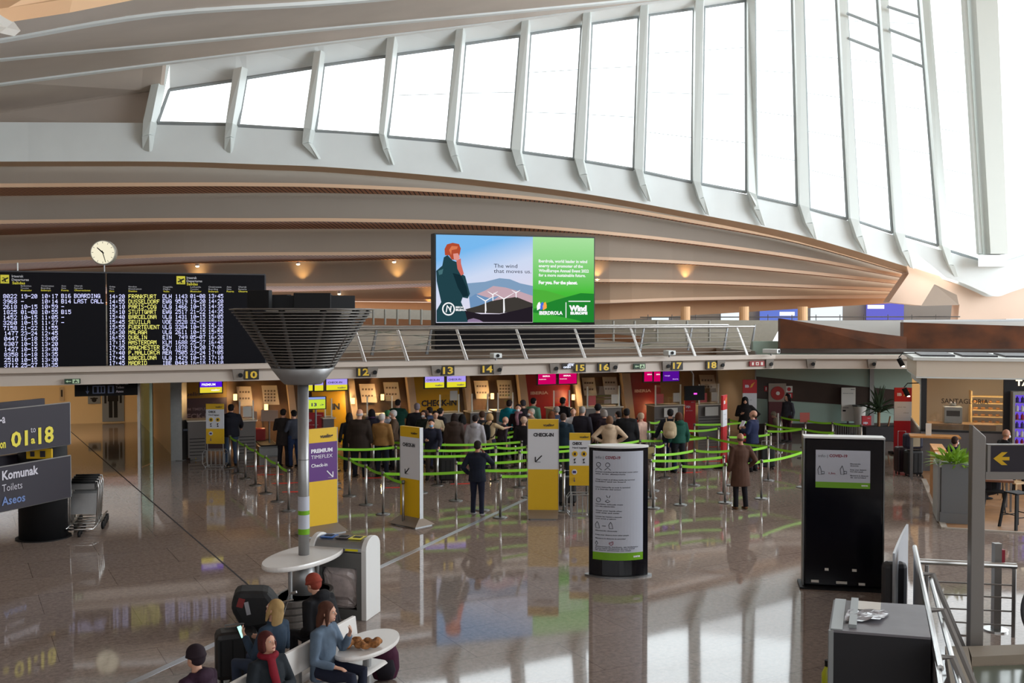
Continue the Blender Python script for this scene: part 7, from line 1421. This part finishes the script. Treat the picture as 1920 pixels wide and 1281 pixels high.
q = G(1404, 789, 1.36); t = thing('paper_sheet', 'white paper held by the reading man in navy', 'paper', (q.x-.17, q.y+.05, 1.26), .4); MB().box((0, 0, .0), (.02, .16, .2), ry=.5).build('sheet', mat('paper_bright', S(220, 226, 236), .5), t)
# ---- left counters
crowd('person in a black jacket with grey hood and jeans at the far left counter', 433, 757, 10, 1.8, top=(26, 26, 36), legs=(60, 76, 100), hair=('short', (24, 20, 20)), arms=('lean', 'lean'), hood=True, bulk=1.25, hem=-.12)
crowd('person all in dark brown with her back turned left of the lamp pole', 531, 766, -10, 1.68, top=(44, 38, 38), legs=(28, 26, 34), hair=('short', (30, 24, 22)), arms=('hold', 'hold'), hem=-.3, bulk=1.1)
crowd('person with black hair and a dark blue bag close left of the lamp pole', 551, 768, 40, 1.66, top=(52, 54, 64), legs=(30, 44, 74), hair=('bun', (22, 18, 20)), arms=('hold', 'down'), female=True)
# ---- crowd, left part
C = crowd
C('person in black with long dark hair behind the big man in the brown coat', 655, 773, 10, 1.66, top=(24, 22, 24), legs=(20, 20, 26), hair=('long', (40, 28, 22)), female=True, hem=-.3)
C('person with bald grey head in a wide dark brown coat, leftmost big figure', 674, 766, -8, 1.86, top=(44, 34, 28), legs=(24, 26, 38), hair=('bald', (180, 176, 176)), bulk=1.34, hem=-.28)
C('person with black hair and purple scarf between the big man and the tan sweater', 697, 766, 20, 1.66, top=(34, 30, 44), legs=(26, 26, 32), hair=('long', (18, 16, 20)), female=True, scarf=(90, 60, 100))
C('person with grey hair in a tan sweater and dark trousers', 716, 774, -12, 1.74, top=(142, 104, 58), legs=(28, 32, 46), hair=('short', (188, 184, 180)), bulk=1.18)
C('person with green and white cap and light grey jacket behind the tan sweater', 727, 768, 30, 1.66, top=(150, 152, 160), legs=(40, 40, 50), hair=('cap', (60, 120, 80)))
C('person with white hair and mask in an olive and burgundy jacket, looking left', 738, 768, 95, 1.7, top=(88, 70, 56), legs=(40, 40, 50), hair=('short', (190, 186, 184)), mask=WMASK, arms=('hold', 'down'), bulk=1.1)
C('person in dark green at the counter below number 12', 746, 748, -15, 1.76, top=(20, 62, 50), legs=(26, 30, 34), hair=('short', (30, 28, 28)), bulk=1.2, arms=('lean', 'lean'))
C('person with grey hair in a black coat before the wide yellow backdrop', 782, 755, 10, 1.82, top=(18, 18, 22), legs=(24, 26, 32), hair=('short', (120, 110, 116)), bulk=1.22, hem=-.25)
C('person with dark hair and white mask facing the camera beside the slim banner', 795, 768, 165, 1.66, top=(28, 36, 30), legs=(26, 26, 30), hair=('bob', (48, 30, 26)), mask=WMASK, female=True)
C('person with dark hair before the middle of the wide yellow backdrop', 806, 762, 60, 1.66, top=(52, 60, 84), legs=(40, 40, 50), hair=('short', (36, 28, 26)))
C('person with blue mask in a dark jacket leaning over the belt, facing the camera', 810, 783, 178, 1.66, top=(28, 30, 46), legs=(70, 60, 54), hair=('short', (30, 20, 18)), mask=BMASK, arms=('lean', 'hold'), lean=.18, bulk=1.12)
C('person in a cream sweater with dark striped sleeves behind the blue masked man', 816, 769, 200, 1.66, top=(188, 170, 140), legs=(60, 60, 90), hair=('short', (28, 22, 22)), female=True, arms=('hold', 'down'))
C('person with dark hair and a shoulder strap in front of the yellow backdrop, right part', 826, 764, -40, 1.62, top=(40, 38, 44), legs=(30, 30, 36), hair=('bun', (30, 24, 24)), female=True)
C('person in a grey brown parka with a fur hood left of the grey hoodie', 852, 774, -5, 1.66, top=(70, 56, 50), legs=(30, 30, 34), hair=('long', (34, 24, 22)), female=True, hood=True, hem=-.36, bulk=1.24)
C('person with long black hair between the parka and the grey hoodie', 867, 776, 30, 1.62, top=(96, 62, 60), legs=(150, 106, 98), hair=('long', (16, 14, 16)), female=True)
C('person with dark short hair in a light grey hoodie', 891, 777, -10, 1.66, top=(168, 164, 170), legs=(150, 140, 140), hair=('short', (28, 20, 20)), female=True, hood=True, bulk=1.1)
C('person with brown hair behind the grey hoodie', 904, 770, 20, 1.66, top=(30, 28, 32), legs=(30, 30, 34), hair=('short', (70, 48, 36)))
x = C('person with a blond bob reaching an arm out to the right', 918, 774, -30, 1.64, top=(190, 166, 130), legs=(50, 46, 70), hair=('bob', (176, 144, 100)), female=True, arms=('down', 'reach'), sleeve=.1)
backpack('small black backpack on the blond person reaching out', x[0], x[1], (18, 18, 22))
C('person bending over beside the teal hooded one, partly hidden', 940, 780, -60, 1.5, top=(60, 50, 60), legs=(30, 30, 34), hair=('bald', (150, 110, 96)), lean=.2)
C('person in a bright teal hooded jacket', 955, 749, -25, 1.8, top=(10, 124, 140), legs=(34, 22, 34), hair=('short', (40, 26, 24)), hood=True, bulk=1.26, arms=('hold', 'hold'))
C('person with a white mask in dark purple facing the camera right of the teal jacket', 972, 757, 170, 1.72, top=(34, 22, 30), legs=(24, 20, 26), hair=('short', (30, 24, 24)), mask=WMASK, hem=-.4, scarf=(150, 110, 120))
C('person with dark grey cap behind the white masked one', 981, 749, 20, 1.74, top=(30, 28, 32), legs=(30, 30, 34), hair=('cap', (60, 54, 58)))
C('person with black hair in a mint green top before the bright red backdrop', 1000, 745, -40, 1.76, top=(120, 176, 150), legs=(26, 26, 30), hair=('short', (16, 14, 16)), bulk=1.1)
C('person with grey hair and white mask just above the wide check-in banner', 997, 765, 120, 1.68, top=(190, 160, 130), legs=(40, 40, 46), hair=('short', (170, 160, 150)), mask=WMASK)
C('person in a black coat with a cream fur collar left of the wide banner', 982, 781, -10, 1.58, top=(24, 22, 26), legs=(24, 24, 28), hair=('beanie', (190, 160, 140)), hem=-.3, bulk=1.15)
C('person with auburn hair low between the banner top and the grey haired ones', 1034, 770, 10, 1.62, top=(60, 40, 34), legs=(30, 30, 34), hair=('long', (110, 62, 36)), female=True)
C('person with grey hair behind the auburn one', 1044, 761, 40, 1.68, top=(50, 60, 84), legs=(30, 30, 34), hair=('short', (150, 144, 140)))
C('person tall with black hair in black before the red backdrop', 1055, 744, -35, 1.82, top=(18, 16, 20), legs=(22, 22, 26), hair=('short', (14, 12, 14)), skin='c', bulk=1.14)
x = C('person with a short haircut in a dark teal jacket with white straps', 1056, 774, -15, 1.74, top=(22, 40, 52), legs=(24, 34, 44), hair=('short', (70, 56, 50)), bulk=1.22, hood=True)
C('person with black hair in a white vest top and straps facing the camera', 1075, 764, 180, 1.7, top=(200, 200, 204), legs=(60, 60, 70), hair=('short', (14, 12, 16)), head=(0, -.4), arms=('hold', 'hold'))
C('person with silver hair in a dark grey jacket right of the white vest', 1092, 761, -30, 1.78, top=(40, 38, 48), legs=(30, 30, 38), hair=('short', (150, 146, 142)), bulk=1.15)
C('person with a black flat hat before the wide lit counter', 1121, 757, -10, 1.76, top=(36, 26, 36), legs=(24, 24, 28), hair=('hat', (18, 16, 20)), bulk=1.2)
C('person with grey curly hair next to the black flat hat', 1133, 767, 30, 1.66, top=(40, 28, 36), legs=(30, 30, 34), hair=('bob', (150, 142, 136)), female=True)
C('person in a beige hoodie with elbows out, hands on hips, seen from behind', 1143, 779, -5, 1.68, top=(196, 172, 146), legs=(60, 50, 46), hair=('bob', (110, 80, 60)), female=True, arms=('hip', 'hip'), hood=True, bulk=1.22)
C('person with dark hair peeking left of the big black jacket', 1160, 770, 50, 1.64, top=(34, 34, 40), legs=(30, 30, 34), hair=('short', (34, 26, 24)), mask=WMASK)
C('person in a broad black jacket with black hair, arms down', 1175, 765, -8, 1.8, top=(20, 20, 24), legs=(24, 24, 28), hair=('short', (16, 14, 16)), skin='c', bulk=1.36, hem=-.2)
C('person in a pale pink puffer jacket with light hair and black mask', 1202, 773, 55, 1.66, top=(214, 180, 164), legs=(30, 30, 40), hair=('short', (186, 164, 140)), mask=KMASK, female=True, bulk=1.22, arms=('hold', 'hold'))
x = C('person in dark clothes carrying a big cream backpack, arm on a suitcase', 1257, 766, -12, 1.78, top=(26, 30, 40), legs=(30, 40, 74), hair=('short', (22, 20, 22)), arms=((( .12, .05, -.26), (.2, .14, -.48)), 'down'), bulk=1.18, stride=.04)
backpack('big cream backpack on the person in dark clothes', x[0], x[1], (184, 166, 136), 1.15)
C('person with curly brown hair in a dark green jacket beside the cream backpack', 1273, 772, 15, 1.7, top=(24, 74, 62), legs=(28, 28, 34), hair=('bob', (84, 50, 36)), female=True, hood=True, bulk=1.12, stride=.04)
C('person in black with a black headscarf before the red and white banner', 1397, 743, 170, 1.72, top=(20, 18, 20), legs=(26, 28, 40), hair=('veil', (16, 14, 16)), female=True, arms=('hip', 'hold'), hem=-.3, bulk=1.15)
x = C('person with long black hair and a beige backpack by the hose cabinet', 1477, 738, 120, 1.66, top=(60, 60, 70), legs=(60, 30, 40), hair=('long', (18, 16, 20)), female=True)
q = G(1465, 818); person('person crouching in a beige cloak on the floor below the hose cabinet', (q.x, q.y, 0), math.radians(60), H=1.6, top=(150, 136, 116), legs=(150, 136, 116), hair=('beanie', (150, 140, 120)), seat=.12, lean=.5, hem=-.1, bulk=1.3)
# ---- cafe guests
q = PK.wat(1880, 830, -3.4)
person('bald person with white mask and black vest at the right edge of the cafe', (q.x, q.y, .02), math.radians(-80), H=1.74, top=(24, 24, 30), legs=(30, 30, 36), hair=('bald', (150, 120, 100)), mask=WMASK, seat=.7, arms=('reach', 'lap'), lean=.12, skin='b', sleeve=.1)
t = thing('bar_stool', 'black stool under the bald cafe guest', 'stool', (q.x, q.y, .02), 0, 'black stools'); MB().cyl((0, 0, .66), (0, 0, .7), .18, seg=20).build('seat', MBLACK, t); [MB().loft([(a_*.12, b_*.12, .66), (a_*.2, b_*.2, 0)], [.016, .014], 6).build('leg', MBLACK, t) for a_ in (-1, 1) for b_ in (-1, 1)]
q = W(1790, 836, 26.2); person('person with dark hair and white mask in navy sitting behind the bright plant', (q.x, q.y, .02), math.radians(-60), H=1.7, top=(26, 32, 60), legs=(26, 28, 40), hair=('short', (50, 34, 28)), mask=WMASK, seat=.45, arms=('lap', 'lap'), skin='b')
q = W(1812, 855, 24.6); person('person with black hair bent over the brown cafe table, face down', (q.x, q.y, .02), math.radians(-70), H=1.66, top=(40, 36, 44), legs=(26, 28, 34), hair=('long', (22, 18, 18)), seat=.45, arms=('lap', 'lap'), lean=.45, head=(0, -.4), female=True)
for k, (px, py, d_, lb) in enumerate(((1790, 836, 26.2, 'dark stool under the masked guest in navy'), (1812, 855, 24.6, 'dark stool under the guest bent over the table'))):
    q = W(px, py, d_); t = thing('low_stool', lb, 'stool', (q.x, q.y, .02), 0, 'low cafe stools'); MB().cyl((0, 0, .4), (0, 0, .43), .18, seg=20).build('seat', MBLACK, t); [MB().loft([(a_*.12, b_*.12, .4), (a_*.17, b_*.17, 0)], [.014, .012], 6).build('leg', MBLACK, t) for a_ in (-1, 1) for b_ in (-1, 1)]
# ---- people on the bench (local frame of the bench: x right of the run, y along it)
def onbench(x, y): v = Vector((math.cos(UD-PI/2)*x-math.sin(UD-PI/2)*y, math.sin(UD-PI/2)*x+math.cos(UD-PI/2)*y, 0)); return (B0.x+v.x, B0.y+v.y, 0)
FR = UD-PI/2-PI/2   # heading towards the right of the bench
x = person('person with long brown hair in a denim jacket seated on the bench, chin on hand', onbench(.15, -.86), FR, H=1.66, top=(92, 108, 126), legs=(28, 32, 50), hair=('long', (74, 44, 32)), female=True, seat=.46, arms=('chin', 'lap'), near=True, hem=-.02, lean=.08, head=(.25, 0), shoe=(60, 50, 50), bulk=1.04)
hd = x[0]
x = person('person with dark red bob, red scarf and black jacket, arms crossed on the bench', onbench(.2, -1.95), FR-.35, H=1.62, top=(30, 36, 42), legs=(30, 30, 36), hair=('bob', (72, 28, 26)), female=True, seat=.46, arms=('cross', 'cross'), near=True, scarf=(118, 18, 34), head=(.1, -.25), bulk=1.1)
x = person('person with blond hair on the far bench side looking at a lit phone', onbench(-.42, -.95), FR+PI-.1, H=1.64, top=(44, 60, 78), legs=(50, 60, 80), hair=('long', (168, 138, 92)), female=True, seat=.46, arms=('phone_up', 'hold'), near=True, head=(.1, -.3), bulk=1.05)
T = x[1]; v = T((-.12, .39, .38)); ph = thing('smartphone', 'bright lit phone in the hand of the blond person', 'phone', x[0].location); ph.rotation_euler = x[0].rotation_euler; ph.scale = x[0].scale; MB().box(v, (.075, .012, .15), rx=-.5).build('case', MBLACK, ph); MB().box(v+Vector((0, -.007, -.003)), (.068, .004, .14), rx=-.5).build('screen', emis('phone_screen', (.5, .95, .8), 1.3), ph)
person('person in dark knitted hat and plum jacket at the lower left end of the bench', onbench(-.17, -2.58), FR+PI-.1, H=1.62, top=(50, 30, 46), legs=(30, 30, 36), hair=('beanie', (38, 26, 34)), female=True, seat=.46, arms=('lap', 'lap'), near=True, bulk=1.2, hood=True)
person('person hunched in a black coat with an orange red hat behind the denim jacket', onbench(-.4, .15), FR+PI-.2, H=1.68, top=(20, 20, 24), legs=(22, 22, 28), hair=('beanie', (142, 62, 48)), seat=.46, arms=('lap', 'lap'), near=True, bulk=1.3, lean=.35, hood=True)
q = G(722, 1275); t = thing('backpack', 'maroon and black backpack on the floor at the feet of the denim jacket person', 'backpack', (q.x, q.y, 0), .2); MB().loft([(0, 0, .02), (0, 0, .14), (0, 0, .32), (0, .02, .44), (0, .03, .48)], [(.14, .1), (.18, .13), (.17, .12), (.12, .09), (.05, .04)], 14, side=(1, 0, 0)).build('pack_body', cloth((66, 26, 48), 'pack'), t, True, remesh=.015); MB().loft([(.0, -.12, .06), (0, -.14, .16), (0, -.12, .28)], [(.09, .04), (.12, .05), (.09, .03)], 12, side=(1, 0, 0)).build('front_pocket', cloth((30, 26, 34), 'pack'), t, True); MB().tube([(-.1, .06, .46), (-.02, .1, .55), (.08, .06, .46)], .014, 6).build('grab_loop', MBLACK, t)
flush_text()
for o in bpy.data.objects:
    for k in ('cx', 'z0'):
        if k in o: del o[k]
